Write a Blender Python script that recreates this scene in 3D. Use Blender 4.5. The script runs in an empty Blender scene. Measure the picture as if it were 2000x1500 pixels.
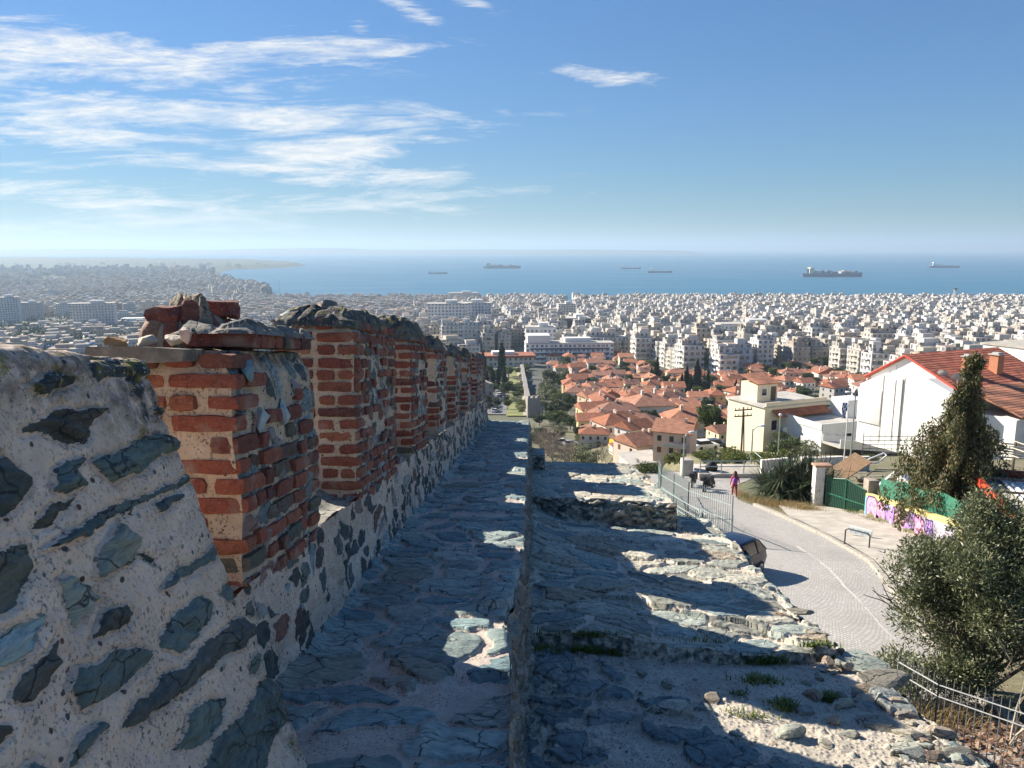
import bpy, math, random
import numpy as np
random.seed(7); RNG = np.random.default_rng(11)
SC = bpy.context.scene
COL = SC.collection
# ------------------------------------------------------------------ camera maths
F = 1502.0
PITCH = math.atan(266 / F)
def ray(px, py):
    a = (px - 1000) / F; b = (750 - py) / F
    y = math.cos(PITCH) + b * math.sin(PITCH)
    return a / y, (-math.sin(PITCH) + b * math.cos(PITCH)) / y
S, K = 0.14636, 0.03027          # the old wall drops S and drifts K per metre of length
def W(u, Y, w):                  # wall frame -> world
    return np.stack(np.broadcast_arrays(u + K * Y, Y, w - S * Y), -1)
SUN = np.array([1, -0.62, -0.70]); SUN /= np.linalg.norm(SUN)
# ------------------------------------------------------------------ noise in numpy
def _h(ix, iy, iz, seed=0):
    with np.errstate(over='ignore'):
        n = (ix.astype(np.uint32) * np.uint32(374761393) + iy.astype(np.uint32) * np.uint32(668265263)
             + iz.astype(np.uint32) * np.uint32(2246822519) + np.uint32(seed * 3266489 + 12345))
        n = (n ^ (n >> np.uint32(13))) * np.uint32(1274126177)
        n = (n ^ (n >> np.uint32(16))) * np.uint32(2654435761)
        n = n ^ (n >> np.uint32(15))
    return n.astype(np.float64) / 4294967295.0
def vn(x, y, z=0.0, seed=0):
    x, y, z = np.broadcast_arrays(np.asarray(x, float), np.asarray(y, float), np.asarray(z, float))
    fx, fy, fz = np.floor(x), np.floor(y), np.floor(z)
    tx, ty, tz = x - fx, y - fy, z - fz
    tx, ty, tz = [t * t * (3 - 2 * t) for t in (tx, ty, tz)]
    ix, iy, iz = fx.astype(np.int64), fy.astype(np.int64), fz.astype(np.int64)
    r = 0
    for dx in (0, 1):
        for dy in (0, 1):
            for dz in (0, 1):
                wgt = (tx if dx else 1 - tx) * (ty if dy else 1 - ty) * (tz if dz else 1 - tz)
                r = r + wgt * _h(ix + dx, iy + dy, iz + dz, seed)
    return r * 2 - 1
def fbm(x, y, z=0.0, oct=4, seed=0, gain=0.5):
    r = 0; a = 1; f = 1; n = 0
    for o in range(oct):
        r = r + a * vn(np.asarray(x) * f, np.asarray(y) * f, np.asarray(z) * f, seed + o * 17); n += a; a *= gain; f *= 2.03
    return r / n
def voro(s, t, seed=0, jit=0.9):
    cs, ct = np.floor(s), np.floor(t)
    f1 = np.full(s.shape, 9.0); f2 = f1.copy(); rid = np.zeros(s.shape); rid2 = rid.copy(); oy = rid.copy(); ox = rid.copy()
    for i in (-1, 0, 1):
        for j in (-1, 0, 1):
            a = (cs + i).astype(np.int64); b = (ct + j).astype(np.int64); zz = np.zeros_like(a)
            px = a + .5 + jit * (_h(a, b, zz, seed) - .5); py = b + .5 + jit * (_h(a, b, zz, seed + 5) - .5)
            d = np.hypot(s - px, t - py)
            c = d < f1
            f2 = np.where(c, f1, np.minimum(f2, d)); rid = np.where(c, _h(a, b, zz, seed + 9), rid)
            rid2 = np.where(c, _h(a, b, zz, seed + 21), rid2)
            ox = np.where(c, s - px, ox); oy = np.where(c, t - py, oy)
            f1 = np.where(c, d, f1)
    return f1, f2, rid, rid2, ox, oy
def sst(a, b, x):
    t = np.clip((x - a) / (b - a), 0, 1); return t * t * (3 - 2 * t)
def sdpoly(x, y, poly):          # signed distance, negative inside
    P = np.asarray(poly, float); d = np.full(x.shape, 1e18); sgn = np.ones(x.shape)
    n = len(P)
    for i in range(n):
        a = P[i]; b = P[i - 1]; ex, ey = b - a
        wx, wy = x - a[0], y - a[1]
        t = np.clip((wx * ex + wy * ey) / (ex * ex + ey * ey + 1e-12), 0, 1)
        d = np.minimum(d, (wx - ex * t) ** 2 + (wy - ey * t) ** 2)
        c1 = y >= a[1]; c2 = y < b[1]; c3 = ex * wy > ey * wx
        sgn = np.where((c1 & c2 & c3) | (~c1 & ~c2 & ~c3), -sgn, sgn)
    return sgn * np.sqrt(d)
# ------------------------------------------------------------------ objects
def link(o, parent=None):
    COL.objects.link(o)
    if parent is not None: o.parent = parent
    return o
def tag(o, label=None, cat=None, group=None, kind=None):
    if label: o['label'] = label
    if cat: o['category'] = cat
    if group: o['group'] = group
    if kind: o['kind'] = kind
    return o
def empty(name, loc=(0, 0, 0), rz=0.0):
    o = bpy.data.objects.new(name, None); o.location = loc; o.rotation_euler = (0, 0, rz); o.empty_display_size = .1
    return link(o)
def copy_tree(o, parent=None):
    c = o.copy(); COL.objects.link(c); c.parent = parent
    for ch in o.children: copy_tree(ch, c)
    return c
class MB:
    """collects simple shapes, links them as one mesh object"""
    def __init__(s): s.v = []; s.f = []; s.m = []; s.n = 0
    def add(s, v, f, m=0):
        v = np.asarray(v, float).reshape(-1, 3); s.v.append(v)
        s.f += [[i + s.n for i in q] for q in f]
        s.m += [m] * len(f); s.n += len(v); return s
    def box(s, c, d, m=0, rz=0.0, rx=0.0, ry=0.0, taper=1.0):
        x, y, z = np.array(d) / 2
        v = np.array([[-x, -y, -z], [x, -y, -z], [x, y, -z], [-x, y, -z], [-x * taper, -y * taper, z], [x * taper, -y * taper, z], [x * taper, y * taper, z], [-x * taper, y * taper, z]])
        v = v @ rot(rx, ry, rz).T + np.array(c)
        return s.add(v, [[0, 3, 2, 1], [4, 5, 6, 7], [0, 1, 5, 4], [1, 2, 6, 5], [2, 3, 7, 6], [3, 0, 4, 7]], m)
    def bar(s, a, b, r, m=0, n=6, r2=None, cap=True):
        a = np.array(a, float); b = np.array(b, float); d = b - a; L = np.linalg.norm(d)
        if L < 1e-9: return s
        d /= L; t = np.array([0, 0, 1.]) if abs(d[2]) < .9 else np.array([1., 0, 0])
        e1 = np.cross(d, t); e1 /= np.linalg.norm(e1); e2 = np.cross(d, e1)
        an = np.arange(n) * 2 * np.pi / n
        ring = np.cos(an)[:, None] * e1 + np.sin(an)[:, None] * e2
        v = np.concatenate([a + ring * r, b + ring * (r if r2 is None else r2)])
        f = [[i, n + i, n + (i + 1) % n, (i + 1) % n] for i in range(n)]
        if cap: f += [list(range(n)), list(range(2 * n - 1, n - 1, -1))]
        return s.add(v, f, m)
    def tube(s, pts, r, m=0, n=6, r1=None):
        k = len(pts) - 1
        for i in range(k):
            ra = r if r1 is None else r + (r1 - r) * i / k; rb = r if r1 is None else r + (r1 - r) * (i + 1) / k
            s.bar(pts[i], pts[i + 1], ra, m, n, rb)
        return s
    def quad(s, a, b, c, d, m=0): return s.add([a, b, c, d], [[0, 1, 2, 3]], m)
    def lathe(s, prof, c=(0, 0, 0), n=12, m=0):
        an = np.arange(n) * 2 * np.pi / n; v = []
        for r, z in prof: v += [[c[0] + r * math.cos(q), c[1] + r * math.sin(q), c[2] + z] for q in an]
        f = [[i * n + j, i * n + (j + 1) % n, (i + 1) * n + (j + 1) % n, (i + 1) * n + j] for i in range(len(prof) - 1) for j in range(n)]
        f += [list(range(n))[::-1], list(range((len(prof) - 1) * n, len(prof) * n))]
        return s.add(v, f, m)
    def prism(s, poly, z0, z1, m=0):     # poly: list of (x,y)
        n = len(poly); v = [[x, y, z0] for x, y in poly] + [[x, y, z1] for x, y in poly]
        return s.add(v, [list(range(n))[::-1], list(range(n, 2 * n))] + [[i, (i + 1) % n, n + (i + 1) % n, n + i] for i in range(n)], m)
    def mesh(s, name, mats, smooth=False):
        me = bpy.data.meshes.new(name)
        V = np.concatenate(s.v) if s.v else np.zeros((0, 3))
        me.from_pydata(V.tolist(), [], s.f)
        for m in (mats if isinstance(mats, (list, tuple)) else [mats]): me.materials.append(m)
        me.polygons.foreach_set('material_index', s.m)
        if smooth: me.polygons.foreach_set('use_smooth', [True] * len(s.f))
        me.update(); return me
    def build(s, name, mats, parent=None, smooth=False):
        return link(bpy.data.objects.new(name, s.mesh(name, mats, smooth)), parent)
def rot(rx, ry, rz):
    cx, sx, cy, sy, cz, sz = math.cos(rx), math.sin(rx), math.cos(ry), math.sin(ry), math.cos(rz), math.sin(rz)
    return (np.array([[cz, -sz, 0], [sz, cz, 0], [0, 0, 1]]) @ np.array([[cy, 0, sy], [0, 1, 0], [-sy, 0, cy]]) @ np.array([[1, 0, 0], [0, cx, -sx], [0, sx, cx]]))
def fast_mesh(name, V, Q, mats, attrs=None, midx=None, smooth=True, uv=None):
    """numpy quads -> mesh; attrs: {name: float per vertex}"""
    me = bpy.data.meshes.new(name); V = np.ascontiguousarray(V, np.float32).reshape(-1, 3); Q = np.ascontiguousarray(Q, np.int32)
    k = Q.shape[1]
    me.vertices.add(len(V)); me.vertices.foreach_set('co', V.ravel())
    me.loops.add(Q.size); me.loops.foreach_set('vertex_index', Q.ravel())
    me.polygons.add(len(Q)); me.polygons.foreach_set('loop_start', np.arange(len(Q), dtype=np.int32) * k)
    for m in (mats if isinstance(mats, (list, tuple)) else [mats]): me.materials.append(m)
    if midx is not None: me.polygons.foreach_set('material_index', np.asarray(midx, np.int32))
    me.polygons.foreach_set('use_smooth', np.full(len(Q), smooth))
    for n, a in (attrs or {}).items():
        a = np.asarray(a, np.float32)
        if a.ndim == 2:
            at = me.attributes.new(n, 'FLOAT_COLOR', 'POINT'); at.data.foreach_set('color', np.c_[a, np.ones(len(a), np.float32)].astype(np.float32).ravel())
        else:
            at = me.attributes.new(n, 'FLOAT', 'POINT'); at.data.foreach_set('value', a.ravel())
    if uv is not None:
        l = me.uv_layers.new(name='UVMap'); l.data.foreach_set('uv', np.ascontiguousarray(uv, np.float32).ravel())
    me.update(); me.validate(); return me
def grid_idx(ny, nx, off=0):
    i = np.arange(ny - 1)[:, None] * nx + np.arange(nx - 1)[None, :] + off
    return np.stack([i, i + 1, i + nx + 1, i + nx], -1).reshape(-1, 4)
def grids(name, parts, mats, parent=None, midx=None, smooth=True):
    """parts: list of (P[ny,nx,3], {attr: [ny,nx]}) merged into one mesh"""
    V = []; Q = []; A = {}; off = 0; MI = []
    for k, (P, at) in enumerate(parts):
        ny, nx = P.shape[:2]; V.append(P.reshape(-1, 3)); q = grid_idx(ny, nx, off); Q.append(q); off += ny * nx
        MI += [0 if midx is None else midx[k]] * len(q)
        for n in ('msk', 'rnd', 'aux'):
            A.setdefault(n, []).append(np.broadcast_to(at.get(n, 0.0), (ny, nx)).ravel())
    me = fast_mesh(name, np.concatenate(V), np.concatenate(Q), mats, {n: np.concatenate(a) for n, a in A.items()}, MI, smooth)
    return link(bpy.data.objects.new(name, me), parent)
# ------------------------------------------------------------------ materials
class NT:
    def __init__(s, name):
        s.m = bpy.data.materials.new(name); s.m.use_nodes = True; s.t = s.m.node_tree; s.t.nodes.clear()
        s.out = s.t.nodes.new('ShaderNodeOutputMaterial')
    def n(s, typ, ins=None, **props):
        nd = s.t.nodes.new('ShaderNode' + typ)
        for k, v in props.items(): setattr(nd, k, v)
        for k, v in (ins or {}).items(): s.set(nd, k, v)
        return nd
    def set(s, nd, k, v):
        sock = nd.inputs[k]
        if isinstance(v, bpy.types.NodeSocket): s.t.links.new(v, sock)
        elif isinstance(v, bpy.types.Node): s.t.links.new(v.outputs[0], sock)
        elif isinstance(v, (tuple, list)) and len(v) == 3 and sock.type == 'RGBA': sock.default_value = (*v, 1)
        else: sock.default_value = v
    def math(s, op, a, b=0.0, c=None, clamp=False):
        nd = s.n('Math', {0: a, 1: b}, operation=op, use_clamp=clamp)
        if c is not None: s.set(nd, 2, c)
        return nd.outputs[0]
    def mix(s, f, a, b, blend='MIX'):
        nd = s.t.nodes.new('ShaderNodeMix'); nd.data_type = 'RGBA'; nd.blend_type = blend; nd.clamp_factor = True
        s.set(nd, 0, f); s.set(nd, 6, a); s.set(nd, 7, b); return nd.outputs[2]
    def attr(s, name): return s.n('Attribute', attribute_name=name)
    def noise(s, scale, vec=None, detail=4.0, rough=.55, dist=0.0):
        nd = s.n('TexNoise', {'Scale': scale, 'Detail': detail, 'Roughness': rough, 'Distortion': dist})
        if vec is not None: s.set(nd, 'Vector', vec)
        return nd.outputs['Fac']
    def ramp(s, f, stops, interp='LINEAR'):
        nd = s.n('ValToRGB', {0: f}); r = nd.color_ramp; r.interpolation = interp
        while len(r.elements) < len(stops): r.elements.new(.5)
        for e, (p, c) in zip(r.elements, stops): e.position = p; e.color = (*c, 1) if len(c) == 3 else c
        return nd.outputs[0]
    def map(s, f, a, b, c=0.0, d=1.0):
        nd = s.n('MapRange', {0: f, 1: a, 2: b, 3: c, 4: d}); return nd.outputs[0]
    def obj(s): return s.n('TexCoord').outputs['Object']
    def geo(s): return s.n('NewGeometry')
    def bsdf(s, col, rough=.8, bump=None, bdist=.01, bstr=1.0, **kw):
        b = s.n('BsdfPrincipled', {'Base Color': col, 'Roughness': rough})
        for k, v in kw.items(): s.set(b, k.replace('_', ' '), v)
        if bump is not None:
            bn = s.n('Bump', {'Height': bump, 'Distance': bdist, 'Strength': bstr}); s.set(b, 'Normal', bn)
        s.t.links.new(b.outputs[0], s.out.inputs[0]); return s.m
def scaled(s, vec, sc):
    return s.n('Mapping', {'Vector': vec, 'Scale': sc}).outputs[0]
def plain(name, col, rough=.7, var=.12, scale=6.0, bump=0.0, **kw):
    s = NT(name); v = s.obj(); n = s.noise(scale, v, 5.0, .6)
    c = s.mix(s.map(n, .3, .7), tuple(np.clip(np.array(col) * (1 - var), 0, 1)), tuple(np.clip(np.array(col) * (1 + var), 0, 1)))
    return s.bsdf(c, rough, bump=n if bump else None, bdist=bump, **kw)
def masonry(name, stones, mortar, speck=(.05, .05, .06), sscale=1.0, lichen=False, pebble=True, rough=.85, grain=(1, 1, 1)):
    """old rubble masonry: msk = stone / mortar, rnd = one number per stone, aux = weathering, on block fronts painted shade"""
    s = NT(name); v = s.obj(); m = s.attr('msk').outputs['Fac']; r = s.attr('rnd').outputs['Fac']; aux = s.attr('aux').outputs['Fac']
    fine = s.noise(70 * sscale, v, 6.0, .65); mid = s.noise(14 * sscale, v, 6.0, .6); big = s.noise(2.2 * sscale, v, 4.0)
    streak = s.noise(9 * sscale, scaled(s, v, (1 * grain[0], 1 * grain[1], 6 * grain[2])), 6.0, .7, 1.2)
    sc = s.ramp(r, stones)
    sc = s.mix(s.map(streak, .35, .68), s.mix(1.0, sc, (.55, .58, .6), 'MULTIPLY'), s.mix(1.0, sc, (1.35, 1.32, 1.25), 'MULTIPLY'))
    sc = s.mix(s.map(mid, .55, .75, 0, .55), sc, s.mix(.5, sc, (.34, .33, .29)))
    sc = s.mix(s.map(fine, .62, .75, 0, .5), sc, (.42, .42, .4))
    wv_ = s.n('VectorMath', {0: v, 1: s.n('VectorMath', {0: s.n('TexNoise', {'Vector': v, 'Scale': 5 * sscale, 'Detail': 4.0}).outputs['Color'], 3: .22}, operation='SCALE').outputs[0]}, operation='ADD').outputs[0]
    ck = s.n('TexVoronoi', {'Vector': scaled(s, wv_, (1 * grain[0], 1 * grain[1], 2 * grain[2])), 'Scale': 4.2 * sscale}, feature='DISTANCE_TO_EDGE').outputs['Distance']; ckm = s.map(ck, .006, .022, 1, 0)
    sc = s.mix(s.math('MULTIPLY', ckm, .8), sc, (.03, .03, .032))
    mc = s.mix(s.map(big, .35, .65), tuple(np.array(mortar) * .78), tuple(np.array(mortar) * 1.12))
    mc = s.mix(s.map(mid, .4, .7, 0, .45), mc, tuple(np.array(mortar) * np.array([.62, .58, .55])))
    sp = s.noise(85 * sscale, v, 4.0, .65)
    mc = s.mix(s.math('MULTIPLY', s.map(sp, .54, .62, 0, .9), s.map(s.noise(5, v, 3), .35, .62, .15, 1)), mc, speck); mc = s.mix(s.map(s.noise(60 * sscale, v, 4.0, .7), .6, .66, 0, .45), mc, tuple(np.array(speck) * 1.5))
    if pebble:
        vr = s.n('TexVoronoi', {'Vector': v, 'Scale': 34 * sscale}); pr = s.n('TexWhiteNoise', {'Vector': vr.outputs['Color']}, noise_dimensions='3D')
        pm = s.math('MULTIPLY', s.map(vr.outputs['Distance'], .34, .26, 0, 1), s.map(pr.outputs['Value'], .8, .84, 0, 1))
        mc = s.mix(pm, mc, s.ramp(s.n('TexWhiteNoise', {'Vector': pr.outputs['Color']}).outputs['Value'], [(0, (.12, .06, .04)), (.3, (.07, .08, .09)), (.6, (.3, .26, .2)), (1, (.5, .47, .42))], 'CONSTANT'))
    mm = s.math('ADD', m, s.math('MULTIPLY', s.math('SUBTRACT', mid, .5), .7)); mm = s.map(mm, .38, .56)
    c = s.mix(mm, mc, sc)
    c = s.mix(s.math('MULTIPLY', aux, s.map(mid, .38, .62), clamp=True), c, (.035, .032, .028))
    if lichen:
        ln = s.noise(16, v, 5.0, .7); lf = s.math('MULTIPLY', aux, s.map(ln, .55, .62), clamp=True)
        c = s.mix(lf, c, s.mix(s.map(fine, .4, .6), (.17, .13, .015), (.30, .24, .03)))
        ln2 = s.noise(45, v, 3.0, .7); c = s.mix(s.math('MULTIPLY', aux, s.map(ln2, .62, .66), clamp=True), c, (.5, .53, .52))
    h = s.math('ADD', s.math('MULTIPLY', fine, .35), s.math('ADD', s.math('MULTIPLY', mid, .6), s.math('MULTIPLY', sp, .25)))
    h = s.math('ADD', h, s.math('MULTIPLY', mm, s.math('SUBTRACT', s.math('MULTIPLY', streak, .35), s.math('MULTIPLY', ckm, .6))))
    return s.bsdf(c, rough, h, .012, .9)
SKY_STRENGTH = .074; CLOUD = (5.8, 5.8, 5.7)
# ------------------------------------------------------------------ camera, light, sky
cam = bpy.data.cameras.new('camera'); cam.sensor_width = 36; cam.lens = 36 * F / 2000; cam.clip_start = .05; cam.clip_end = 300000
co = link(bpy.data.objects.new('camera', cam)); co.location = (0, 0, 0); co.rotation_euler = (math.pi / 2 - PITCH, 0, 0)
SC.camera = co
SC.view_settings.view_transform = 'Standard'; SC.view_settings.look = 'None'; SC.view_settings.gamma = 1; SC.view_settings.use_curve_mapping = False
SC.view_settings.exposure = EXPO = 1.15
SC.cycles.use_denoising = True
try: SC.cycles.denoiser = 'OPENIMAGEDENOISE'
except Exception: pass
SC.cycles.max_bounces = 6; SC.cycles.diffuse_bounces = 3; SC.cycles.glossy_bounces = 2; SC.cycles.transparent_max_bounces = 6; SC.cycles.volume_bounces = 0
SC.cycles.use_adaptive_sampling = True; SC.cycles.adaptive_threshold = .015
SC.cycles.sample_clamp_indirect = 6
elev = math.asin(-SUN[2])
sl = bpy.data.lights.new('sun', 'SUN'); sl.energy = 5.0; sl.angle = math.radians(.5); sl.color = (1, .91, .78)
so = link(bpy.data.objects.new('sun', sl)); so.location = (-30, 15, 30)
import mathutils
so.rotation_euler = mathutils.Vector(SUN).to_track_quat('-Z', 'Y').to_euler()
w = bpy.data.worlds.new('World'); SC.world = w; w.use_nodes = True
class WT(NT):
    def __init__(s): s.t = w.node_tree; s.t.nodes.clear(); s.out = s.t.nodes.new('ShaderNodeOutputWorld')
g = WT()
sky = g.n('TexSky', sky_type='NISHITA'); sky.sun_disc = False; sky.sun_elevation = elev
sky.sun_rotation = math.atan2(-SUN[0], -SUN[1])     # clockwise from +Y, seen from above
sky.altitude = 100; sky.air_density = 1.0; sky.dust_density = SKY_DUST = 0.0; sky.ozone_density = 3.0
d = g.n('TexCoord').outputs['Generated']; sep = g.n('SeparateXYZ', {0: d})
yy = g.math('MAXIMUM', sep.outputs[1], .05)
su = g.math('DIVIDE', sep.outputs[0], yy); sv = g.math('DIVIDE', sep.outputs[2], yy)
comb = g.n('CombineXYZ', {0: su, 1: sv}).outputs[0]
# wispy high cloud: soft elongated patches of the sky broken up by stretched noise
n1 = g.noise(3.4, scaled(g, comb, (1.0, 7.5, 1)), 11.0, .70, 1.3)
n2 = g.noise(9.0, scaled(g, comb, (1.0, 7.0, 1)), 9.0, .72, .8)
nn = g.math('ADD', g.math('MULTIPLY', n1, .62), g.math('MULTIPLY', n2, .38))
warp = g.math('MULTIPLY', g.math('SUBTRACT', g.noise(2.0, comb, 3.0), .5), .07)
def blob(px, py, hw, hh, tilt, amp):
    """cloud centred in the direction of a point of the sky, half sizes in the same units"""
    a, b = ray(px, py); sw, sh = hw / F, hh / F; ca, sa = math.cos(tilt), math.sin(tilt)
    x = g.math('SUBTRACT', su, a); y = g.math('SUBTRACT', g.math('ADD', sv, warp), b)
    p = g.math('DIVIDE', g.math('ADD', g.math('MULTIPLY', x, ca), g.math('MULTIPLY', y, sa)), sw)
    q = g.math('DIVIDE', g.math('SUBTRACT', g.math('MULTIPLY', y, ca), g.math('MULTIPLY', x, sa)), sh)
    r = g.math('ADD', g.math('MULTIPLY', p, p), g.math('MULTIPLY', q, q))
    return g.math('MULTIPLY', g.math('EXPONENT', g.math('MULTIPLY', r, -1.0)), amp)
bl = None
for b in [(130, 105, 440, 62, -.03, 1.1), (560, 92, 350, 28, -.04, .95), (90, 150, 260, 40, .1, .6), (330, 212, 500, 44, -.05, 1.15), (60, 210, 200, 35, 0, .6),
          (620, 290, 320, 42, .12, 1.15), (690, 338, 270, 30, -.03, 1.0), (330, 300, 250, 22, .03, .7), (150, 258, 320, 26, 0, 1.0), (80, 316, 140, 14, 0, .6),
          (160, 375, 330, 34, -.08, .95), (560, 395, 560, 34, .02, .85), (300, 420, 700, 40, .0, .7), (1150, 150, 125, 19, -.1, 1.15), (800, 25, 75, 16, -.5, .95), (915, 10, 50, 14, -.3, .95),
          (40, 40, 90, 40, .5, .45), (1200, 435, 120, 12, 0, .25), (700, 60, 60, 20, -.6, .5), (590, 60, 80, 14, -.3, .4)]:
    v = blob(*b); bl = v if bl is None else g.math('MAXIMUM', bl, v)
cl = g.map(g.math('ADD', g.math('MULTIPLY', bl, .62), g.math('MULTIPLY', g.math('SUBTRACT', nn, .5), 3.5)), .27, .80)
cl = g.math('MULTIPLY', cl, g.map(bl, .04, .4))
cl = g.math('MULTIPLY', cl, g.map(g.noise(26.0, scaled(g, comb, (1.0, 5.0, 1)), 6.0, .7, .4), .3, .6, .5, 1.0))
tint = g.mix(1.0, sky.outputs[0], (.56, .82, 1.06), 'MULTIPLY')
lum = g.n('RGBToBW', {0: tint}).outputs[0]; soft = g.math('DIVIDE', 1.0, g.math('ADD', 1.0, g.math('DIVIDE', lum, 5.5)))
tint = g.n('VectorMath', {0: tint, 3: soft}, operation='SCALE').outputs[0]
skyc = g.mix(cl, tint, CLOUD)
bg = g.n('Background', {0: skyc, 1: SKY_STRENGTH})
g.t.links.new(bg.outputs[0], g.out.inputs[0])
# ------------------------------------------------------------------ the fortress wall
SLATE = [(0, (.035, .055, .06)), (.2, (.06, .10, .11)), (.38, (.09, .135, .15)), (.52, (.05, .06, .055)), (.66, (.10, .13, .11)), (.8, (.13, .18, .19)), (.92, (.10, .085, .075)), (1, (.24, .30, .31))]
FLAGS = [(0, (.16, .215, .225)), (.2, (.24, .30, .30)), (.4, (.34, .37, .34)), (.55, (.21, .22, .20)), (.7, (.34, .35, .31)), (.85, (.42, .41, .36)), (.94, (.30, .25, .20)), (1, (.50, .48, .41))]
M_RUB = masonry('rubble_masonry', [(0, (.06, .062, .055)), (.15, (.095, .12, .115)), (.25, (.16, .205, .185)), (.4, (.12, .16, .165)), (.5, (.09, .082, .07)), (.6, (.19, .20, .155)), (.75, (.36, .36, .29)), (.9, (.26, .34, .35)), (1, (.42, .52, .53))], (.80, .595, .45), lichen=True, speck=(.05, .045, .045))
M_BASE = masonry('parapet_rubble', [(0, (.03, .045, .045)), (.3, (.07, .10, .105)), (.5, (.06, .05, .045)), (.65, (.14, .17, .165)), (.8, (.05, .07, .075)), (.9, (.20, .065, .04)), (1, (.36, .42, .42))], (.68, .535, .42))
M_CORE = masonry('merlon_mortar', [(0, (.06, .08, .08)), (.35, (.22, .27, .28)), (.55, (.12, .15, .15)), (.75, (.30, .36, .37)), (.88, (.25, .075, .04)), (1, (.46, .52, .52))], (.62, .49, .36), pebble=True)
M_FLAG = masonry('flagstones', [(p_, tuple(np.array(c_) * np.array([.80, .96, 1.02]))) for p_, c_ in FLAGS], (.52, .45, .385), pebble=False, sscale=.9, grain=(1.2, 2.4, .3))
M_TERR = masonry('terrace_stones', [(p_, tuple(np.array(c_) * np.array([1.25, 1.2, 1.12]))) for p_, c_ in FLAGS], (.68, .60, .48), pebble=False, sscale=.9, grain=(1.2, 2.6, .3))
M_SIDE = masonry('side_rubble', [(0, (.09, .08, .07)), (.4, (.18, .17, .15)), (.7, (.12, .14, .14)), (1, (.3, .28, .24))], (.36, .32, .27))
M_GRAV = masonry('gravel_bed', [(0, (.12, .14, .14)), (.5, (.25, .25, .22)), (1, (.36, .34, .3))], (.34, .31, .26), sscale=.8)
M_CAP = masonry('weathered_cap', [(0, (.05, .05, .045)), (.5, (.11, .10, .085)), (.8, (.16, .15, .12)), (1, (.24, .23, .2))], (.17, .15, .12), lichen=True)
M_ROCK = masonry('broken_rock', [(0, (.27, .25, .20)), (.35, (.38, .35, .28)), (.6, (.32, .36, .32)), (.8, (.27, .18, .12)), (1, (.5, .45, .37))], (.3, .27, .22), pebble=False)
def brick_mat():
    s = NT('old_brick'); r = s.geo().outputs['Random Per Island']; v = s.obj()
    c = s.ramp(r, [(0, (.15, .042, .03)), (.18, (.26, .07, .042)), (.4, (.34, .10, .055)), (.6, (.21, .058, .042)), (.78, (.38, .135, .068)), (.9, (.12, .042, .036)), (.97, (.12, .12, .085)), (1, (.10, .11, .09))])
    n = s.noise(28, v, 6, .65); n2 = s.noise(110, v, 4, .6); n3 = s.noise(6, v, 4)
    c = s.mix(s.map(n, .35, .68), s.mix(1, c, (.62, .58, .58), 'MULTIPLY'), s.mix(1, c, (1.22, 1.2, 1.18), 'MULTIPLY'))
    c = s.mix(s.map(n2, .58, .7, 0, .6), c, (.45, .35, .27)); c = s.mix(s.map(n, .58, .7, 0, .75), c, (.05, .036, .034))
    c = s.mix(s.map(n3, .54, .68, 0, .6), c, (.34, .27, .21))
    return s.bsdf(c, .88, s.math('ADD', n, s.math('MULTIPLY', n2, .5)), .012, .8)
M_BRICK = brick_mat()
UIN, UOUT = -1.25, -1.80
wall = tag(empty('fortress_wall', (0, 0, 0)), 'long crenellated stone and red brick fortress wall with a paved wall-walk', 'city wall')
# --- the wall-walk
def edge_u(Y):
    e = np.interp(Y, [0, 2.7, 3.6, 4.46, 4.5, 4.95, 5.3, 5.5, 7, 9, 12, 20], [-.07, -.085, -.12, -.16, -.13, -.115, -.10, -.085, -.095, -.105, -.115, -.13])
    return e + .016 * fbm(Y * 3.1, 3.3, 0, 4, 4)
def flag_field(s, t, cs, ct, seed, gap=.13, keep=.94, flat=1.0, wrp=1.0):
    wx = (fbm(s * 3, t * 3, 0, 3, seed) * .10 + (fbm(s * 14, t * 14, 2, 3, seed + 31) * .03 if wrp > 1 else 0)) * 1; wy = (fbm(s * 3, t * 3, 5, 3, seed + 3) * .10 + (fbm(s * 14, t * 14, 6, 3, seed + 33) * .03 if wrp > 1 else 0)) * 1
    a = (s + wx) / cs; b = (t + wy) / ct + .35 * vn(s / cs * .6, t / ct * .3, 2, seed)
    f1, f2, r, r2, ox, oy = voro(a, b, seed)
    e = f2 - f1; g = gap * (.6 + 1.2 * r2) + .10 * fbm(s * 9, t * 9, 1, 3, seed + 7)
    m = sst(g * .75, g * 1.05, e)
    m = m * (r2 < keep)
    dome = np.clip(e / .8, 0, 1) ** .6
    lay = fbm(s * 6 + r * 40, t * 15 + r * 17, r * 9, 4, seed + 2) * .22        # cleaved slate layers
    h = m * flat * (.016 + .022 * (r - .3) + .009 * dome * min(flat, 1) + .010 * lay + .05 * (ox * (r2 - .5) + oy * (r - .5))) + .008 * fbm(s * 18, t * 18, 0, 3, seed + 4)
    return m, r, h
n = 860
Yg = np.geomspace(1.15, 19.7, n)[:, None]; sg = np.linspace(0, 1, 118)[None, :]
eu = edge_u(Yg); U = -1.30 * (1 - sg) + eu * sg
m, r, h = flag_field(U + 0 * Yg, Yg + 0 * U, .42, .27, 31, .14, .95, 1.0, 2)
h = h + .03 * fbm(U * 1.3, Yg * .9, 0, 3, 8) + .05 * np.clip((-1.12 - U) / .14, 0, 1) ** 1.4
lip = ((Yg > 4.46) & (Yg < 5.3)) * np.clip((U + .38) / .1, 0, 1); h = h + .055 * lip * sst(4.46, 4.5, Yg)
step = .05 * sst(3.62, 3.6, Yg) * np.clip((U + .45) / .08, 0, 1); h = h - step * .8
h = h * (1 - .6 * (sg > .985))
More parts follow.
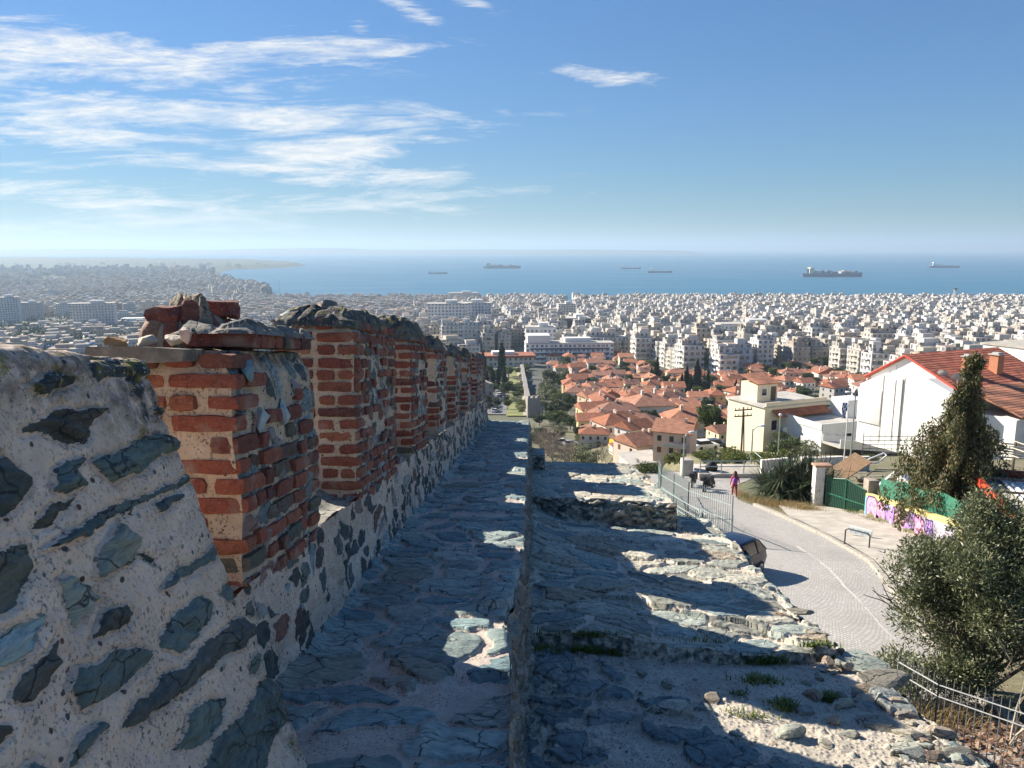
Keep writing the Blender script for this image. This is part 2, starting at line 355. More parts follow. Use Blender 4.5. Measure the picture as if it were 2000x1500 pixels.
walk = grids('wall_walk', [(W(U + .012 * fbm(U * 8, Yg * 8, 3, 2, 5), Yg, -1.6 + h), {'msk': m, 'rnd': r})], M_FLAG, wall)
# --- rough side of the walk, down to the terrace
dg = np.linspace(0, 1, 90)[None, :] ** 1.1
Ys = np.geomspace(1.15, 19.7, 640)[:, None]
dep = np.interp(Ys, [0, 11.3, 12.2, 15.9, 16.3, 19.7], [1.45, 1.4, .9, .8, 3, 3.0]); ww = -1.6 + .01 - dep * dg
m, r, h2 = flag_field(Ys + 0 * dg, ww + 0 * Ys, .30, .13, 47, .22)
out = .035 * dg + h2 * 1.3 + .03 * fbm(Ys * 2.5, ww * 4, 0, 4, 12) + .012 * fbm(Ys * 12, ww * 12, 0, 3, 13)
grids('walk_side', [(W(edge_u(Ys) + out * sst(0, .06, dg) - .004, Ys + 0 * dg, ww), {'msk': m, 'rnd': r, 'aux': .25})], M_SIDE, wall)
# --- parapet base, inner face
Yb = np.geomspace(2.2, 19.7, 760)[:, None]; sb = np.linspace(0, 1, 96)[None, :]
wb = -1.68 + .70 * sb
m, r, h3 = flag_field(Yb + 0 * sb, wb + 0 * Yb, .19, .155, 77, .20, .72, .5, 2)
thin = sst(4, 8, Yb); m = m * np.clip(thin * 1.3 + (fbm(Yb * 2, wb * 2, 0, 2, 3) > -.05), 0, 1)
Ub = UIN + .045 * (1 - sb) ** 2 + h3 * .9 + .03 * fbm(Yb * 3, wb * 4, 0, 4, 15) + .012 * fbm(Yb * 16, wb * 16, 0, 3, 16)
grids('parapet_base', [(W(Ub, Yb + 0 * sb, wb), {'msk': m, 'rnd': r})], M_BASE, wall)
# sill of the crenels: unseen outer lip raised to limit sun on the walk
ss = np.linspace(0, 1, 46)[None, :]; Yc = np.geomspace(2.4, 19.7, 420)[:, None]
us = UIN - .02 + (UOUT - UIN + .02) * ss; lipw = -.985 + (.12 + .10 * sst(4.9, 5.3, Yc) + .20 * sst(5.3, 6.4, Yc) + .10 * sst(7.6, 8.6, Yc)) * sst(.2, 1, ss) + .03 * fbm(us * 6, Yc * 6, 0, 4, 22) + .025 * (fbm(us * 2.5, Yc * 3, 7, 2, 23))
m, r, _ = flag_field(us + 0 * Yc, Yc + 0 * us, .3, .35, 24, .12)
M_SILL = masonry('sill_stones', [(0, (.16, .17, .16)), (.5, (.28, .27, .23)), (1, (.36, .34, .29))], (.42, .38, .31), pebble=False)
grids('sill', [(W(us, Yc + 0 * us, lipw), {'msk': m, 'rnd': r})], M_SILL, wall)
# --- hidden body of the wall: outer face and core
wb_ = MB()
def wallbox(mb, u0, u1, Y0, Y1, wtop, zbot, seg=6, m=0):
    ys = np.linspace(Y0, Y1, seg + 1)
    for a, b in zip(ys[:-1], ys[1:]):
        v = [W(np.float64(u), np.float64(Y), np.float64(wtop)) for Y in (a, b) for u in (u0, u1)]
        lo = [np.array([p[0], p[1], zbot(p[1])]) for p in v]
        mb.add(v + lo, [[0, 1, 3, 2], [4, 6, 7, 5], [0, 4, 5, 1], [2, 3, 7, 6], [0, 2, 6, 4], [1, 5, 7, 3]], m)
M_PLAINR = masonry('outer_rubble', SLATE, (.34, .31, .28), pebble=False, sscale=.6)
wallbox(wb_, UOUT, -.2, .3, 19.7, -1.74, lambda Y: -8.0 - .2 * Y)
wallbox(wb_, UOUT, UIN - .08, 2.4, 19.7, -1.06, lambda Y: -6.0 - .2 * Y)
wb_.build('wall_core', M_PLAINR, wall)
# --- rubble merlon end nearest the viewer, stones traced one by one in its mortar
def face_pt(px, py):           # battered inner face: u = -1.29 - .284 w
    a, b = ray(px, py); a -= K; b += S
    Y = -1.29 / (a + .284 * b); return Y, Y * b
T1 = lambda L: [face_pt(x * .35, 550 + y * .35) for x, y in L]
T2 = lambda L: [face_pt(x * .35, 975 + y * .35) for x, y in L]
ST = [T1(q) for q in [
    [(150, 560), (230, 540), (330, 510), (415, 515), (420, 560), (330, 610), (270, 625), (180, 600)],
    [(505, 470), (560, 440), (680, 425), (860, 440), (900, 480), (900, 510), (800, 540), (700, 520), (600, 540), (530, 560)],
    [(130, 850), (240, 760), (350, 710), (600, 700), (590, 730), (500, 790), (520, 850), (480, 890), (330, 880), (245, 850)],
    [(530, 1005), (640, 950), (760, 890), (900, 840), (990, 880), (1000, 920), (900, 960), (790, 1060), (640, 1125), (590, 1080)],
    [(240, 1480), (500, 1340), (720, 1240), (870, 1170), (1110, 1045), (1110, 1090), (960, 1160), (800, 1230), (700, 1310), (550, 1390), (360, 1460)],
    [(-60, 980), (60, 985), (170, 1080), (175, 1120), (120, 1200), (60, 1280), (-60, 1300)],
    [(300, 1040), (370, 990), (480, 985), (480, 1015), (440, 1040), (490, 1140), (360, 1190), (290, 1180), (310, 1110)],
    [(870, 1240), (960, 1200), (1010, 1180), (1000, 1210), (900, 1300)],
    [(1115, 1280), (1165, 1190), (1200, 1180), (1220, 1260), (1200, 1340), (1170, 1345)],
    [(840, 710), (930, 680), (1025, 690), (1010, 715), (900, 730)],
    [(215, 1320), (300, 1270), (430, 1205), (380, 1270), (290, 1350), (210, 1370)]]]
ST += [T2(q) for q in [
    [(-40, 310), (80, 255), (160, 245), (195, 340), (185, 450), (90, 570), (-40, 620)],
    [(330, 420), (370, 415), (470, 480), (580, 560), (500, 610), (430, 690), (405, 690), (380, 590)],
    [(520, 360), (560, 270), (680, 160), (730, 190), (775, 250), (740, 340), (640, 390), (560, 450), (530, 440)],
    [(885, 520), (930, 450), (1000, 390), (1130, 330), (1180, 255), (1215, 270), (1190, 330), (1080, 410), (960, 470)],
    [(1225, 520), (1260, 450), (1350, 390), (1430, 500), (1330, 560), (1260, 565)],
    [(900, 760), (950, 690), (1100, 540), (1150, 530), (1200, 590), (1190, 660), (1080, 800), (1000, 850), (920, 820)],
    [(510, 770), (590, 650), (700, 600), (735, 630), (680, 700), (600, 780)],
    [(-40, 780), (60, 690), (255, 655), (250, 710), (160, 850), (50, 920), (-40, 900)],
    [(80, 1120), (130, 1000), (240, 890), (310, 800), (345, 930), (290, 1050), (190, 1140)],
    [(415, 1080), (450, 950), (600, 900), (720, 825), (830, 850), (840, 890), (760, 970), (600, 1110), (450, 1175)],
    [(700, 1300), (780, 1130), (900, 1010), (1100, 870), (1230, 740), (1300, 680), (1390, 640), (1420, 720), (1370, 820), (1230, 890), (1100, 1020), (950, 1120), (800, 1230)],
    [(980, 1425), (1040, 1300), (1030, 1210), (1150, 1120), (1270, 1095), (1250, 1230), (1180, 1330), (1060, 1390)],
    [(1110, 1540), (1200, 1350), (1390, 1130), (1470, 1020), (1540, 960), (1620, 1080), (1650, 1190), (1560, 1290), (1470, 1430), (1430, 1540)],
    [(360, 1470), (430, 1350), (570, 1250), (600, 1280), (500, 1370), (400, 1460)], [(90, 1540), (200, 1440), (270, 1540)],
    [(1410, 880), (1440, 860), (1465, 890), (1440, 970), (1405, 970)], [(-30, 1250), (40, 1230), (50, 1290), (-30, 1370)], [(755, 330), (800, 310), (870, 320), (850, 355), (800, 350)]]]
SR = [.02, .12, .5, .25, .2, .08, .22, .45, .3, .15, .5, .56, .78, .7, .2, .24, .3, .04, .97, .52, .2, .47, .26, .17, .2, .3, .24, .5, .06]
nb, na = 360, 330
wv = np.linspace(-2.02, .02, nb)[:, None]
endY = np.interp(wv, [-2.0, -1.5, -.95, -.6, -.3, 0], [2.74, 2.66, 2.60, 2.56, 2.55, 2.54]) + .012 * fbm(wv * 9, 1.1, 0, 4, 61)
ta = np.linspace(0, 1, na)[None, :]; Ya = .75 * (1 - ta) + endY * ta
topw = .035 - .02 * np.clip(Ya - 1.5, 0, 2) + .035 * fbm(Ya * 5, .3, 0, 4, 62)
wq = np.minimum(wv, 10) + topw * sst(-.5, 0.02, wv)
qx = Ya + .024 * fbm(Ya * 11, wq * 11, 0, 5, 63, .62); qy = wq + .024 * fbm(Ya * 11, wq * 11, 5, 5, 64, .62)
msk = np.zeros(Ya.shape); rr = np.zeros(Ya.shape); hh = np.zeros(Ya.shape)
for k, (poly, rv) in enumerate(zip(ST, SR)):
    P_ = np.array(poly); lo, hi = P_.min(0) - .05, P_.max(0) + .05
    sel = (qx > lo[0]) & (qx < hi[0]) & (qy > lo[1]) & (qy < hi[1])
    if not sel.any(): continue
    dd = sdpoly(qx[sel], qy[sel], P_); mk = sst(.004, -.004, dd)
    old = msk[sel]; msk[sel] = np.maximum(old, mk); rr[sel] = np.where(dd < .004, rv, rr[sel])
    ly = fbm(qx[sel] * 9 + k, qy[sel] * 34 + qx[sel] * 10, k, 4, 65)
    hh[sel] -= .011 * np.exp(-((dd - .006) / .006) ** 2)
    hh[sel] = np.where(mk > .01, mk * (.002 + .022 * ly + .012 * np.clip(-dd / .03, 0, 1) + .02 * vn(qx[sel] * 6, qy[sel] * 8, k, 9)), hh[sel])
hm = .016 * fbm(Ya * 5, wq * 5, 0, 4, 66) + .009 * fbm(Ya * 26, wq * 26, 0, 4, 67)
rndedge = .05 * (1 - np.sqrt(np.clip(1 - np.clip((ta - .965) / .035, 0, 1) ** 2, 0, 1)))
off = hh + hm * (1 - msk * .5) - rndedge - .06 * (1 - np.sqrt(np.clip(1 - np.clip((wv + .05) / .07, 0, 1) ** 2, 0, 1)))
lich = np.clip(sst(-.24, .02, wq + .12 * fbm(Ya * 4, wq * 4, 3, 3, 68)) * .9 + .8 * np.exp(-((Ya - 2.42) / .14) ** 2 - ((wq + .16) / .13) ** 2), 0, 1)
lich = np.maximum(lich, .55 * sst(2.48, 2.58, Ya + .06 * fbm(Ya * 6, wq * 6, 2, 3, 69)))
nrm = np.array([1, .284]) / math.hypot(1, .284)
Uf = -1.29 - .284 * wq + off * nrm[0]
front = (W(Uf, Ya, wq + off * nrm[1]), {'msk': msk, 'rnd': rr, 'aux': lich})
# its top, going back, and its far end
sx = np.linspace(0, 1, 60)[None, :]; Yt = (.75 * (1 - ta) + endY[-1, 0] * ta).T
ut = Uf[-1][:, None] * (1 - sx) + (-1.95) * sx; wt = (wq + off * nrm[1])[-1][:, None] + .035 * fbm(ut * 6, Yt * 6, 0, 4, 71) * sst(0, .1, sx)
topg = (W(ut, Yt + 0 * sx, wt), {'msk': .3 + .3 * (fbm(ut * 5, Yt * 5, 9, 2, 7) > .1), 'rnd': .1, 'aux': .85})
ue = Uf[:, -1][:, None] * (1 - sx) - 1.95 * sx; we = (wq + off * nrm[1])[:, -1][:, None] + 0 * sx
endg = (W(ue, Ya[:, -1][:, None] + .04 * fbm(ue * 6, we * 6, 1, 4, 73) * sst(0, .1, sx), we), {'msk': .2, 'rnd': .3, 'aux': .2})
nearm = grids('merlon', [front, topg, endg], M_RUB, wall)
nearm['label'] = 'broken rubble merlon with dark slate stones set in pale mortar'
back = MB(); wallbox(back, -1.95, -1.35, .75, 2.5, -.06, lambda Y: -6); back.build('merlon_core', M_PLAINR, nearm)
# ------------------------------------------------------------------ brick merlons
def rbrick(mb, u0, u1, Y0, Y1, w0, w1, seed, m=1, jit=.009):
    """one worn brick: a subdivided block with knocked corners, in the wall frame"""
    nu, nY, nw = 3, 4 if Y1 - Y0 > .1 else 3, 2
    us = np.linspace(u0, u1, nu + 1); Ys = np.linspace(Y0, Y1, nY + 1); ws = np.linspace(w0, w1, nw + 1)
    c = np.array([(u0 + u1) / 2, (Y0 + Y1) / 2, (w0 + w1) / 2]); hf = np.array([u1 - u0, Y1 - Y0, w1 - w0]) / 2
    idx = {}; V = []; Fc = []
    def vid(i, j, k):
        if (i, j, k) not in idx:
            p = np.array([us[i], Ys[j], ws[k]]); q = np.abs((p - c) / hf)
            n = int(q[0] > .98) + int(q[1] > .98) + int(q[2] > .98)
            p = p - (p - c) / hf * (.0035 if n == 2 else .008 if n == 3 else 0) * np.array([1, 1, .8])
            idx[(i, j, k)] = len(V); V.append(p)
        return idx[(i, j, k)]
    for i in range(nu):
        for j in range(nY):
            Fc.append([vid(i, j, nw), vid(i + 1, j, nw), vid(i + 1, j + 1, nw), vid(i, j + 1, nw)]); Fc.append([vid(i, j, 0), vid(i, j + 1, 0), vid(i + 1, j + 1, 0), vid(i + 1, j, 0)])
    for k in range(nw):
        for i in range(nu):
            Fc.append([vid(i, 0, k), vid(i + 1, 0, k), vid(i + 1, 0, k + 1), vid(i, 0, k + 1)]); Fc.append([vid(i, nY, k), vid(i, nY, k + 1), vid(i + 1, nY, k + 1), vid(i + 1, nY, k)])
        for j in range(nY):
            Fc.append([vid(nu, j, k), vid(nu, j + 1, k), vid(nu, j + 1, k + 1), vid(nu, j, k + 1)]); Fc.append([vid(0, j, k), vid(0, j, k + 1), vid(0, j + 1, k + 1), vid(0, j + 1, k)])
    V = np.array(V); q = V * 22 + seed * 3.7
    V = V + jit * np.stack([vn(q[:, 0], q[:, 1], q[:, 2], 3), vn(q[:, 0], q[:, 1], q[:, 2], 4), vn(q[:, 0], q[:, 1], q[:, 2], 5) * .8], 1)
    mb.add(W(V[:, 0], V[:, 1], V[:, 2]), Fc, m)
def merlon(k, Y0, Y1, wt, w0, style, detail=1.0):
    """mortar core with bedded stones (grids) and courses of brick"""
    sp = .0105 / detail; seed = 100 + k * 13
    nY = max(8, int((Y1 - Y0) / sp)); nw = max(8, int((wt - w0) / sp)); nu = max(6, int((UIN - UOUT) / (sp * 1.3)))
    y = np.linspace(Y0, Y1, nY)[None, :]; wz = np.linspace(w0, wt, nw)[:, None]
    bulge = .022 * fbm(y * 2.2, wz * 2.2, k, 3, seed) + .018 * fbm(y * 9, wz * 9, k, 5, seed + 1, .62)
    m, r, h = flag_field(y + 0 * wz, wz + 0 * y, .15, .12, seed + 3, .16, .7 if style != 'B' else .6, .6, 2)
    fb = sst(0, .05, y - Y0); fe = lambda u: sst(0, .05, UIN - .015 - u)
    # slow wobble of the corner lines
    cu = lambda wz: .02 * fbm(wz * 3, k, 1, 3, seed + 5) + .05 * (1 - sst(0, .12, (wt - wz))) * -1
    cy = lambda wz: .018 * fbm(wz * 3, k, 4, 3, seed + 6) + .05 * (1 - sst(0, .10, (wt - wz)))
    inner = (W(UIN - .015 + (bulge + h * .8) * fb + cu(wz), y + cy(wz) * (1 - (y - Y0) / (Y1 - Y0)) - .02 * ((y - Y0) / (Y1 - Y0)) * 0, wz), {'msk': m, 'rnd': r, 'aux': .9 * sst(.10, .0, wt - wz + .03 * fbm(y * 6, wz * 6, 1, 3, 4))})
    u = np.linspace(UOUT, UIN - .015, nu)[None, :]
    m2, r2, h2 = flag_field(u + 0 * wz, wz + 0 * u, .13, .12, seed + 4, .2); m2 = m2 * (style != 'A') * 0
    e0 = (W(u + cu(wz), Y0 + cy(wz) + (.012 + .012 * fbm(u * 8, wz * 8, 3, 4, seed)) * fe(u) + 0 * u, wz + 0 * u), {'msk': m2, 'rnd': r2, 'aux': .6 * sst(.08, 0, wt - wz)})
    e1 = (W(u + cu(wz), Y1 - .012 + .012 * fbm(u * 8, wz * 8, 8, 4, seed) + 0 * u, wz + 0 * u), {'msk': m2, 'rnd': r2})
    ou = (W(UOUT + .02 * fbm(y * 6, wz * 6, 11, 4, seed), y + 0 * wz, wz + 0 * y), {'msk': m, 'rnd': r})
    tu = np.linspace(UOUT, UIN - .06, 12)[None, :]; ty = np.linspace(Y0 + .05, Y1, 20)[:, None]
    tp = (W(tu + 0 * ty, ty + 0 * tu, wt + .02 * fbm(tu * 8, ty * 8, 2, 3, seed) + 0 * tu), {'msk': 0., 'rnd': 0., 'aux': .8})
    o = grids('merlon', [inner, e0, e1, ou, tp], [M_CORE, M_BRICK], wall)
    mb = MB(); rg = random.Random(seed)
    pitch = .091 if style == 'A' else .089; nc = int((wt - w0) / pitch); bh = pitch - .024
    for c in range(nc):
        z0 = wt - .065 - c * pitch + rg.uniform(-.006, .006) - (0.01 if style == 'A' else 0); z1 = z0 + bh + rg.uniform(-.006, .008)
        if z0 < w0 - .02: break
        du, dy = float(cu(np.array(z0))), float(cy(np.array(z0)))
        pr = rg.uniform(.004, .018)
        frac = (wt - z0) / (wt - w0)
        skip = style == 'C' and rg.random() < .3
        # corner and near end
        if not skip:
            if c % 2: ends = [(UIN - .27, UIN, .12), (UIN - .55, UIN - .29, .12)]
            else: ends = [(UIN - .125, UIN, .25), (UIN - .27, UIN - .145, .12), (UIN - .55, UIN - .29, .12)]
            for a, b, dd in ends:
                if style == 'A' and rg.random() < .05: continue
                j = rg.uniform(-.012, .012)
                if rg.random() < .02: continue
                rbrick(mb, a + du + (j if b != UIN else 0), b + du + (pr if b == UIN else j - .008), Y0 + dy - rg.uniform(.0, .014), Y0 + dy + dd, z0 + rg.uniform(-.004, .004), z1, seed + c * 7 + a)
        # inner face
        yy = Y0 + dy + (.13 if c % 2 else .26) + .012
        while yy < Y1 - .05:
            L = rg.choice([.23, .24, .12, .25, .11])
            y1 = min(yy + L, Y1 + .006)
            mid = ((yy + y1) / 2 - Y0) / (Y1 - Y0)
            if style == 'A':       # top course, stones, mixed band, then solid brick lower down
                p = 0 if c == 0 else .4 if c < 2 else (.5 if frac < .42 else .98)
                if mid < .22 and c: p = .85
                if frac > .88: p = .6 - .5 * mid
            elif style == 'B':     # brick quoins and bands round a stone field
                p = 1 if c < 3 or c >= nc - 4 else (.85 if mid < .3 or mid > .75 else .22)
            else:
                p = .9 if c < 2 else (.55 if mid < .3 or mid > .8 else .25)
            if rg.random() < p and y1 - yy > .05:
                t = rg.uniform(-.008, .008)
                rbrick(mb, UIN - .1, UIN + du * .6 + rg.uniform(.004, .02) + float(.022 * fbm(np.array((yy + y1) * 1.1), np.array(z0 * 2.2), k, 3, seed)), yy, y1, z0 + t, z1 + t + rg.uniform(-.006, .004), seed + c * 31 + yy)
            yy = y1 + rg.uniform(.012, .03)
    # join the bricks into the merlon's own mesh
    me = mb.mesh('bricks', [M_CORE, M_BRICK]); tmp = link(bpy.data.objects.new('bricks', me))
    for a in ('msk', 'rnd', 'aux'): me.attributes.new(a, 'FLOAT', 'POINT')
    with bpy.context.temp_override(active_object=o, object=o, selected_objects=[o, tmp], selected_editable_objects=[o, tmp]):
        bpy.ops.object.join()
    return o
def cap(parent, Y0, Y1, w0, hgt, seed, uin=UIN - .02, ragged=1.0, uo=UOUT - .03, base=.06, mat=None):
    n1, n2 = 90, 60
    y = np.linspace(0, 1, n1)[:, None]; q = np.linspace(0, 1, n2)[None, :]
    edge = np.minimum(np.minimum(y, 1 - y) * 9, 1) * np.minimum(np.minimum(q, 1 - q) * 7, 1)
    dome = np.sqrt(np.clip(edge, 0, 1)); u = uo + (uin - uo + .02) * q; Y = Y0 - .02 + (Y1 - Y0 + .04) * y
    ms, r, h = flag_field(u + 0 * Y, Y + 0 * u, .17, .2, seed, .16)
    pr = (.45 + .55 * np.sin(np.pi * np.clip(q * .8 + .1, 0, 1))) * (.75 + .35 * fbm(Y * 1.8, u * 2, 0, 2, seed))
    wz = w0 - .05 + dome * (base + hgt * pr * ragged + h * 1.0 + .04 * fbm(u * 5, Y * 5, 0, 4, seed + 2))
    g = .02 * fbm(u * 9, Y * 9, 4, 3, seed + 3)
    return grids('cap', [(W(u + g, Y + g, wz), {'msk': ms, 'rnd': r, 'aux': .8 if mat is None else .25})], mat or M_CAP, parent)
MER = [(3.15, 4.28, .045, -1.22, 'A'), (5.27, 6.75, .29, -1.06, 'B'), (7.68, 8.8, .26, -1.0, 'B'), (9.65, 10.75, .18, -.98, 'C'), (11.7, 12.75, .13, -.98, 'C'), (13.85, 14.9, .13, -.98, 'C'), (16.0, 18.9, .05, -.98, 'C')]
mers = []
for k, (a, b, wt, w0, st) in enumerate(MER):
    o = merlon(k, a, b, wt, w0, st, 1.0 if k == 0 else 1.0 if k == 1 else .7 if k < 3 else .45); mers.append(o)
    o['label'] = ['red brick and stone merlon with a rubble heap on top', 'merlon of orange brick quoins with a cracked stone cap', None, None, None, None, None][k] or 'weathered brick and rubble merlon'
    if k: cap(o, a, b, wt, .11 if k == 1 else .18 if k < 4 else .13, 300 + k)
# uneven grey edge on top of the first brick merlon
tc = MB(); zc = .03
for i in range(3): rbrick(tc, UIN - .30 + i * .002, UIN + .012, 3.36 + .0 * i, 3.47, .06, .138, 900, 1) if i == 0 else None
yy = 3.49
for L in (.20, .10, .09, .18, .10, .11):
    rbrick(tc, UIN - .13, UIN + .012 + .006 * math.sin(yy * 30), yy, yy + L - .016, .06, .136 + .008 * math.sin(yy * 50), 900 + yy, 1); yy += L
tc.build('top_course', [M_CORE, M_BRICK], mers[0])
cap(mers[0], 3.35, 4.28, .17, .03, 301, uin=UIN - .0, ragged=.6, uo=-1.60, base=.03, mat=masonry('grey_crust', [(0, (.16, .15, .13)), (1, (.34, .31, .26))], (.32, .28, .22)))
# ragged rubble heap on the first merlon
def rock(name, c, size, seed, mat, parent=None, flat=1.0, rz=0.0, sub=3, tilt=(0, 0), ang=.38):
    import bmesh
    bm = bmesh.new(); bmesh.ops.create_icosphere(bm, subdivisions=sub, radius=1)
    co = np.array([v.co[:] for v in bm.verts]); rg = np.random.default_rng(seed)
    # chip the ball with random planes so it reads as broken stone
    for _ in range(16):
        n = rg.normal(size=3); n /= np.linalg.norm(n); d = rg.uniform(.32, .72)
        ex = np.maximum(co @ n - d, 0); co = co - ex[:, None] * n * .99
    co = co * (1 + .05 * fbm(co[:, 0] * 2.5 + seed, co[:, 1] * 2.5, co[:, 2] * 2.5, 4, seed)[:, None] * 2)
    co = co * np.array(size) @ rot(tilt[0], tilt[1], rz).T
    for v, p in zip(bm.verts, co): v.co = p
    me = bpy.data.meshes.new(name); bm.to_mesh(me); bm.free(); me.materials.append(mat)
    for a, val in (('msk', 1.0), ('rnd', (seed * .37) % 1), ('aux', .15)):
        at = me.attributes.new(a, 'FLOAT', 'POINT'); at.data.foreach_set('value', np.full(len(me.vertices), val, np.float32))
    o = bpy.data.objects.new(name, me); o.location = c; return link(o, parent)
def wp(u, Y, w): return tuple(float(q) for q in W(np.float64(u), np.float64(Y), np.float64(w)))
# grey slab lying across the near end of the first merlon
sl_ = MB(); 
q = [(-1.78, 3.0), (-1.6, 3.03), (-1.43, 3.08), (-1.40, 3.2), (-1.46, 3.34), (-1.6, 3.3), (-1.8, 3.26)]
lo = [wp(u, y, -.0 + .01 * math.sin(u * 9)) for u, y in q]; hi = [wp(u + .01, y + .008, .055 + .008 * math.sin(u * 14)) for u, y in q]; nq = len(q)
sl_.add(lo + hi, [list(range(nq))[::-1], list(range(nq, 2 * nq))] + [[i, (i + 1) % nq, nq + (i + 1) % nq, nq + i] for i in range(nq)])
M_SLAB = plain('grey_slate', (.19, .175, .14), .9, .5, 14, bump=.02)
sl_.build('slab', M_SLAB, mers[0])
# the heap: a ragged mortar lump with broken brick in it, part of the merlon
y = np.linspace(0, 1, 90)[:, None]; q = np.linspace(0, 1, 90)[None, :]
edge = np.clip(np.minimum(np.minimum(y, 1 - y) * 6, 1) * np.minimum(np.minimum(q, 1 - q) * 5, 1), 0, 1) ** .45
u = -1.80 + .34 * q; Yh = 3.44 + .54 * y
hw = .03 + edge * (.19 + .10 * fbm(u * 4, Yh * 4, 0, 2, 91) + .05 * fbm(u * 12, Yh * 12, 0, 4, 92))
ms, r, h = flag_field(u + 0 * Yh, Yh + 0 * u, .1, .11, 93, .15)
M_HEAP = masonry('rubble_heap', [(0, (.20, .06, .035)), (.3, (.26, .085, .05)), (.5, (.33, .25, .16)), (.8, (.24, .19, .13)), (1, (.38, .31, .22))], (.40, .33, .23), sscale=1.2)
grids('rubble_cap', [(W(u + .04 * fbm(u * 9, Yh * 9, 6, 3, 94), Yh + .04 * fbm(u * 9, Yh * 9, 7, 3, 95), hw + h * .8), {'msk': ms, 'rnd': r, 'aux': .1})], M_HEAP, mers[0])
hb = MB()
for u_, y_, w_, L in ((-1.68, 3.53, .20, .07), (-1.55, 3.84, .25, .09)):
    hb = MB(); rbrick(hb, u_ - .07, u_ + .07, y_ - L, y_ + L * .6, w_ - .03, w_ + .05, 5 + y_ * 3, 0, .02); hb.build('broken_brick', M_BRICK, mers[0])
M_RS = [plain('ochre_stone', (.36, .19, .08), .9, .35, 12, .02), plain('pale_stone', (.50, .42, .33), .9, .3, 12, .02), plain('pink_stone', (.46, .36, .31), .9, .3, 12, .02)]
for u_, y_, s_, mt, lb, sd in ((-1.69, 3.1, (.06, .05, .035), 0, 'ochre loose stone at the outer end of the grey slab', 3), (-1.60, 3.13, (.05, .06, .045), 1, 'small pale loose stone beside the ochre stone on the slab', 4),
                            (-1.415, 3.1, (.05, .04, .06), 2, 'upright pinkish loose stone at the inner end of the grey slab', 5), (-1.51, 3.2, (.055, .05, .05), 1, 'pale loose stone between pinkish stone and rubble heap', 8)):
    tag(rock('loose_stone', wp(u_, y_, .05 + s_[2] * .75), s_, sd, M_RS[mt]), lb, 'stone', 'loose stones on the slab')
# tall flat stones bedded on the stone cap of the second merlon
rock('cap_stone', wp(-1.55, 5.65, .40), (.17, .22, .06), 21, M_ROCK, mers[1], rz=.3, tilt=(.1, .15)); rock('cap_stone', wp(-1.68, 5.4, .34), (.14, .16, .04), 23, M_ROCK, mers[1], tilt=(.2, -.2))
rock('cap_stone', wp(-1.66, 5.45, .38), (.10, .11, .03), 24, M_ROCK, mers[1], tilt=(-.1, -.3))
# big pale and teal stones bedded in the inner face of the first merlon
M_TEAL = plain('teal_slate', (.22, .31, .32), .8, .35, 18, .02); M_PALE = plain('pale_slate', (.42, .48, .48), .85, .25, 18, .02)
def bed(Yp, w_, sy, sw, mt, sd, rx=0.0, uo=-.004): 
    rock('bedded_stone', wp(UIN + uo, Yp, w_), (.042, sy * 1.25, sw * 1.25), sd, mt, mers[0], tilt=(rx, 0))
for px, py, sy, sw, mt, rx in ((555, 805, .06, .10, M_PALE, .05), (513, 820, .065, .07, M_PALE, 0), (484, 720, .05, .05, M_TEAL, 0), (605, 1110, .05, .13, M_TEAL, -.3), (585, 1180, .08, .06, M_TEAL, -.5), (560, 1150, .05, .05, M_TEAL, 0)):
    a, b = ray(px, py); a -= K; b += S; Yp = UIN / a
    bed(Yp, b * Yp, sy, sw, mt, int(px), rx)
# ------------------------------------------------------------------ the stepped terrace below the walk
terr = tag(empty('stone_terrace', (0, 0, 0)), 'broad uneven stone terrace below the wall-walk, striped by merlon shadows', 'terrace'); terr['kind'] = 'thing'; wall['kind'] = 'thing'
YE = 6.65                        # where the terrace steps down to the gravel
def wt_(u, Y): return -2.58 - .05 * u + .28 * np.clip((.9 - u) / .9, 0, 1) ** 2 * sst(8.6, 11.4, Y)  # terrace numbers scaled about the camera to a nearer depth, keeping image positions
def wg_(u, Y): return -2.74 - .03 * u
Yv = np.geomspace(YE - .05, 12.4, 440)[:, None]; sv_ = np.linspace(0, 1, 320)[None, :]
Yw = Yv + 0 * sv_ + (.10 * np.sin(sv_ * 6 + 1) + .14 * fbm(sv_ * 5, 1.3, 0, 3, 141)) * sst(YE + .9, YE, Yv)
ed = 2.92 + .05 * fbm(Yw[:, -1:] * 2.2, 2.2, 0, 4, 140) + .09 * (_h(np.floor(Yw[:, -1:] / .42).astype(np.int64), np.ones((len(Yw), 1), np.int64), np.ones((len(Yw), 1), np.int64), 6) - .5)
eu0 = edge_u(Yw) - .01; us_ = eu0 * (1 - sv_) + ed * sv_
m, r, h = flag_field(us_, Yw, .55, .34, 142, .11, .96, .9, 2)
lam = np.floor((Yw * .8 + us_ * .42 + .35 * fbm(us_ * .7, Yw * .7, 0, 3, 143)) / .55); stp = (_h(lam.astype(np.int64), lam.astype(np.int64) * 3, lam.astype(np.int64) * 0, 5) - .5) * .085
lay = .012 * fbm(us_ * 3, Yw * 6 + us_ * 2, 0, 5, 148)
hz = wt_(us_, Yw) + h * 1.3 + lay + .09 * fbm(us_ * .8, Yw * .8, 0, 3, 144) + stp * sst(.4, 1.0, us_) - .10 * sst(.985, 1, sv_)
lipd = np.linspace(0, 1, 26)[:, None]
fu = us_[0][None, :] + 0 * lipd; fy = Yw[0][None, :] - .05 * lipd + .03 * fbm(fu * 6, lipd * 4, 0, 3, 145) * lipd; fw = hz[0][None, :] - .28 * lipd
ol = np.linspace(0, 1, 110)[None, :] ** 1.3; oy = Yw[:, -1][:, None] + 0 * ol; ow_ = hz[:, -1][:, None] - 7.0 * ol
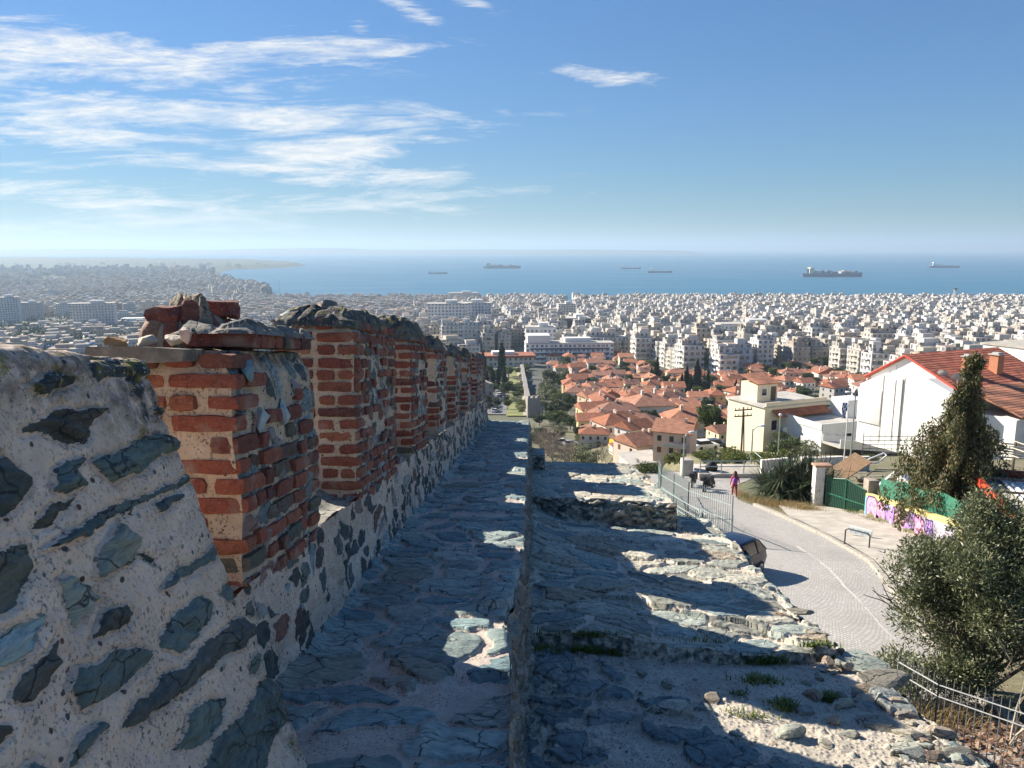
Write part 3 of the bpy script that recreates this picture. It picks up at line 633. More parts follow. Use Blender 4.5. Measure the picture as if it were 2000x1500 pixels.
m5, r5, h5 = flag_field(oy, ow_, .5, .16, 146, .15)
ou_ = us_[:, -1][:, None] + .8 * ol + h5 * 2 + .1 * fbm(oy * 1.5, ow_ * 1.5, 0, 3, 147) * sst(0, .03, ol)
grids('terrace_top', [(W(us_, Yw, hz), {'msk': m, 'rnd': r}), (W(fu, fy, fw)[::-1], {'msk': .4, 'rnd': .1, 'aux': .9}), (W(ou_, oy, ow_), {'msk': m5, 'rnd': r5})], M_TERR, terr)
def block(name, YA, YB, ul, ur, wt, wb, seed, parent, n=(150, 190)):
    a = np.linspace(0, 1, n[0])[:, None]; b = np.linspace(0, 1, n[1])[None, :]
    Yq = YA(b) * (1 - a) + YB(b) * a; uq = ul(Yq) * (1 - b) + ur(Yq) * b + .04 * fbm(Yq * 3, 1, 0, 4, seed) * sst(.9, 1, b)
    m, r, h = flag_field(uq, Yq, .5, .36, seed, .075, .97, .8, 2)
    wz = wt(uq, Yq) + h * 1.2 + .03 * fbm(uq, Yq, 0, 3, seed + 1) + .012 * fbm(uq * 2.2, Yq * 9, 0, 4, seed + 6)
    d_ = np.linspace(0, 1, 60)[:, None]; fu = uq[0][None, :] + 0 * d_; fw = wz[0][None, :] * (1 - d_) + wb * d_
    m2, r2, h2 = flag_field(fu, fw, .30, .10, seed + 2, .18, .9, 1.0, 2)
    fy = Yq[0][None, :] - (h2 * 1.8 + .04 * fbm(fu * 3, fw * 5, 0, 4, seed + 4)) * sst(0, .08, d_)
    oy = Yq[:, -1][:, None] + 0 * d_.T; ow2 = wz[:, -1][:, None] * (1 - d_.T) + (wb - 5) * d_.T; ouu = uq[:, -1][:, None] + .3 * d_.T
    return grids(name, [(W(uq, Yq, wz), {'msk': m, 'rnd': r}), (W(fu, fy, fw)[::-1], {'msk': m2, 'rnd': r2, 'aux': .7}), (W(ouu, oy, ow2), {'msk': .4, 'rnd': .3})], M_TERR, parent)  # front face darkened in colour to carry its shade
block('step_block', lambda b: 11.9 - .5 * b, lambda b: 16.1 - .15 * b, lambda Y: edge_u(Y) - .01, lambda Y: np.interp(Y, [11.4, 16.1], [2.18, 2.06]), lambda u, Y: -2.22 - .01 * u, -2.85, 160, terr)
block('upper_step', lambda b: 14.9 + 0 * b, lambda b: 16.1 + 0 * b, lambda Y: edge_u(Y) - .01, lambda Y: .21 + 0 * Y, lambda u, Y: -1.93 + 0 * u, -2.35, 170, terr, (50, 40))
# gravel ground in front of the terrace, inside the wall top
Yg2 = np.geomspace(3.2, YE + .25, 360)[:, None]; sg2 = np.linspace(0, 1, 380)[None, :]
ug = (edge_u(Yg2) - .02) * (1 - sg2) + (3.07 + .07 * fbm(Yg2 * 2.5, 1, 0, 4, 181)) * sg2; yg = Yg2 + 0 * sg2
m, r, h = flag_field(ug, yg, .46, .30, 182, .16, .9, .9, 2)
zone = sst(.15, -.25, ug - .9 + .6 * fbm(ug * .9, yg * .9, 0, 3, 183) + .6 * (yg - 5.8)) * .9    # half-buried slabs nearer the walk
zone = np.maximum(zone, sst(.12, .3, fbm(ug * 1.0, yg * 1.3, 4, 3, 189))); m = m * zone
f1, f2, r9, q9, _, _ = voro(ug * 27, yg * 27, 184); peb = (q9 > .4) * np.clip(.45 - f1, 0, 1) * .028
g1, g2_, r8, q8, _, _ = voro(ug * 9, yg * 9, 190); peb = np.maximum(peb, (q8 > .9) * np.clip(.4 - g1, 0, 1) * .10)
wgz = wg_(ug, yg) + .06 * fbm(ug * 1.2, yg * 1.2, 0, 4, 185) + h * 1.5 * (zone > .3) + peb * (1 - m) + .022 * fbm(ug * 7, yg * 7, 0, 4, 186)
rr2 = np.where(m > .3, r * .35, r9)
M_GR2 = masonry('terrace_gravel', [(0, (.10, .14, .15)), (.2, (.15, .2, .21)), (.36, (.25, .26, .24)), (.5, (.34, .32, .265)), (.8, (.44, .41, .34)), (1, (.55, .52, .44))], (.50, .45, .365), sscale=.8)
mk2 = np.maximum(m, (peb > .004) * .45)
oz2 = np.linspace(0, 1, 80)[None, :] ** 1.3; oyg = yg[:, -1][:, None] + 0 * oz2; owg = wgz[:, -1][:, None] - 6 * oz2
m6, r6, h6 = flag_field(oyg, owg, .4, .16, 187, .15, .9, 1, 2)
oug = ug[:, -1][:, None] + .5 * oz2 + h6 * 2 + .12 * fbm(oyg * 1.5, owg * 1.5, 0, 3, 188) * sst(0, .05, oz2)
grids('gravel_bed', [(W(ug, yg, wgz), {'msk': mk2, 'rnd': rr2}), (W(oug, oyg, owg), {'msk': m6, 'rnd': r6, 'aux': .2})], M_GR2, terr)
def ground_on_terrace(x, Y):
    u = x - K * Y; return float((wg_(u, Y) if Y < YE else wt_(u, Y)) - S * Y)
tcore = MB(); wallbox(tcore, -.1, 2.8, 3.2, 11.8, -3.05, lambda Y: -9.2 - .17 * Y); wallbox(tcore, -.1, 1.95, 11.8, 15.9, -2.8, lambda Y: -9.2 - .17 * Y); tcore.build('terrace_core', M_PLAINR, terr)
# broken stones along the outer edge
def on_terrace(px, py):
    a, b = ray(px, py); Y = 6.0
    for _ in range(25): Y = .5 * Y + .5 * ground_on_terrace(a * Y, Y) / b
    return a * Y, Y
EDGE = [(1720, 1345, .34, .17, .10, .2, 'long rusty brown flat rock at the edge of the gravel'), (1690, 1300, .30, .26, .05, .1, 'wide grey-green slab tilted over the terrace corner'), (1600, 1330, .10, .09, .08, 0, 'small dark broken stone beside the grey-green slab'),
        (1580, 1365, .14, .13, .09, .4, 'upright grey stone among the edge rubble with pale top'), (1640, 1385, .17, .12, .09, .9, 'brownish split rock behind the grass tuft'), (1690, 1375, .15, .11, .08, .3, 'rounded pale stone just below the rusty flat rock'),
        (1720, 1378, .09, .08, .08, .1, 'lumpy mortar-covered stone below the rusty flat rock'), (1720, 1420, .20, .12, .07, -.1, 'pale mortar-crusted block in the middle of the rubble'), (1770, 1400, .17, .1, .06, .2, 'low rubble stone by the iron fence post'),
        (1775, 1440, .2, .10, .07, -.5, 'dark olive wedge stone in the rubble edge'), (1840, 1437, .22, .11, .07, -.35, 'smooth grey-green oval stone at the wall brink'), (1780, 1480, .26, .14, .09, -.2, 'large olive brown rock partly in merlon shadow'),
        (1860, 1480, .22, .12, .08, -.3, 'flat greenish stone overhanging the lowest brink'), (1660, 1440, .12, .1, .06, .5, 'low grey stone at the shadow boundary of the gravel'), (1630, 1415, .12, .09, .07, .2, 'reddish streaked stone beside the grey upright one'),
        (1320, 1395, .30, .11, .12, -.35, 'dark slate slab half buried in the gravel'), (1540, 1440, .17, .12, .07, .2, 'bluish broken slate lying in the gravel shadow'), (1380, 1440, .14, .09, .06, .1, 'small dark slate lying behind the buried slab'),
        (1560, 1290, .09, .05, .03, .2, 'thin stone chip by the grass at the terrace step'), (1560, 1195, .20, .1, .05, -.2, 'loose flat slab at the terrace rim above the street'), (1540, 1210, .18, .1, .05, -.3, 'second loose flat slab at the terrace rim above the street'), (1600, 1240, .16, .12, .05, -.3, 'grey rim slab jutting over the cobbled street')]
for i, (px, py, a, b, c, rz, lb) in enumerate(EDGE):
    x, Y = on_terrace(px, py); z = ground_on_terrace(x, Y)
    tag(rock('broken_rock', (x, Y, z + c * .30), (a, b, c * 1.15), 400 + i * 7, M_ROCK if i not in (15, 16, 17) else M_TERR, rz=rz, sub=4), lb, 'rock', 'broken stones on the terrace')
rgx = random.Random(5)
for i in range(60):              # small broken stone along the brink and in the gravel
    Y = rgx.uniform(4.4, 6.5); u = 3.0 - abs(rgx.gauss(0, .38)) if i < 44 else rgx.uniform(.9, 2.9); x = u + K * Y; sz = rgx.uniform(.03, .10)
    tag(rock('broken_rock', (x, Y, ground_on_terrace(x, Y) + sz * .35), (sz * rgx.uniform(1, 1.6), sz, sz * .6), 900 + i * 3, M_ROCK, rz=rgx.uniform(0, 3), sub=2), 'small broken stone lying along the brink of the gravel terrace', 'rock', 'small stones on the gravel terrace')
# grass on the terrace joints: uncountable blades
def grass(name, label, spots, hgt, mat, n, seed, stuff=True):
    rg = np.random.default_rng(seed); V = []; Q = []; k = 0
    for (x, Y, rx_, ry_, dens, zf) in spots:
        for _ in range(int(n * dens)):
            bx, by = x + rg.normal() * rx_ * .5, Y + rg.normal() * ry_ * .5; z = zf(bx, by)
            a = rg.uniform(0, 6.28); L = hgt * rg.uniform(.4, 1.2); wd = .004 + .003 * rg.random(); le = rg.uniform(.2, .9) * L
            e = np.array([math.cos(a), math.sin(a), 0]); p = np.array([-e[1], e[0], 0])
            b0 = np.array([bx, by, z - .01]); m_ = b0 + e * le * .35 + np.array([0, 0, L * .65]); t = b0 + e * le + np.array([0, 0, L * .85])
            V += [b0 - p * wd, b0 + p * wd, m_ + p * wd * .8, m_ - p * wd * .8, t, t + p * .0008]; Q += [[k, k + 1, k + 2, k + 3], [k + 3, k + 2, k + 5, k + 4]]; k += 6
    o = link(bpy.data.objects.new(name, fast_mesh(name, V, Q, mat, smooth=False)))
    return tag(o, label, 'grass', kind='stuff')
def leafmat(name, stops, rough=.55, trans=.25):
    s = NT(name); r = s.geo().outputs['Random Per Island']; c = s.ramp(r, stops)
    b = s.n('BsdfPrincipled', {'Base Color': c, 'Roughness': rough}); t = s.n('BsdfTranslucent', {0: c}); mx = s.n('MixShader', {0: trans, 1: b.outputs[0], 2: t.outputs[0]})
    s.t.links.new(mx.outputs[0], s.out.inputs[0]); return s.m
M_GRASS = leafmat('grass_blades', [(0, (.06, .10, .015)), (.5, (.12, .18, .03)), (.85, (.22, .24, .05)), (1, (.34, .29, .12))])
gz = lambda x, Y: ground_on_terrace(x, Y) + .01
sp = []
for px, py, rx_, ry_, dn in ((1480, 1292, .22, .08, 1.2), (1380, 1283, .3, .05, .6), (1600, 1288, .16, .05, .7), (1225, 1262, .2, .05, .3), (1060, 1260, .16, .08, 1), (1150, 1252, .25, .05, .5), (1030, 1310, .05, .25, .6), (1480, 1335, .12, .08, .35), (1530, 1385, .10, .08, .6), (1620, 1370, .08, .06, .35), (1460, 1405, .2, .05, .15), (1500, 1340, .25, .12, .2), (1020, 1390, .03, .3, .4), (1440, 1365, .1, .06, .12)):
    x, Y = on_terrace(px, py); sp.append((x, Y, rx_, ry_, dn, gz))
grass('terrace_grass', 'green grass tufts in the joints of the stone terrace', sp, .085, M_GRASS, 700, 3)
HAZE = 9.5e-5
# ------------------------------------------------------------------ terrain, water, far hills
SEA = -130.0
def px_sea(px, py): a, b = ray(px, py); Y = SEA / b; return (a * Y, Y)
COAST = [(6000, 1500), (2600, 1640), (1600, 1760), (900, 1790), (300, 1800), (0, 1790), (-330, 1770), (-470, 1800), (-560, 1880)] + [px_sea(*q) for q in [(545, 572), (520, 563), (490, 556), (455, 549), (425, 543), (418, 540), (432, 536), (440, 530), (450, 526.5), (500, 525.5), (545, 523), (580, 521), (600, 518.5), (575, 515.5), (500, 512.5), (430, 510)]] + [(-5200, 9000), (-9000, 8500), (-12000, 4000), (-12000, -9000), (12000, -9000), (12000, 1500)]
PROF_Y = [-400, 0, 56, 110, 165, 200, 260, 330, 420, 500, 700, 1000, 1400, 1750, 2000, 4000, 5500, 7000]
PROF_Z = [10, -7.2, -16.7, -29.5, -43, -50, -60, -67, -73, -78, -88.5, -102, -118.5, -127.4, -127.5, -122, -116, -110]
def terrain(x, Y, nz=True):
    x = np.asarray(x, float); Y = np.asarray(Y, float)
    z = np.interp(Y, PROF_Y, PROF_Z)
    z = z - 10.0 * sst(21, 13, x) * sst(58, 84, Y) * sst(185, 125, Y)
    z = z + .8 * sst(18.0, 18.6, x) * sst(26, 30, Y) * sst(75, 60, Y)
    z = z - 3.0 * sst(-3, -10, x) * sst(300, 100, Y)
    if not nz: return z
    z = z + .5 * fbm(x / 60, Y / 60, 0, 3, 200) * sst(60, 150, Y) * 4 * sst(900, 500, Y)
    z = z + 10 * sst(3500, 5500, Y) * sst(-900, -2500, x) + 7 * fbm(x / 700, Y / 700, 0, 3, 201) * sst(2500, 4500, Y)
    return z
def land(x, Y):
    z = terrain(x, Y); far = Y > 1300
    d = np.full(np.shape(x), -500.0); sel = np.asarray(far) | (np.abs(x) > 1200)
    if np.any(sel): d[sel] = sdpoly(np.asarray(x)[sel], np.asarray(Y)[sel], COAST)
    t = sst(25, -40, d); return np.where(sel, (SEA - 8) * (1 - t) + np.maximum(z, SEA + 1.2) * t, z)
def tz(x, Y): return float(terrain(np.array([float(x)]), np.array([float(Y)]), Y > 59)[0])
def hit(px, py, Y0=20.0, Y1=6000.0):
    """where the line of sight through a point of the photo meets the terrain"""
    a, b = ray(px, py); Ys = np.geomspace(Y0, Y1, 900); zt = terrain(a * Ys, Ys); k = np.argmax(b * Ys < zt)
    if not (b * Ys < zt).any(): return None
    Y = Ys[k]; return a * Y, Y, float(terrain(np.array([a * Y]), np.array([Y]))[0])
ang = np.r_[np.radians(np.linspace(-62, 62, 230)), np.radians(np.linspace(70, 290, 24))]; ang = np.r_[ang, ang[0] + 2 * np.pi]
rad = np.r_[0.5, np.geomspace(3, 13000, 300)]
R_, A_ = np.meshgrid(rad, ang, indexing='ij'); gx = R_ * np.sin(A_); gy = R_ * np.cos(A_); gz_ = land(gx, gy)
gz_ = gz_ - 1.2 * sst(9.5, 4.5, gx) * sst(40, 20, gy)
def ground_mat():
    s = NT('ground_soil'); v = s.geo().outputs['Position']; sep = s.n('SeparateXYZ', {0: v}); dist = sep.outputs[1]
    n = s.noise(.35, v, 8, .6); n2 = s.noise(4, v, 6, .65); n3 = s.noise(.03, v, 5)
    earth = s.mix(s.map(n, .35, .65), (.20, .165, .11), (.10, .115, .045)); earth = s.mix(s.map(n2, .5, .7, 0, .6), earth, (.30, .26, .17))
    city = s.mix(s.map(n3, .4, .6), (.09, .09, .085), (.06, .08, .05)); city = s.mix(s.map(n, .55, .7), city, (.17, .165, .15))
    c = s.mix(s.map(dist, 120, 420), earth, city); c = s.mix(s.map(dist, 2600, 4600), c, (.05, .065, .045))
    return s.bsdf(c, .95, n2, .05)
gnd = grids('ground', [(np.stack([gx, gy, gz_], -1), {})], ground_mat()); tag(gnd, kind='structure')
def sea_mat():
    s = NT('sea_water'); v = s.geo().outputs['Position']
    st = s.noise(.0011, scaled(s, v, (1, 3.2, 1)), 6, .6, 1.5); rp = s.noise(.05, v, 5, .6)
    c = s.mix(s.map(st, .35, .7), (.02, .12, .20), (.03, .15, .235))
    b = s.n('BsdfPrincipled', {'Base Color': c, 'Roughness': s.map(st, .3, .7, .28, .42), 'IOR': 1.33})
    bn = s.n('Bump', {'Height': rp, 'Distance': 3.0, 'Strength': .5}); s.set(b, 'Normal', bn)
    s.t.links.new(b.outputs[0], s.out.inputs[0]); return s.m
an = np.linspace(0, 2 * np.pi, 97)[:-1]; rr_ = [0, 1000, 3000, 9000, 27000, 60000, 100000]
P_ = np.stack([np.stack([r * np.sin(np.r_[an, 0]), r * np.cos(np.r_[an, 0]), np.full(97, SEA)], -1) for r in rr_])
sea = grids('sea', [(P_, {})], sea_mat()); tag(sea, kind='structure')
def hills(name, pts, Yd, depth, mat):
    px = np.linspace(pts[0][0], pts[-1][0], 260); py = np.interp(px, [p[0] for p in pts], [p[1] for p in pts])
    r = [ray(a, b) for a, b in zip(px, py)]; x = np.array([a for a, b in r]) * Yd; z = np.array([b for a, b in r]) * Yd
    z = z + (np.maximum(z - SEA, 0)) * .10 * fbm(x / 900, 0 * x, 0, 4, 210)
    rows = []
    for t, f in ((-1, 0.0), (-.7, .25), (-.4, .62), (-.15, .9), (0, 1.0), (.4, .7), (1, 0)):
        rows.append(np.stack([x, Yd + depth * t + depth * .12 * fbm(x / 1500, 0 * x + t, 0, 3, 211), SEA - 15 + (z - SEA + 15) * f], -1))
    o = grids(name, [(np.stack(rows), {})], mat); return tag(o, kind='structure')
M_HILL = plain('hill_scrub', (.10, .115, .085), .95, .3, .002)
hills('hills', [(-500, 491), (-200, 488), (0, 489), (60, 485.5), (160, 486.5), (260, 487), (340, 489), (430, 487), (600, 484.8), (650, 484.6), (720, 487), (830, 488), (1000, 487), (1160, 487.5), (1290, 488.5), (1340, 490)], 17000, 2500, M_HILL)
hills('far_hills', [(1640, 486), (1720, 482), (1790, 478.5), (1850, 476), (1930, 474.5), (2010, 473), (2150, 471), (2500, 474)], 30000, 3000, plain('hazed_hill_scrub', (.30, .23, .19), .95, .3, .002))  # pinkish distance haze is mixed into the far hills' base colour
# ------------------------------------------------------------------ the air
hz_ = MB(); hz_.box((0, 45000, (SEA - 12 + 260) / 2), (220000, 190000, 260 - SEA + 12))
s = NT('air'); pv = s.n('VolumePrincipled', {'Color': (.60, .80, 1.0), 'Density': HAZE, 'Anisotropy': .2}); s.t.links.new(pv.outputs[0], s.out.inputs[1])
s.m.cycles.homogeneous_volume = True
tag(hz_.build('haze', s.m), kind='stuff')
# ------------------------------------------------------------------ street
def strip(name, Y, xl, xr, dz, mat, nx=24, kind='structure', edge=0.0, seed=0):
    Yy = np.arange(Y[0], Y[-1], .25)[:, None]; t = np.linspace(0, 1, nx)[None, :]
    a = np.interp(Yy, Y, xl) + edge * fbm(Yy * .9, 0, 0, 3, seed); b = np.interp(Yy, Y, xr) + edge * fbm(Yy * .9, 9, 0, 3, seed)
    x = a * (1 - t) + b * t; yy2 = Yy + 0 * t
    z = np.interp(yy2, PROF_Y, PROF_Z) + dz + .03 * fbm(x * .5, yy2 * .5, 0, 3, 220)
    o = grids(name, [(np.stack([x, yy2, z], -1), {})], mat); return tag(o, kind=kind)
def cobble():
    s = NT('cobbles'); v = s.geo().outputs['Position']; sep = s.n('SeparateXYZ', {0: v}); x, y = sep.outputs[0], sep.outputs[1]
    arc = s.math('MULTIPLY', s.math('ABSOLUTE', s.math('SINE', s.math('MULTIPLY', x, 2.0))), .42)
    wob = s.math('MULTIPLY', s.noise(1.2, v, 2), .25)
    cv = s.n('CombineXYZ', {0: x, 1: s.math('ADD', s.math('ADD', y, arc), wob)})
    br = s.n('TexBrick', {'Vector': cv, 'Color1': (0, 0, 0), 'Color2': (1, 1, 1), 'Mortar': (.5, .5, .5), 'Scale': 1.0, 'Mortar Size': .014, 'Mortar Smooth': .4, 'Bias': 0.0, 'Brick Width': .13, 'Row Height': .115})
    n = s.noise(1.0, v, 6, .6); n2 = s.noise(40, v, 4, .6); n3 = s.noise(.25, v, 4)
    c = s.mix(br.outputs[0], (.40, .38, .35), (.52, .495, .46)); c = s.mix(s.map(n2, .45, .65, 0, .4), c, (.24, .23, .215)); c = s.mix(s.map(n, .5, .72, 0, .55), c, (.42, .39, .345)); c = s.mix(s.map(n3, .5, .65, 0, .4), c, (.27, .255, .23))
    c = s.mix(s.map(br.outputs['Fac'], .1, .6), c, (.31, .295, .27))
    h = s.math('ADD', s.math('MULTIPLY', s.math('SUBTRACT', 1.0, br.outputs['Fac']), 1.0), s.math('MULTIPLY', n2, .25))
    return s.bsdf(c, .75, h, .03)
M_COB = cobble(); M_CONC = plain('old_concrete', (.42, .385, .33), .9, .22, 1.6, bump=.02); M_KERB = plain('kerb_stone', (.36, .33, .28), .9, .2, 5, bump=.01)
RY = [4, 8, 12, 16, 20, 24, 28, 33, 38, 43, 48, 52, 56.5]; RL = [5.5, 5.6, 5.8, 6, 6.2, 6.5, 7, 8.4, 8.4, 8.6, 9.2, 9.6, 10]; RR = [9.0, 9.2, 9.7, 10.4, 11.4, 12.6, 13.7, 13.9, 13.7, 13.2, 14.2, 16.8, 17.6]
strip('road', RY, RL, RR, .03, M_COB, 40)
strip('gutter_line', [19, 28, 31], [10.3, 11.9, 12.0], [10.38, 12.0, 12.1], .036, plain('gutter_stone', (.47, .445, .405), .9, .2, 8), 3, edge=.1, seed=5)
strip('pavement', [24, 28, 31, 34, 37, 40.5], [12.85, 13.95, 14.1, 14.15, 14.0, 14.6], [18, 18, 18.05, 18.1, 18.2, 17.2], .15, M_CONC, 24)
kb = MB()
for i in range(60):
    Y0 = 14 + i * .45; xa = float(np.interp(Y0, RY, RR)); xb = float(np.interp(Y0 + .43, RY, RR)); za = float(np.interp(Y0, PROF_Y, PROF_Z)); zb2 = float(np.interp(Y0 + .43, PROF_Y, PROF_Z))
    for o in (0,):
        v = [(xa, Y0, za - .1), (xa + .2, Y0, za - .1), (xb + .2, Y0 + .43, zb2 - .1), (xb, Y0 + .43, zb2 - .1)]; kb.add(v + [(p[0], p[1], p[2] + .26) for p in v], [[0, 3, 2, 1], [4, 5, 6, 7], [0, 1, 5, 4], [1, 2, 6, 5], [2, 3, 7, 6], [3, 0, 4, 7]])
tag(kb.build('kerb', M_KERB), kind='structure')
# ------------------------------------------------------------------ foliage
def leaves_mesh(name, clumps, n, size, mat, seed, aspect=2.2, droop=0.0, shell=.5, bend=True, up=.3):
    """n leaf faces spread through the volume of ellipsoid clumps [(centre, radii)]"""
    rg = np.random.default_rng(seed); C = np.array([c for c, r in clumps]); R = np.array([r if np.ndim(r) else (r,) * 3 for c, r in clumps])
    wgt = np.prod(R, 1) ** .72; k = rg.choice(len(C), n, p=wgt / wgt.sum())
    d = rg.normal(size=(n, 3)); d /= np.linalg.norm(d, axis=1)[:, None]; rad = (shell + (1 - shell) * rg.random(n)) ** .8 * (1 + .25 * (rg.random(n) ** 6))
    P = C[k] + d * rad[:, None] * R[k]
    ax = d * .8 + rg.normal(size=(n, 3)) * .7; ax[:, 2] += up - droop * 2; ax /= np.linalg.norm(ax, axis=1)[:, None]
    t = np.cross(ax, rg.normal(size=(n, 3))); t /= np.linalg.norm(t, axis=1)[:, None] + 1e-9
    L = size * rg.uniform(.6, 1.3, n)[:, None]; Wd = L / aspect
    a = P - ax * L * .5; b = P + t * Wd * .5; c = P + ax * L * .5; e = P - t * Wd * .5
    V = np.stack([a, b, c, e], 1).reshape(-1, 3); Q = np.arange(4 * n).reshape(n, 4)
    return fast_mesh(name, V, Q, mat, smooth=False)
def branch_tree(mb, p, d, L, r, depth, rg, spread=.6, tips=None, n=5, gravity=0.0):
    pts = [np.array(p, float)]; dd = np.array(d, float); q = pts[0]
    for i in range(3):
        dd = dd + rg.normal(size=3) * .14 + np.array([0, 0, -gravity]); dd /= np.linalg.norm(dd); q = q + dd * L / 3; pts.append(q)
    mb.tube(pts, r, 0, n, r * .62)
    if depth == 0:
        if tips is not None: tips.append(q)
        return
    for i in range(rg.integers(2, 4)):
        e = dd + rg.normal(size=3) * spread; e[2] = e[2] * .8 + .15; e /= np.linalg.norm(e)
        branch_tree(mb, pts[rg.integers(2, 4)], e, L * rg.uniform(.6, .82), r * .58, depth - 1, rg, spread, tips, max(3, n - 1), gravity)
M_BARK = plain('bark', (.13, .10, .075), .95, .4, 9, .03); M_TWIG = plain('grey_twig', (.24, .20, .16), .95, .3, 9)
M_LOLIVE = leafmat('olive_leaves', [(0, (.065, .08, .035)), (.4, (.11, .13, .055)), (.75, (.18, .20, .10)), (.92, (.30, .32, .19)), (1, (.2, .16, .07))], .45, .2)
M_LGREEN = leafmat('green_leaves', [(0, (.03, .055, .015)), (.5, (.055, .09, .025)), (.85, (.09, .125, .035)), (1, (.13, .13, .04))])
M_LDARK = leafmat('dark_leaves', [(0, (.018, .035, .016)), (.6, (.035, .06, .026)), (1, (.06, .085, .04))], .5, .15)
M_LBROWN = leafmat('brown_green_sprays', [(0, (.045, .06, .022)), (.4, (.085, .10, .032)), (.68, (.13, .13, .045)), (.88, (.19, .14, .05)), (1, (.24, .14, .055))], .6, .2)
M_LDRY = leafmat('dry_twigs', [(0, (.12, .09, .06)), (.5, (.20, .16, .11)), (1, (.28, .22, .15))], .8, .15)
M_LYEL = leafmat('yellow_green_leaves', [(0, (.06, .09, .015)), (.5, (.12, .15, .03)), (1, (.2, .2, .05))])
M_LCYP = leafmat('cypress_sprays', [(0, (.012, .028, .014)), (.6, (.024, .045, .022)), (1, (.045, .07, .03))], .6, .1)
def clumpset(rg, c, R, n, fr=.42, low=-.8):
    out = []
    for _ in range(n):
        d = rg.normal(size=3); d /= np.linalg.norm(d); d[2] = max(d[2], low); q = rg.uniform(.35, .85); s_ = fr * rg.uniform(.6, 1.25)
        out.append((np.array(c) + d * q * np.array(R), np.array(R) * s_))
    return out
def tree_proto(name, h, cr, nleaf, lsize, mat, seed, trunk=.35, kind='round', aspect=1.8):
    rg = np.random.default_rng(seed); o = empty(name); t = MB(); th = h * trunk
    if kind == 'round':
        t.tube([(0, 0, -.4), (.03 * h * rg.normal(), 0, th * .6), (0.02 * h, .02 * h, th)], .035 * h, 0, 7, .022 * h)
        for i in range(5): branch_tree(t, (0.02 * h, .02 * h, th), (rg.normal(), rg.normal(), 1.3), h * .25, .014 * h, 1, rg)
        cl = clumpset(rg, (0, 0, th + (h - th) * .5), (cr, cr, (h - th) * .5), 16)
    elif kind == 'cypress':
        t.tube([(0, 0, -.4), (0, 0, h * .8)], .02 * h, 0, 6, .004 * h); cl = []
        for i in range(26):
            f = i / 25; rr = cr * (math.sin(math.pi * min(1, f * .86 + .12)) ** .7) * rg.uniform(.75, 1.1); cl.append((np.array([rg.normal() * cr * .12, rg.normal() * cr * .12, h * (.04 + .94 * f)]), np.array([rr, rr, h * .05])))
    elif kind == 'conifer':
        t.tube([(0, 0, -.4), (0, 0, h * .95)], .022 * h, 0, 6, .003 * h); cl = []
        for i in range(60):
            f = (i + .5) / 60; rr = cr * (1 - f) ** .8; a = i * 2.4; q = rr * rg.uniform(.45, .85)
            cl.append((np.array([q * math.cos(a), q * math.sin(a), h * (.10 + .88 * f) - rr * .12]), np.array([rr * .42 + .1, rr * .42 + .1, h * .03])))
    elif kind == 'bare':
        for i in range(4): branch_tree(t, (rg.normal() * .1, rg.normal() * .1, -.2), (rg.normal() * .45, rg.normal() * .45, 1.2), h * .42, .016 * h, 3, rg, .55, None, 5)
        cl = clumpset(rg, (0, 0, h * .62), (cr, cr, h * .38), 9)
    else:
        t.tube([(0, 0, -.4), (0, 0, h * .4)], .03 * h, 0, 5, .012 * h); cl = clumpset(rg, (0, 0, h * .5), (cr, cr, h * .5), 20, .36)
    t.build('trunk', M_BARK if kind != 'bare' else M_TWIG, o)
    link(bpy.data.objects.new('crown', leaves_mesh('crown', cl, nleaf, lsize, mat, seed, aspect, droop=.25 if kind == 'conifer' else 0, up=.9 if kind == 'cypress' else .3)), o)
    return o
_used = set()
def put(proto, x, Y, z, sc=1.0, rz=None, label=None, cat=None, group=None):
    o = proto if proto.name not in _used else copy_tree(proto)
    _used.add(proto.name); o.location = (x, Y, z); o.scale = (sc,) * 3 if np.ndim(sc) == 0 else sc; o.rotation_euler = (0, 0, random.uniform(0, 6.28) if rz is None else rz)
    return tag(o, label, cat, group)
# ------------------------------------------------------------------ big olive by the street
rg = np.random.default_rng(5); ol_ = tag(empty('olive_tree', (10.45, 16.0, -9.95)), 'large bushy grey-green olive tree beside the cobbled street', 'tree')
t = MB(); tips = []
for i in range(5): branch_tree(t, (rg.normal() * .15, rg.normal() * .15, -.3), (rg.normal() * .35, rg.normal() * .35, 1.3), 1.5, .08, 3, rg, .5, tips, 6)
t.build('trunk', M_BARK, ol_)
cl = clumpset(rg, (.15, 0, 2.55), (2.15, 2.0, 2.15), 70, .27, -.9) + [(np.array([-.9 + .5 * rg.normal(), -.9 + .3 * rg.normal(), .7 + .4 * rg.random()]), np.array([.55, .5, .5])) for _ in range(8)] + [(np.array([1.6 + .6 * rg.normal(), .3 * rg.normal(), 2.6 + .8 * rg.normal()]), np.array([.7, .7, .6])) for _ in range(8)]
link(bpy.data.objects.new('crown', leaves_mesh('crown', cl, 120000, .105, M_LOLIVE, 6, 3.6, shell=.3, up=.5)), ol_)
# bare sapling in front of it
bt = MB(); rg = np.random.default_rng(12)
for i in range(3): branch_tree(bt, (rg.normal() * .05, 0, 0), (.2 * rg.normal(), .2 * rg.normal(), 1.2), 1.25, .022, 3, rg, .42, None, 5)
o = bt.build('bare_sapling', plain('pale_twig', (.42, .36, .28), .9, .2, 8)); o.location = (9.6, 13.4, tz(9.6, 13.4) - .1)
tag(o, 'leafless pale sapling in front of the olive tree', 'tree')
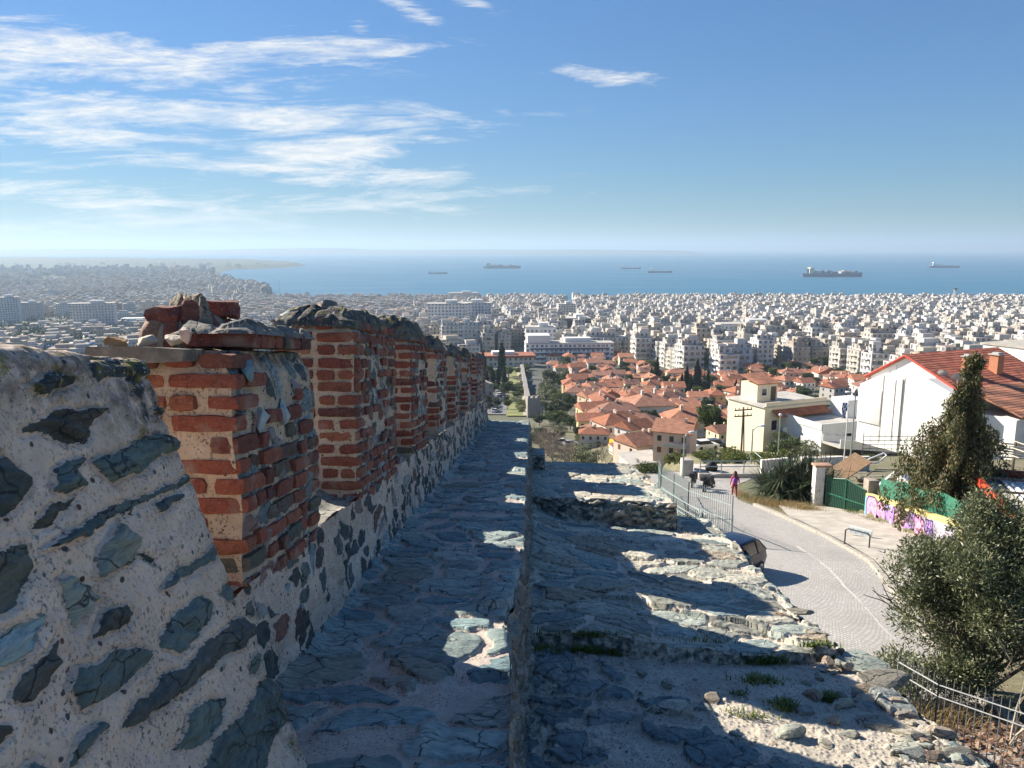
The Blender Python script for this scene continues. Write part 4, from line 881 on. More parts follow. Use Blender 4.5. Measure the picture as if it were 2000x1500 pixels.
# drooping conifer by the white house
rg = np.random.default_rng(9); cz = tz(19.9, 33.5); H = -4.35 - cz
cn = tag(empty('conifer_tree', (19.9, 33.5, cz)), 'shaggy brown-green conifer with drooping sprays in front of the white house', 'tree')
t = MB(); t.tube([(0, 0, -.3), (.1, 0, H * .3), (.15, 0, H * .65), (.5, 0, H * .97)], .17, 0, 8, .03); cl = []
for i in range(80):
    f = (i + .5) / 80; zc = H * (.12 + .86 * f); ext = np.interp(f, [0, .15, .35, .52, .66, .78, 1], [2.6, 3.1, 2.7, 2.0, 1.0, .55, .3]); a = i * 2.399 + rg.normal() * .3
    L = ext * rg.uniform(.5, 1.15); cx = .15 + .35 * max(0, f - .5) * 2
    tip = np.array([cx + math.cos(a) * L, math.sin(a) * L * .8, zc - .32 * L]); t.tube([(cx, 0, zc), (cx + math.cos(a) * L * .5, math.sin(a) * L * .4, zc + .06 * L), tip], .03, 0, 4, .008)
    for j in range(4):
        q = (j + 1) / 4; p = np.array([cx + math.cos(a) * L * q, math.sin(a) * L * .8 * q, zc - .3 * L * q * q]); sz = .19 + .13 * ext * (1 - .3 * q)
        cl.append((p - np.array([0, 0, sz * .9]), np.array([sz * .75, sz * .75, sz * 1.5])))
t.build('trunk', M_BARK, cn)
link(bpy.data.objects.new('crown', leaves_mesh('crown', cl, 44000, .18, M_LBROWN, 10, 3.0, droop=.8, shell=.25, up=0)), cn)
# sword-leaved shrub
def sword_shrub(name, loc, n, L, spread, mat, seed, label):
    rg = np.random.default_rng(seed); V = []; Q = []; k = 0
    for i in range(n):
        hd = rg.integers(0, 40); hr = np.random.default_rng(hd + seed); c = np.array([hr.uniform(-1, 1) * spread * .5, hr.uniform(-1, 1) * spread * .4, hr.uniform(.1, 1.0) * L * .75])
        a = rg.uniform(0, 6.28); el = rg.uniform(-.45, 1.45); ll = L * rg.uniform(.45, .8); d = np.array([math.cos(a) * math.cos(el), math.sin(a) * math.cos(el), math.sin(el)]); sd = np.array([-math.sin(a), math.cos(a), 0])
        w = .028 * rg.uniform(.7, 1.2)
        pts = [c + d * ll * f + np.array([0, 0, -.22 * ll * f * f]) for f in (0, .4, .75, 1)]
        for p, ww in zip(pts, (.8, 1, .7, .05)): V += [p - sd * w * ww, p + sd * w * ww]
        for j in range(3): Q.append([k + 2 * j, k + 2 * j + 1, k + 2 * j + 3, k + 2 * j + 2])
        k += 8
    o = link(bpy.data.objects.new(name, fast_mesh(name, V, Q, mat, smooth=False))); o.location = loc; return tag(o, label, 'shrub')
sx_, sy_ = 16.5, 42.6
sword_shrub('yucca_shrub', (sx_, sy_, tz(sx_, sy_)), 7000, 2.2, 3.4, leafmat('sword_leaves', [(0, (.035, .055, .03)), (.5, (.06, .085, .045)), (.85, (.12, .14, .08)), (1, (.22, .2, .12))], .4, .15), 31, 'large dark shrub of sword-shaped leaves beside the cobbled street')
rg = np.random.default_rng(77); V = []; Q = []; k = 0
M_REED = leafmat('dry_reed', [(0, (.16, .11, .07)), (.5, (.24, .17, .11)), (1, (.34, .26, .17))], .8, .2)
dg_ = MB()
for i in range(110):
    p = np.array([rg.normal() * .9, rg.normal() * .6, 0]); q = p + np.array([rg.normal() * .25, rg.normal() * .2, rg.uniform(1.9, 3.1)]); dg_.bar(p, q, .010, 0, 3, .016, False)
o = dg_.build('reed_clump', M_REED); o.location = (17.2, 43.8, tz(17.2, 43.8)); tag(o, 'clump of dry brown reeds rising behind the sword-leaved shrub', 'plant')
# verges: dry grass
g2 = lambda x, Y: tz(x, Y) + .02
M_DRYG = leafmat('dry_grass', [(0, (.24, .17, .07)), (.5, (.38, .27, .12)), (.85, (.42, .33, .18)), (1, (.16, .18, .05))], .8, .3)
sp = [(14.3 + .35 * i, 42.6 - .85 * i, .9, .9, 1, g2) for i in range(5)] + [(13.9, 44.5, .4, 1, .4, g2), (8.4, 35, .9, 3, 2, g2), (7.5, 32.5, 1.2, 1.4, 1, g2), (7.0, 38, 1.4, 3, 1.6, g2), (8.8, 14.6, .9, .8, 1, g2), (7.6, 13.2, .5, .9, 1, g2)]
grass('verge_grass', 'dry yellow grass on the verges of the cobbled street', sp, .42, M_DRYG, 900, 8)
sp = [(8.0, 43, 1.2, 2, 1.5, g2), (7.2, 40, 1.0, 2, 1, g2), (17.6, 38.2, .3, .8, .5, g2), (17.7, 36.0, .3, 1.0, .5, g2), (20.5, 41.5, 1.1, .8, 2, g2), (15.8, 39.2, .3, .3, .4, g2), (17, 55, 1, 1, .5, g2)]
grass('green_grass', 'fresh green grass by the gate and below the step block', sp, .3, M_GRASS, 900, 9)
lf = []; rg = np.random.default_rng(4)
for i in range(1100):
    x, Y = 9.6 + rg.normal() * .9, 13.6 + rg.normal() * .8; z = tz(x, Y) + .05 + .05 * rg.random(); a = rg.uniform(0, 6.28); L = .05 + .05 * rg.random()
    e = np.array([math.cos(a), math.sin(a), rg.normal() * .4]) * L; p = np.array([-math.sin(a), math.cos(a), rg.normal() * .3]) * L * .5; c = np.array([x, Y, z]); lf += [c - e, c + p, c + e, c - p]
tag(link(bpy.data.objects.new('fallen_leaves', fast_mesh('fallen_leaves', lf, np.arange(4400).reshape(-1, 4), leafmat('brown_leaves', [(0, (.10, .05, .03)), (.5, (.22, .12, .07)), (1, (.4, .3, .2))], .8, .1), smooth=False))), 'fallen brown leaves under the olive tree', 'leaf litter', kind='stuff')
# ------------------------------------------------------------------ street things
M_STEEL = plain('galvanised_steel', (.36, .42, .40), .45, .2, 20, Metallic=.6); M_IRON = plain('dark_iron', (.10, .10, .095), .6, .3, 20, Metallic=.4)
M_WHITEP = plain('white_paint', (.78, .77, .73), .6, .06, 3); M_GREENP = plain('green_paint', (.03, .15, .085), .5, .25, 6); M_RUSTW = plain('stained_white_wall', (.66, .62, .56), .9, .16, 2.5, .01)
M_BLACK = plain('black_rubber', (.02, .02, .022), .7, .2, 9); M_CHROME = plain('bright_metal', (.6, .6, .6), .25, .05, 9, Metallic=1.0)
M_GLASS = plain('dark_glass', (.010, .013, .02), .12, .1, 2, Specular_IOR_Level=.25); M_NAVY = plain('navy_car_paint', (.010, .018, .05), .32, .1, 2); M_WOODB = plain('brown_board', (.27, .17, .095), .85, .25, 7, .01)
M_LAMPG = plain('lamp_glass', (.7, .72, .74), .3, .05, 4); M_CREAM = plain('cream_plaster', (.74, .66, .48), .9, .07, 1.2); M_WALLW = plain('white_plaster', (.74, .73, .69), .9, .13, .55)
def tub(mb, pts, r, m=0, n=6): mb.tube([np.array(p, float) for p in pts], r, m, n)
# car: nose towards the viewer, local +X = forward
car = tag(empty('parked_car', (7.6, 25.9, float(np.interp(25.9, PROF_Y, PROF_Z)) + .02), math.atan2(-.70, -.72)), 'dark navy hatchback parked on the cobbled street below the terrace', 'car')
car.scale = (.95, .95, .92); car.rotation_euler = (0, math.radians(-4), math.atan2(-.72, -.70))
def bevobj(o, w, seg=3):
    b = o.modifiers.new('bevel', 'BEVEL'); b.width = w; b.segments = seg; b.limit_method = 'ANGLE'; b.angle_limit = math.radians(25); 
    for p in o.data.polygons: p.use_smooth = True
    return o
def loft(mb, secs, m=0):
    n = len(secs[0]); base = len(secs); V = [p for s_ in secs for p in s_]
    f = [[i * n + j, i * n + (j + 1) % n, (i + 1) * n + (j + 1) % n, (i + 1) * n + j] for i in range(base - 1) for j in range(n)] + [list(range(n))[::-1], list(range((base - 1) * n, base * n))]
    mb.add(V, f, m)
b_ = MB(); secs = []
for x, hw, zl, zs, zt in ((-1.92, .66, .42, .62, .80), (-1.85, .76, .28, .62, .90), (-1.3, .82, .2, .6, .93), (0, .83, .2, .6, .92), (.85, .83, .2, .6, .91), (1.35, .81, .2, .58, .84), (1.80, .74, .26, .55, .72), (1.93, .62, .36, .5, .62)):
    secs.append([(x, -hw * .93, zl), (x, hw * .93, zl), (x, hw, zs), (x, hw * .9, zt), (x, 0, zt + .03), (x, -hw * .9, zt), (x, -hw, zs)])
loft(b_, secs); bevobj(b_.build('body', M_NAVY, car), .05)
roof = MB(); loft(roof, [[(x, -hw, z), (x, hw, z), (x, hw * .86, z + .055), (x, 0, z + .075), (x, -hw * .86, z + .055)] for x, hw, z in ((-1.36, .55, 1.34), (-1.0, .60, 1.375), (-.3, .61, 1.385), (.22, .57, 1.35))]); bevobj(roof.build('roof', M_NAVY, car), .03)
ws = MB(); ws.add([(.98, -.70, .90), (.98, .70, .90), (.2, .55, 1.37), (.2, -.55, 1.37)], [[0, 1, 2, 3]]); ws.build('windscreen', M_GLASS, car)
rw = MB(); rw.add([(-1.80, -.68, .92), (-1.80, .68, .92), (-1.34, .54, 1.36), (-1.34, -.54, 1.36)], [[3, 2, 1, 0]]); rw.build('rear_window', M_GLASS, car)
for sd in (-1, 1):
    for xa, xb, xc, xd in ((.85, .02, .02, .14), (-.05, -1.0, -.95, -.05), (-1.08, -1.66, -1.28, -1.02)):
        q = MB(); q.add([(xa, sd * .755, .91), (xb, sd * .765, .92), (xc, sd * .60, 1.36), (xd, sd * .58, 1.36)], [[0, 1, 2, 3] if sd < 0 else [3, 2, 1, 0]]); q.build('side_window', M_GLASS, car)
    for a, b in (((.97, .72, .9), (.19, .565, 1.37)), ((0, .775, .9), (0, .61, 1.38)), ((-1.04, .775, .9), (-1.0, .60, 1.37)), ((-1.82, .70, .9), (-1.34, .55, 1.36))):
        q = MB(); q.bar((a[0], a[1] * sd, a[2]), (b[0], b[1] * sd, b[2]), .03, 0, 6); q.build('pillar', M_NAVY, car)
    q = MB(); q.box((.78, sd * .93, .98), (.1, .2, .13)); bevobj(q.build('mirror', M_NAVY, car), .03)
    q = MB(); q.box((1.80, sd * .52, .62), (.16, .3, .14), rz=-sd * .25); bevobj(q.build('headlight', M_LAMPG, car), .03)
    for x in (-1.22, 1.22):
        t = MB(); t.bar((x, sd * .64, .29), (x, sd * .83, .29), .29, 0, 20); w_ = t.build('wheel', M_BLACK, car)
        t = MB(); t.bar((x, sd * .83, .29), (x, sd * .845, .29), .18, 0, 14); t.build('rim', M_CHROME, w_)
q = MB(); q.bar((.02, .35, 1.43), (-.55, .42, 1.95), .006, 0, 4); q.build('aerial', M_IRON, car)
# walking person, seen from behind
def person(loc, rz):
    vs = []; es = []; rs = []
    def v(p, r): vs.append(p); rs.append(r); return len(vs) - 1
    pel = v((0, 0, .80), (.125, .10)); sp1 = v((0, 0, .95), (.115, .09)); sp2 = v((0, .0, 1.10), (.135, .095)); ch = v((0, 0, 1.22), (.13, .09)); nk = v((0, .01, 1.32), (.05, .05)); hd = v((0, .02, 1.42), (.085, .095)); hd2 = v((0, .03, 1.50), (.075, .09))
    es += [(pel, sp1), (sp1, sp2), (sp2, ch), (ch, nk), (nk, hd), (hd, hd2)]
    for sd, st in ((-1, .17), (1, -.16)):
        hp = v((sd * .085, 0, .74), (.085, .085)); kn = v((sd * .09, st * .55 + .02, .42), (.058, .06)); an_ = v((sd * .09, st - .03, .09), (.04, .042)); to = v((sd * .10, st + .12, .03), (.036, .028))
        es += [(pel, hp), (hp, kn), (kn, an_), (an_, to)]
        sh = v((sd * .165, 0, 1.22), (.058, .058)); el = v((sd * .24, -st * .3 - .03, .99), (.045, .045)); wr = v((sd * .28, -st * .7 + .05, .80), (.03, .03)); pm = v((sd * .285, -st * .75 + .07, .74), (.03, .018))
        es += [(ch, sh), (sh, el), (el, wr), (wr, pm)]
        for k, L in enumerate((.07, .08, .075, .06)):
            a = v((sd * .285, -st * .75 + .05 + k * .018, .705), (.009, .009)); b = v((sd * .28, -st * .75 + .055 + k * .018, .705 - L * .6), (.008, .008)); c = v((sd * .268, -st * .75 + .06 + k * .018, .705 - L), (.007, .007)); es += [(pm, a), (a, b), (b, c)]
        a = v((sd * .272, -st * .75 + .11, .735), (.010, .010)); b = v((sd * .262, -st * .75 + .125, .70), (.008, .008)); es += [(pm, a), (a, b)]
    me = bpy.data.meshes.new('figure'); me.from_pydata(vs, es, []); me.update(); o = link(bpy.data.objects.new('figure', me))
    md = o.modifiers.new('skin', 'SKIN')
    for i, r in enumerate(rs): me.skin_vertices[0].data[i].radius = r
    me.skin_vertices[0].data[0].use_root = True
    o.modifiers.new('sub', 'SUBSURF').levels = 1; o.modifiers['sub'].render_levels = 1
    dg = bpy.context.evaluated_depsgraph_get(); m2 = bpy.data.meshes.new_from_object(o.evaluated_get(dg)); bpy.data.objects.remove(o)
    mats = [plain('red_trousers', (.30, .03, .05), .85, .15, 12), plain('pink_jacket', (.52, .06, .16), .8, .15, 12), plain('skin', (.55, .36, .27), .6, .05, 8), plain('pink_shoes', (.5, .14, .16), .7, .1, 9)]
    m2.materials.clear()
    for m in mats: m2.materials.append(m)
    for p in m2.polygons:
        c = p.center; p.use_smooth = True
        p.material_index = 3 if c.z < .075 else 2 if c.z > 1.31 or (c.z < .79 and abs(c.x) > .23) else 1 if (c.z > .84 or abs(c.x) > .2) else 0
    b = link(bpy.data.objects.new('person', m2)); b.location = loc; b.rotation_euler = (0, 0, rz)
    tag(b, 'person in pink jacket and red trousers walking down the cobbled street', 'person')
    hb_ = MB(); loft(hb_, [[(r * math.cos(a) + 0, yo + r * .85 * math.sin(a), z) for a in np.arange(12) * math.pi / 6] for z, r, yo in ((1.10, .07, -.10), (1.2, .115, -.075), (1.32, .125, -.045), (1.42, .122, -.01), (1.52, .105, .012), (1.585, .05, .02))]); h = hb_.build('hair', plain('brown_hair', (.10, .035, .025), .6, .3, 30), b); bevobj(h, .02)
    bp = MB(); loft(bp, [[(-w2, y0, z), (w2, y0, z), (w2 * .8, y1, z), (-w2 * .8, y1, z)] for z, w2, y0, y1 in ((.86, .12, -.08, -.2), (.92, .15, -.08, -.25), (1.1, .15, -.09, -.25), (1.2, .12, -.09, -.2))]); bevobj(bp.build('backpack', plain('purple_backpack', (.26, .05, .34), .7, .2, 14), b), .03)
    return b
px_, py_ = 13.25, 44.0
person((px_, py_, float(np.interp(py_, PROF_Y, PROF_Z)) + .05), -.1)
# scooters by the platform
def scooter(loc, rz):
    o = empty('motor_scooter', loc, rz)
    for x in (-.62, .62):
        t = MB(); t.bar((x, -.06, .25), (x, .06, .25), .25, 0, 16); w_ = t.build('wheel', M_BLACK, o); t = MB(); t.bar((x, -.065, .25), (x, .065, .25), .13, 0, 10); t.build('rim', M_CHROME, w_)
    t = MB(); loft(t, [[(x, -w2, z0), (x, w2, z0), (x, w2 * .7, z1), (x, -w2 * .7, z1)] for x, w2, z0, z1 in ((-.85, .06, .5, .7), (-.6, .15, .38, .76), (-.15, .17, .3, .74), (0, .17, .26, .38), (.3, .17, .26, .36))]); bevobj(t.build('body', M_BLACK, o), .03)
    t = MB(); t.box((-.4, 0, .81), (.75, .26, .1), taper=.85); bevobj(t.build('seat', M_BLACK, o), .03)
    t = MB(); t.box((.42, 0, .62), (.08, .38, .62), ry=-.3, taper=.7); bevobj(t.build('leg_shield', M_IRON, o), .03)
    t = MB(); tub(t, [(.62, 0, .25), (.42, 0, .95)], .03); tub(t, [(.36, -.32, 1.0), (.42, 0, .97), (.36, .32, 1.0)], .018); t.build('handlebar', M_CHROME, o)
    t = MB(); t.box((-.85, 0, .98), (.34, .36, .3)); bevobj(t.build('top_box', M_BLACK, o), .05)
    t = MB(); t.lathe([(.0, 0), (.07, .0), (.08, .05)], (.46, 0, .88), 10); t.build('headlight', M_LAMPG, o)
    return o
sc1 = scooter((11.9, 48.5, tz(11.9, 48.5) + .04), 1.2); tag(sc1, 'dark motor scooter parked at the end of the stair fence', 'scooter', 'scooters by the fence')
sc2 = copy_tree(sc1); sc2.location = (12.4, 46.6, tz(12.4, 46.6) + .04); sc2.rotation_euler = (0, 0, .9); tag(sc2, 'second dark scooter standing closer to the person in pink', 'scooter', 'scooters by the fence')
# raised platform with railing
zp = tz(15.6, 53.5)
pl = tag(empty('raised_platform', (15.7, 54.0, zp)), 'low pale concrete platform with grey pipe railing at the street bend', 'platform')
t = MB(); t.box((0, 0, .0), (4.8, 2.6, .9)); bevobj(t.build('slab', M_CONC, pl), .03)
t = MB()
for z in (.95, 1.35): tub(t, [(-2.3, -1.15, z), (2.3, -1.15, z), (2.3, 1.2, z)], .035)
t.build('rail', M_STEEL, pl)
for x, y in ((-2.3, -1.15), (-.8, -1.15), (.8, -1.15), (2.3, -1.15), (2.3, 1.2)):
    t = MB(); t.bar((x, y, .4), (x, y, 1.37), .04); t.build('post', M_STEEL, pl)
t = MB(); t.box((-3.0, 0, .5), (.8, .8, 1.4)); bevobj(t.build('stone_block', M_CONC, pl), .05)
t = MB(); loft(t, [[(.45 * math.cos(a) * f, .32 * math.sin(a) * f, z) for a in np.arange(10) * math.pi / 5] for z, f in ((0, .9), (.25, 1.05), (.5, .8), (.7, .3))]); o = t.build('bin_bag', M_BLACK, None, True); o.location = (14.4, 53.6, zp + .45); tag(o, 'full black bin bag on the concrete platform behind the railing', 'bag')
# lamps and poles
def lamp(loc, h, arm, rz, label, globe=False):
    o = tag(empty('street_lamp', loc, rz), label, 'street lamp', 'street lamps along the street')
    t = MB(); t.bar((0, 0, -.3), (0, 0, h), .075, 0, 10, .045); t.bar((0, 0, -.3), (0, 0, .35), .12, 0, 10, .1); t.build('pole', M_STEEL, o)
    if arm: t = MB(); tub(t, [(0, 0, h - .12), (arm * .3, 0, h + .14), (arm * .7, 0, h + .22)], .03); t.build('arm', M_STEEL, o)
    t = MB()
    if globe: t.lathe([(.02, 0), (.13, .06), (.17, .16), (.14, .27), (.04, .32)], (0, 0, h), 14)
    else: loft(t, [[(arm * .62 + x, y * w2, h + .2 + z) for y, z in ((-1, 0), (1, 0), (.6, .12), (-.6, .12))] for x, w2 in ((0, .06), (.12, .14), (.36, .16), (.48, .07))])
    t.build('lamp_head', M_LAMPG, o, True); return o
lamp((12.1, 52.5, tz(12.1, 52.5)), 3.1, .55, .2, 'slim grey street lamp behind the scooters')
lamp((18.0, 56.0, tz(18, 56)), 3.35, .8, .1, 'tall grey street lamp at the corner of the concrete platform')
lamp((26.6, 74.5, tz(26.6, 74.5)), 4.6, 0, 0, 'white globe street lamp in front of the cream building', True)
lamp((28.2, 62.0, tz(28.2, 62)), 5.4, .5, 2.6, 'thin street lamp rising between the grey building and white house')
ux, uy, uz = hit(1450, 884); uy = 90; ux = ray(1452, 800)[0] * uy; uz = tz(ux, uy)
up = tag(empty('utility_pole', (ux, uy, uz), .3), 'dark wooden utility pole with cross-arms before the cream building', 'utility pole')
ht = ray(1452, 795)[1] * uy - uz
t = MB(); t.bar((0, 0, -.5), (0, 0, ht), .13, 0, 8, .10); t.bar((.4, 0, -.5), (.1, 0, ht * .9), .09, 0, 8, .07); t.build('pole', M_WOODB if 0 else M_BARK, up)
for z in (ht - .35, ht - 1.1):
    t = MB(); t.box((0, 0, z), (2.4, .12, .14)); t.build('cross_arm', M_BARK, up)
    for x in (-1.1, -.6, .6, 1.1): t = MB(); t.bar((x, 0, z + .05), (x, 0, z + .3), .05, 0, 6); t.build('insulator', M_IRON, up)
# flagpole
fx, fy = 21.4, 48.0; fz = tz(fx, fy); fh = ray(1638, 783)[1] * fy - fz
fp = tag(empty('flagpole', (fx, fy, fz)), 'thin white flagpole with a limp blue and white flag', 'flagpole')
t = MB(); t.bar((0, 0, -.2), (.05, 0, fh), .045, 0, 8, .025); t.build('pole', M_WHITEP, fp)
M_BLUEF = plain('blue_cloth', (.05, .12, .42), .8, .1, 6); t = MB()
for i in range(6):
    for j in range(3): t.add([(-.05 - .1 * j + .03 * math.sin(i + j), .04 * math.sin(i * 1.7 + j), fh - .1 - .17 * i), (-.15 - .1 * j + .03 * math.sin(i + j + 1), .04 * math.sin(i * 1.7 + j + 1), fh - .1 - .17 * i - .03), (-.15 - .1 * j + .03 * math.sin(i + j + 2), .04 * math.sin(i * 1.7 + j + 2.7), fh - .27 - .17 * i - .03), (-.05 - .1 * j + .03 * math.sin(i + 1 + j), .04 * math.sin(i * 1.7 + j + 1.7), fh - .27 - .17 * i)], [[0, 1, 2, 3]], (i + j) % 2)
t.build('flag', [M_BLUEF, M_WHITEP], fp)
# spear fence down the steps: every bar is fence pattern, posts and rails are parts
def bar_fence(name, pts, h, gap, label, mat, rails=(.15, .85), post=2.4, r=.011, zfun=None, over=.16, group=None, pr=.03):
    o = tag(empty(name, (pts[0][0], pts[0][1], 0)), label, 'fence', group); o['kind'] = 'thing'; o0 = np.array([pts[0][0], pts[0][1], 0.]); zf = zfun or tz
    pn = MB()
    for (xa, ya), (xb, yb) in zip(pts[:-1], pts[1:]):
        L = math.hypot(xb - xa, yb - ya); n = max(1, int(L / gap)); g = lambda f: np.array([xa + (xb - xa) * f, ya + (yb - ya) * f, zf(xa + (xb - xa) * f, ya + (yb - ya) * f)]) - o0
        for i in range(n + 1):
            p = g(i / n); pn.bar(p + [0, 0, .05], p + [0, 0, h + over], r, 0, 4, cap=False); pn.bar(p + [0, 0, h + over], p + [0, 0, h + over + .07], r, 0, 4, .001, False)
        for k in rails:
            rl = MB(); tub(rl, [g(f) + [0, 0, h * k] for f in np.linspace(0, 1, 5)], r * 1.7, 0, 5); rl.build('rail', mat, o)
        m = max(1, int(L / post))
        for i in range(m + 1): q = MB(); p = g(i / m); q.bar(p + [0, 0, -.3], p + [0, 0, h + over * .6], pr, 0, 6); q.build('post', mat, o)
    pn.build('bar_panel', mat, o); return o
M_FENCE1 = plain('weathered_green_steel', (.30, .37, .35), .6, .3, 10, Metallic=.2)
bar_fence('spear_fence', [(9.35, 31.2), (8.5, 35.5), (8.35, 41.5), (8.9, 45)], 2.05, .2, 'pale green spear-topped steel fence running down the edge of the cobbled street', M_FENCE1, (.12, .5, .84), r=.014)
bar_fence('mesh_fence', [(9.35, 31.1), (8.2, 31.6), (7.0, 31.9), (5.8, 31.9)], 1.25, .13, 'low steel fence crossing the dry grass below the step block', M_FENCE1, (.3, .9), r=.009)
hr = tag(empty('stair_handrail', (8.2, 33, 0)), 'pale double pipe handrail descending inside the spear fence', 'handrail')
for dx in (0, -.95):
    t = MB()
    for dz in (.55, .95): tub(t, [(dx + .25 - .15 * f, -1.2 + 9.5 * f, tz(8.4, 31.8 + 9.5 * f) + dz + .25 * (1 - f)) for f in np.linspace(0, 1, 6)], .028)
    t.build('rail', M_STEEL, hr)
    for f in np.linspace(0, 1, 6): t = MB(); y = -1.2 + 9.5 * f; t.bar((dx + .25 - .15 * f, y, tz(8.4, 33 + y) - .2), (dx + .25 - .15 * f, y, tz(8.4, 33 + y) + .95 + .25 * (1 - f)), .025); t.build('post', M_STEEL, hr)
t = MB()
for x in (.12, -.83):
    tub(t, [(x, -1.2, tz(8.4, 31.8) + 1.15), (x, -.2, tz(8.4, 31.8) + .3)], .02); tub(t, [(x, -1.2, tz(8.4, 31.8) + .3), (x, -.2, tz(8.4, 31.8) + 1.15)], .02)
t.build('cross_brace', M_STEEL, hr)
# iron fence by the olive
bar_fence('iron_fence', [(7.15, 13.1), (7.3, 12.05), (8.15, 10.7), (9.55, 8.6)], 1.92, .118, 'thin dark iron railing fence with double top rail below the olive tree', plain('grey_iron', (.28, .285, .28), .6, .3, 20), (.87, .98, .12), r=.0085, pr=.016, zfun=lambda x, Y: float(np.interp(Y, PROF_Y, PROF_Z)), over=.10)
# gate, posts, painted wall
zg = tz(17.0, 40.2)
o = tag(empty('gate_post', (16.75, 40.5, zg)), 'tall white stained gate post at the hinge of the green gate', 'gate post'); t = MB(); t.box((0, 0, 1.05), (.5, .5, 2.5)); bevobj(t.build('shaft', M_RUSTW, o), .02); t = MB(); t.box((.15, 0, 2.36), (.95, .62, .12)); bevobj(t.build('cap', plain('rust_stained_cap', (.40, .25, .16), .9, .3, 6), o), .02)
gt = tag(empty('metal_gate', (17.05, 40.1, zg), math.atan2(-2.1, 1.1)), 'green double-leaf metal gate with arched top beside the painted wall', 'gate'); gt['kind'] = 'thing'
Lg = 2.45
for a, b in ((.02, Lg / 2 - .02), (Lg / 2 + .02, Lg - .02)):
    t = MB(); top = lambda x: 1.75 + .28 * (1 - abs(x / Lg * 2 - 1))
    for z in (.12, .95): t.box(((a + b) / 2, 0, z), (b - a, .05, .06))
    tub(t, [(a, 0, 0.05), (a, 0, top(a))], .03); tub(t, [(b, 0, .05), (b, 0, top(b))], .03); tub(t, [(x, 0, top(x)) for x in np.linspace(a, b, 5)], .03)
    for x in np.linspace(a, b, 12)[1:-1]: t.bar((x, 0, .12), (x, 0, top(x)), .013, 0, 4)
    lf_ = t.build('leaf', M_GREENP, gt); t = MB(); t.add([(a, .02, .14), (b, .02, .14), (b, .02, top(b) - .05), (a, .02, top(a) - .05)], [[0, 1, 2, 3]]); t.build('backing_sheet', plain('green_sheet', (.02, .075, .05), .6, .2, 5), lf_)
zw = tz(18.1, 37.7)
pw = tag(empty('painted_wall', (18.12, 37.8, 0)), 'low street wall covered in pink and purple bubble graffiti', 'wall'); pw['kind'] = 'thing'
t = MB(); N_ = 14
wallz = lambda y: float(np.interp(37.8 + y, PROF_Y, PROF_Z)) + .1
for i in range(N_):
    y0, y1 = -8.5 * i / N_, -8.5 * (i + 1) / N_; za, zb3 = wallz(y0), wallz(y1)
    v = [(0, y0, za - .5), (.28, y0, za - .5), (.28, y1, zb3 - .5), (0, y1, zb3 - .5), (0, y0, za + 1.15), (.28, y0, za + 1.15), (.28, y1, zb3 + 1.15), (0, y1, zb3 + 1.15)]
    t.add(v, [[3, 2, 1, 0], [4, 5, 6, 7], [7, 6, 2, 3], [4, 7, 3, 0], [5, 1, 2, 6]] + ([[0, 1, 5, 4]] if i == 0 else []))
t.build('wall', plain('yellow_paint', (.58, .48, .20), .9, .35, 4), pw)
gm = [plain('outline_purple', (.06, .03, .10), .7, .2, 5), plain('spray_pink', (.62, .28, .42), .8, .4, 5), plain('spray_violet', (.30, .19, .46), .8, .4, 5), plain('spray_sky', (.18, .48, .72), .7, .2, 4), plain('spray_grey', (.42, .38, .45), .7, .3, 3)]
gr = MB(); rgg = np.random.default_rng(3)
def onwall(poly, d, m):
    gr.add([(-d, -t_, wallz(-t_) + h) for t_, h in poly], [list(range(len(poly)))], m)
onwall([(.02, .0), (.02, 1.0), (.35, .98), (.45, .5), (.4, .0)], .003, 3); onwall([(.4, .0), (.45, .96), (8, .92), (8, 0)], .0025, 4)
LET = [([(.35, .1), (.3, .75), (.45, .98), (.95, 1.0), (1.2, .85), (1.15, .62), (.95, .55), (1.1, .35), (1.45, .2), (1.4, .05), (.8, .12), (.6, .02)], 1), ([(1.35, .35), (1.45, .85), (1.7, .98), (1.9, .75), (2.15, .3), (2.25, .02), (2.0, .02), (1.85, .25), (1.6, .2), (1.5, .02), (1.3, .05)], 1), ([(2.2, .2), (2.2, .8), (2.45, .9), (2.6, .5), (2.75, .85), (3.0, .85), (2.95, .1), (2.75, .05), (2.7, .4), (2.5, .1)], 2),
       ([(3.0, .05), (3.05, .88), (3.35, .9), (3.5, .5), (3.6, .9), (3.9, .85), (3.85, .05), (3.6, .05), (3.55, .3), (3.3, .02)], 1), ([(4.0, .05), (4.0, .6), (4.3, .9), (4.8, .85), (4.75, .6), (4.4, .6), (4.4, .35), (4.8, .3), (4.75, .05)], 2), ([(4.85, .1), (4.85, .8), (5.1, .88), (5.5, .7), (5.6, .3), (5.4, .02)], 1), ([(5.7, .05), (5.8, .8), (6.2, .8), (6.3, .05)], 2)]
for poly, m in LET:
    P_ = np.array(poly); c = P_.mean(0); P_ = c + (P_ - c) * np.array([1.16, 1.06]); P_[:, 1] = np.clip(P_[:, 1], .02, 1.06); onwall(c + (P_ - c) * 1.14, .006, 0); onwall(P_, .010, m)
    for _ in range(7): q = P_[rgg.integers(len(P_))] * .45 + c * .55 + rgg.normal(size=2) * .04; r_ = rgg.uniform(.03, .07); onwall([(q[0] + r_ * math.cos(a), q[1] + r_ * math.sin(a)) for a in np.arange(7)], .014, 3 - m if m < 3 else 1)
gr.build('graffiti', gm, pw)
t = MB(); t.box((.35, .1, wallz(0) + 1.15), (.55, .6, 1.1)); o = t.build('stone_pillar', masonry('pillar_rubble', SLATE, (.40, .34, .27), sscale=.8)); o.location = (18.15, 38.0, .1); tag(bevobj(o, .04), 'squat rough stone pillar between green gate and painted wall', 'pillar'); o['kind'] = 'thing'
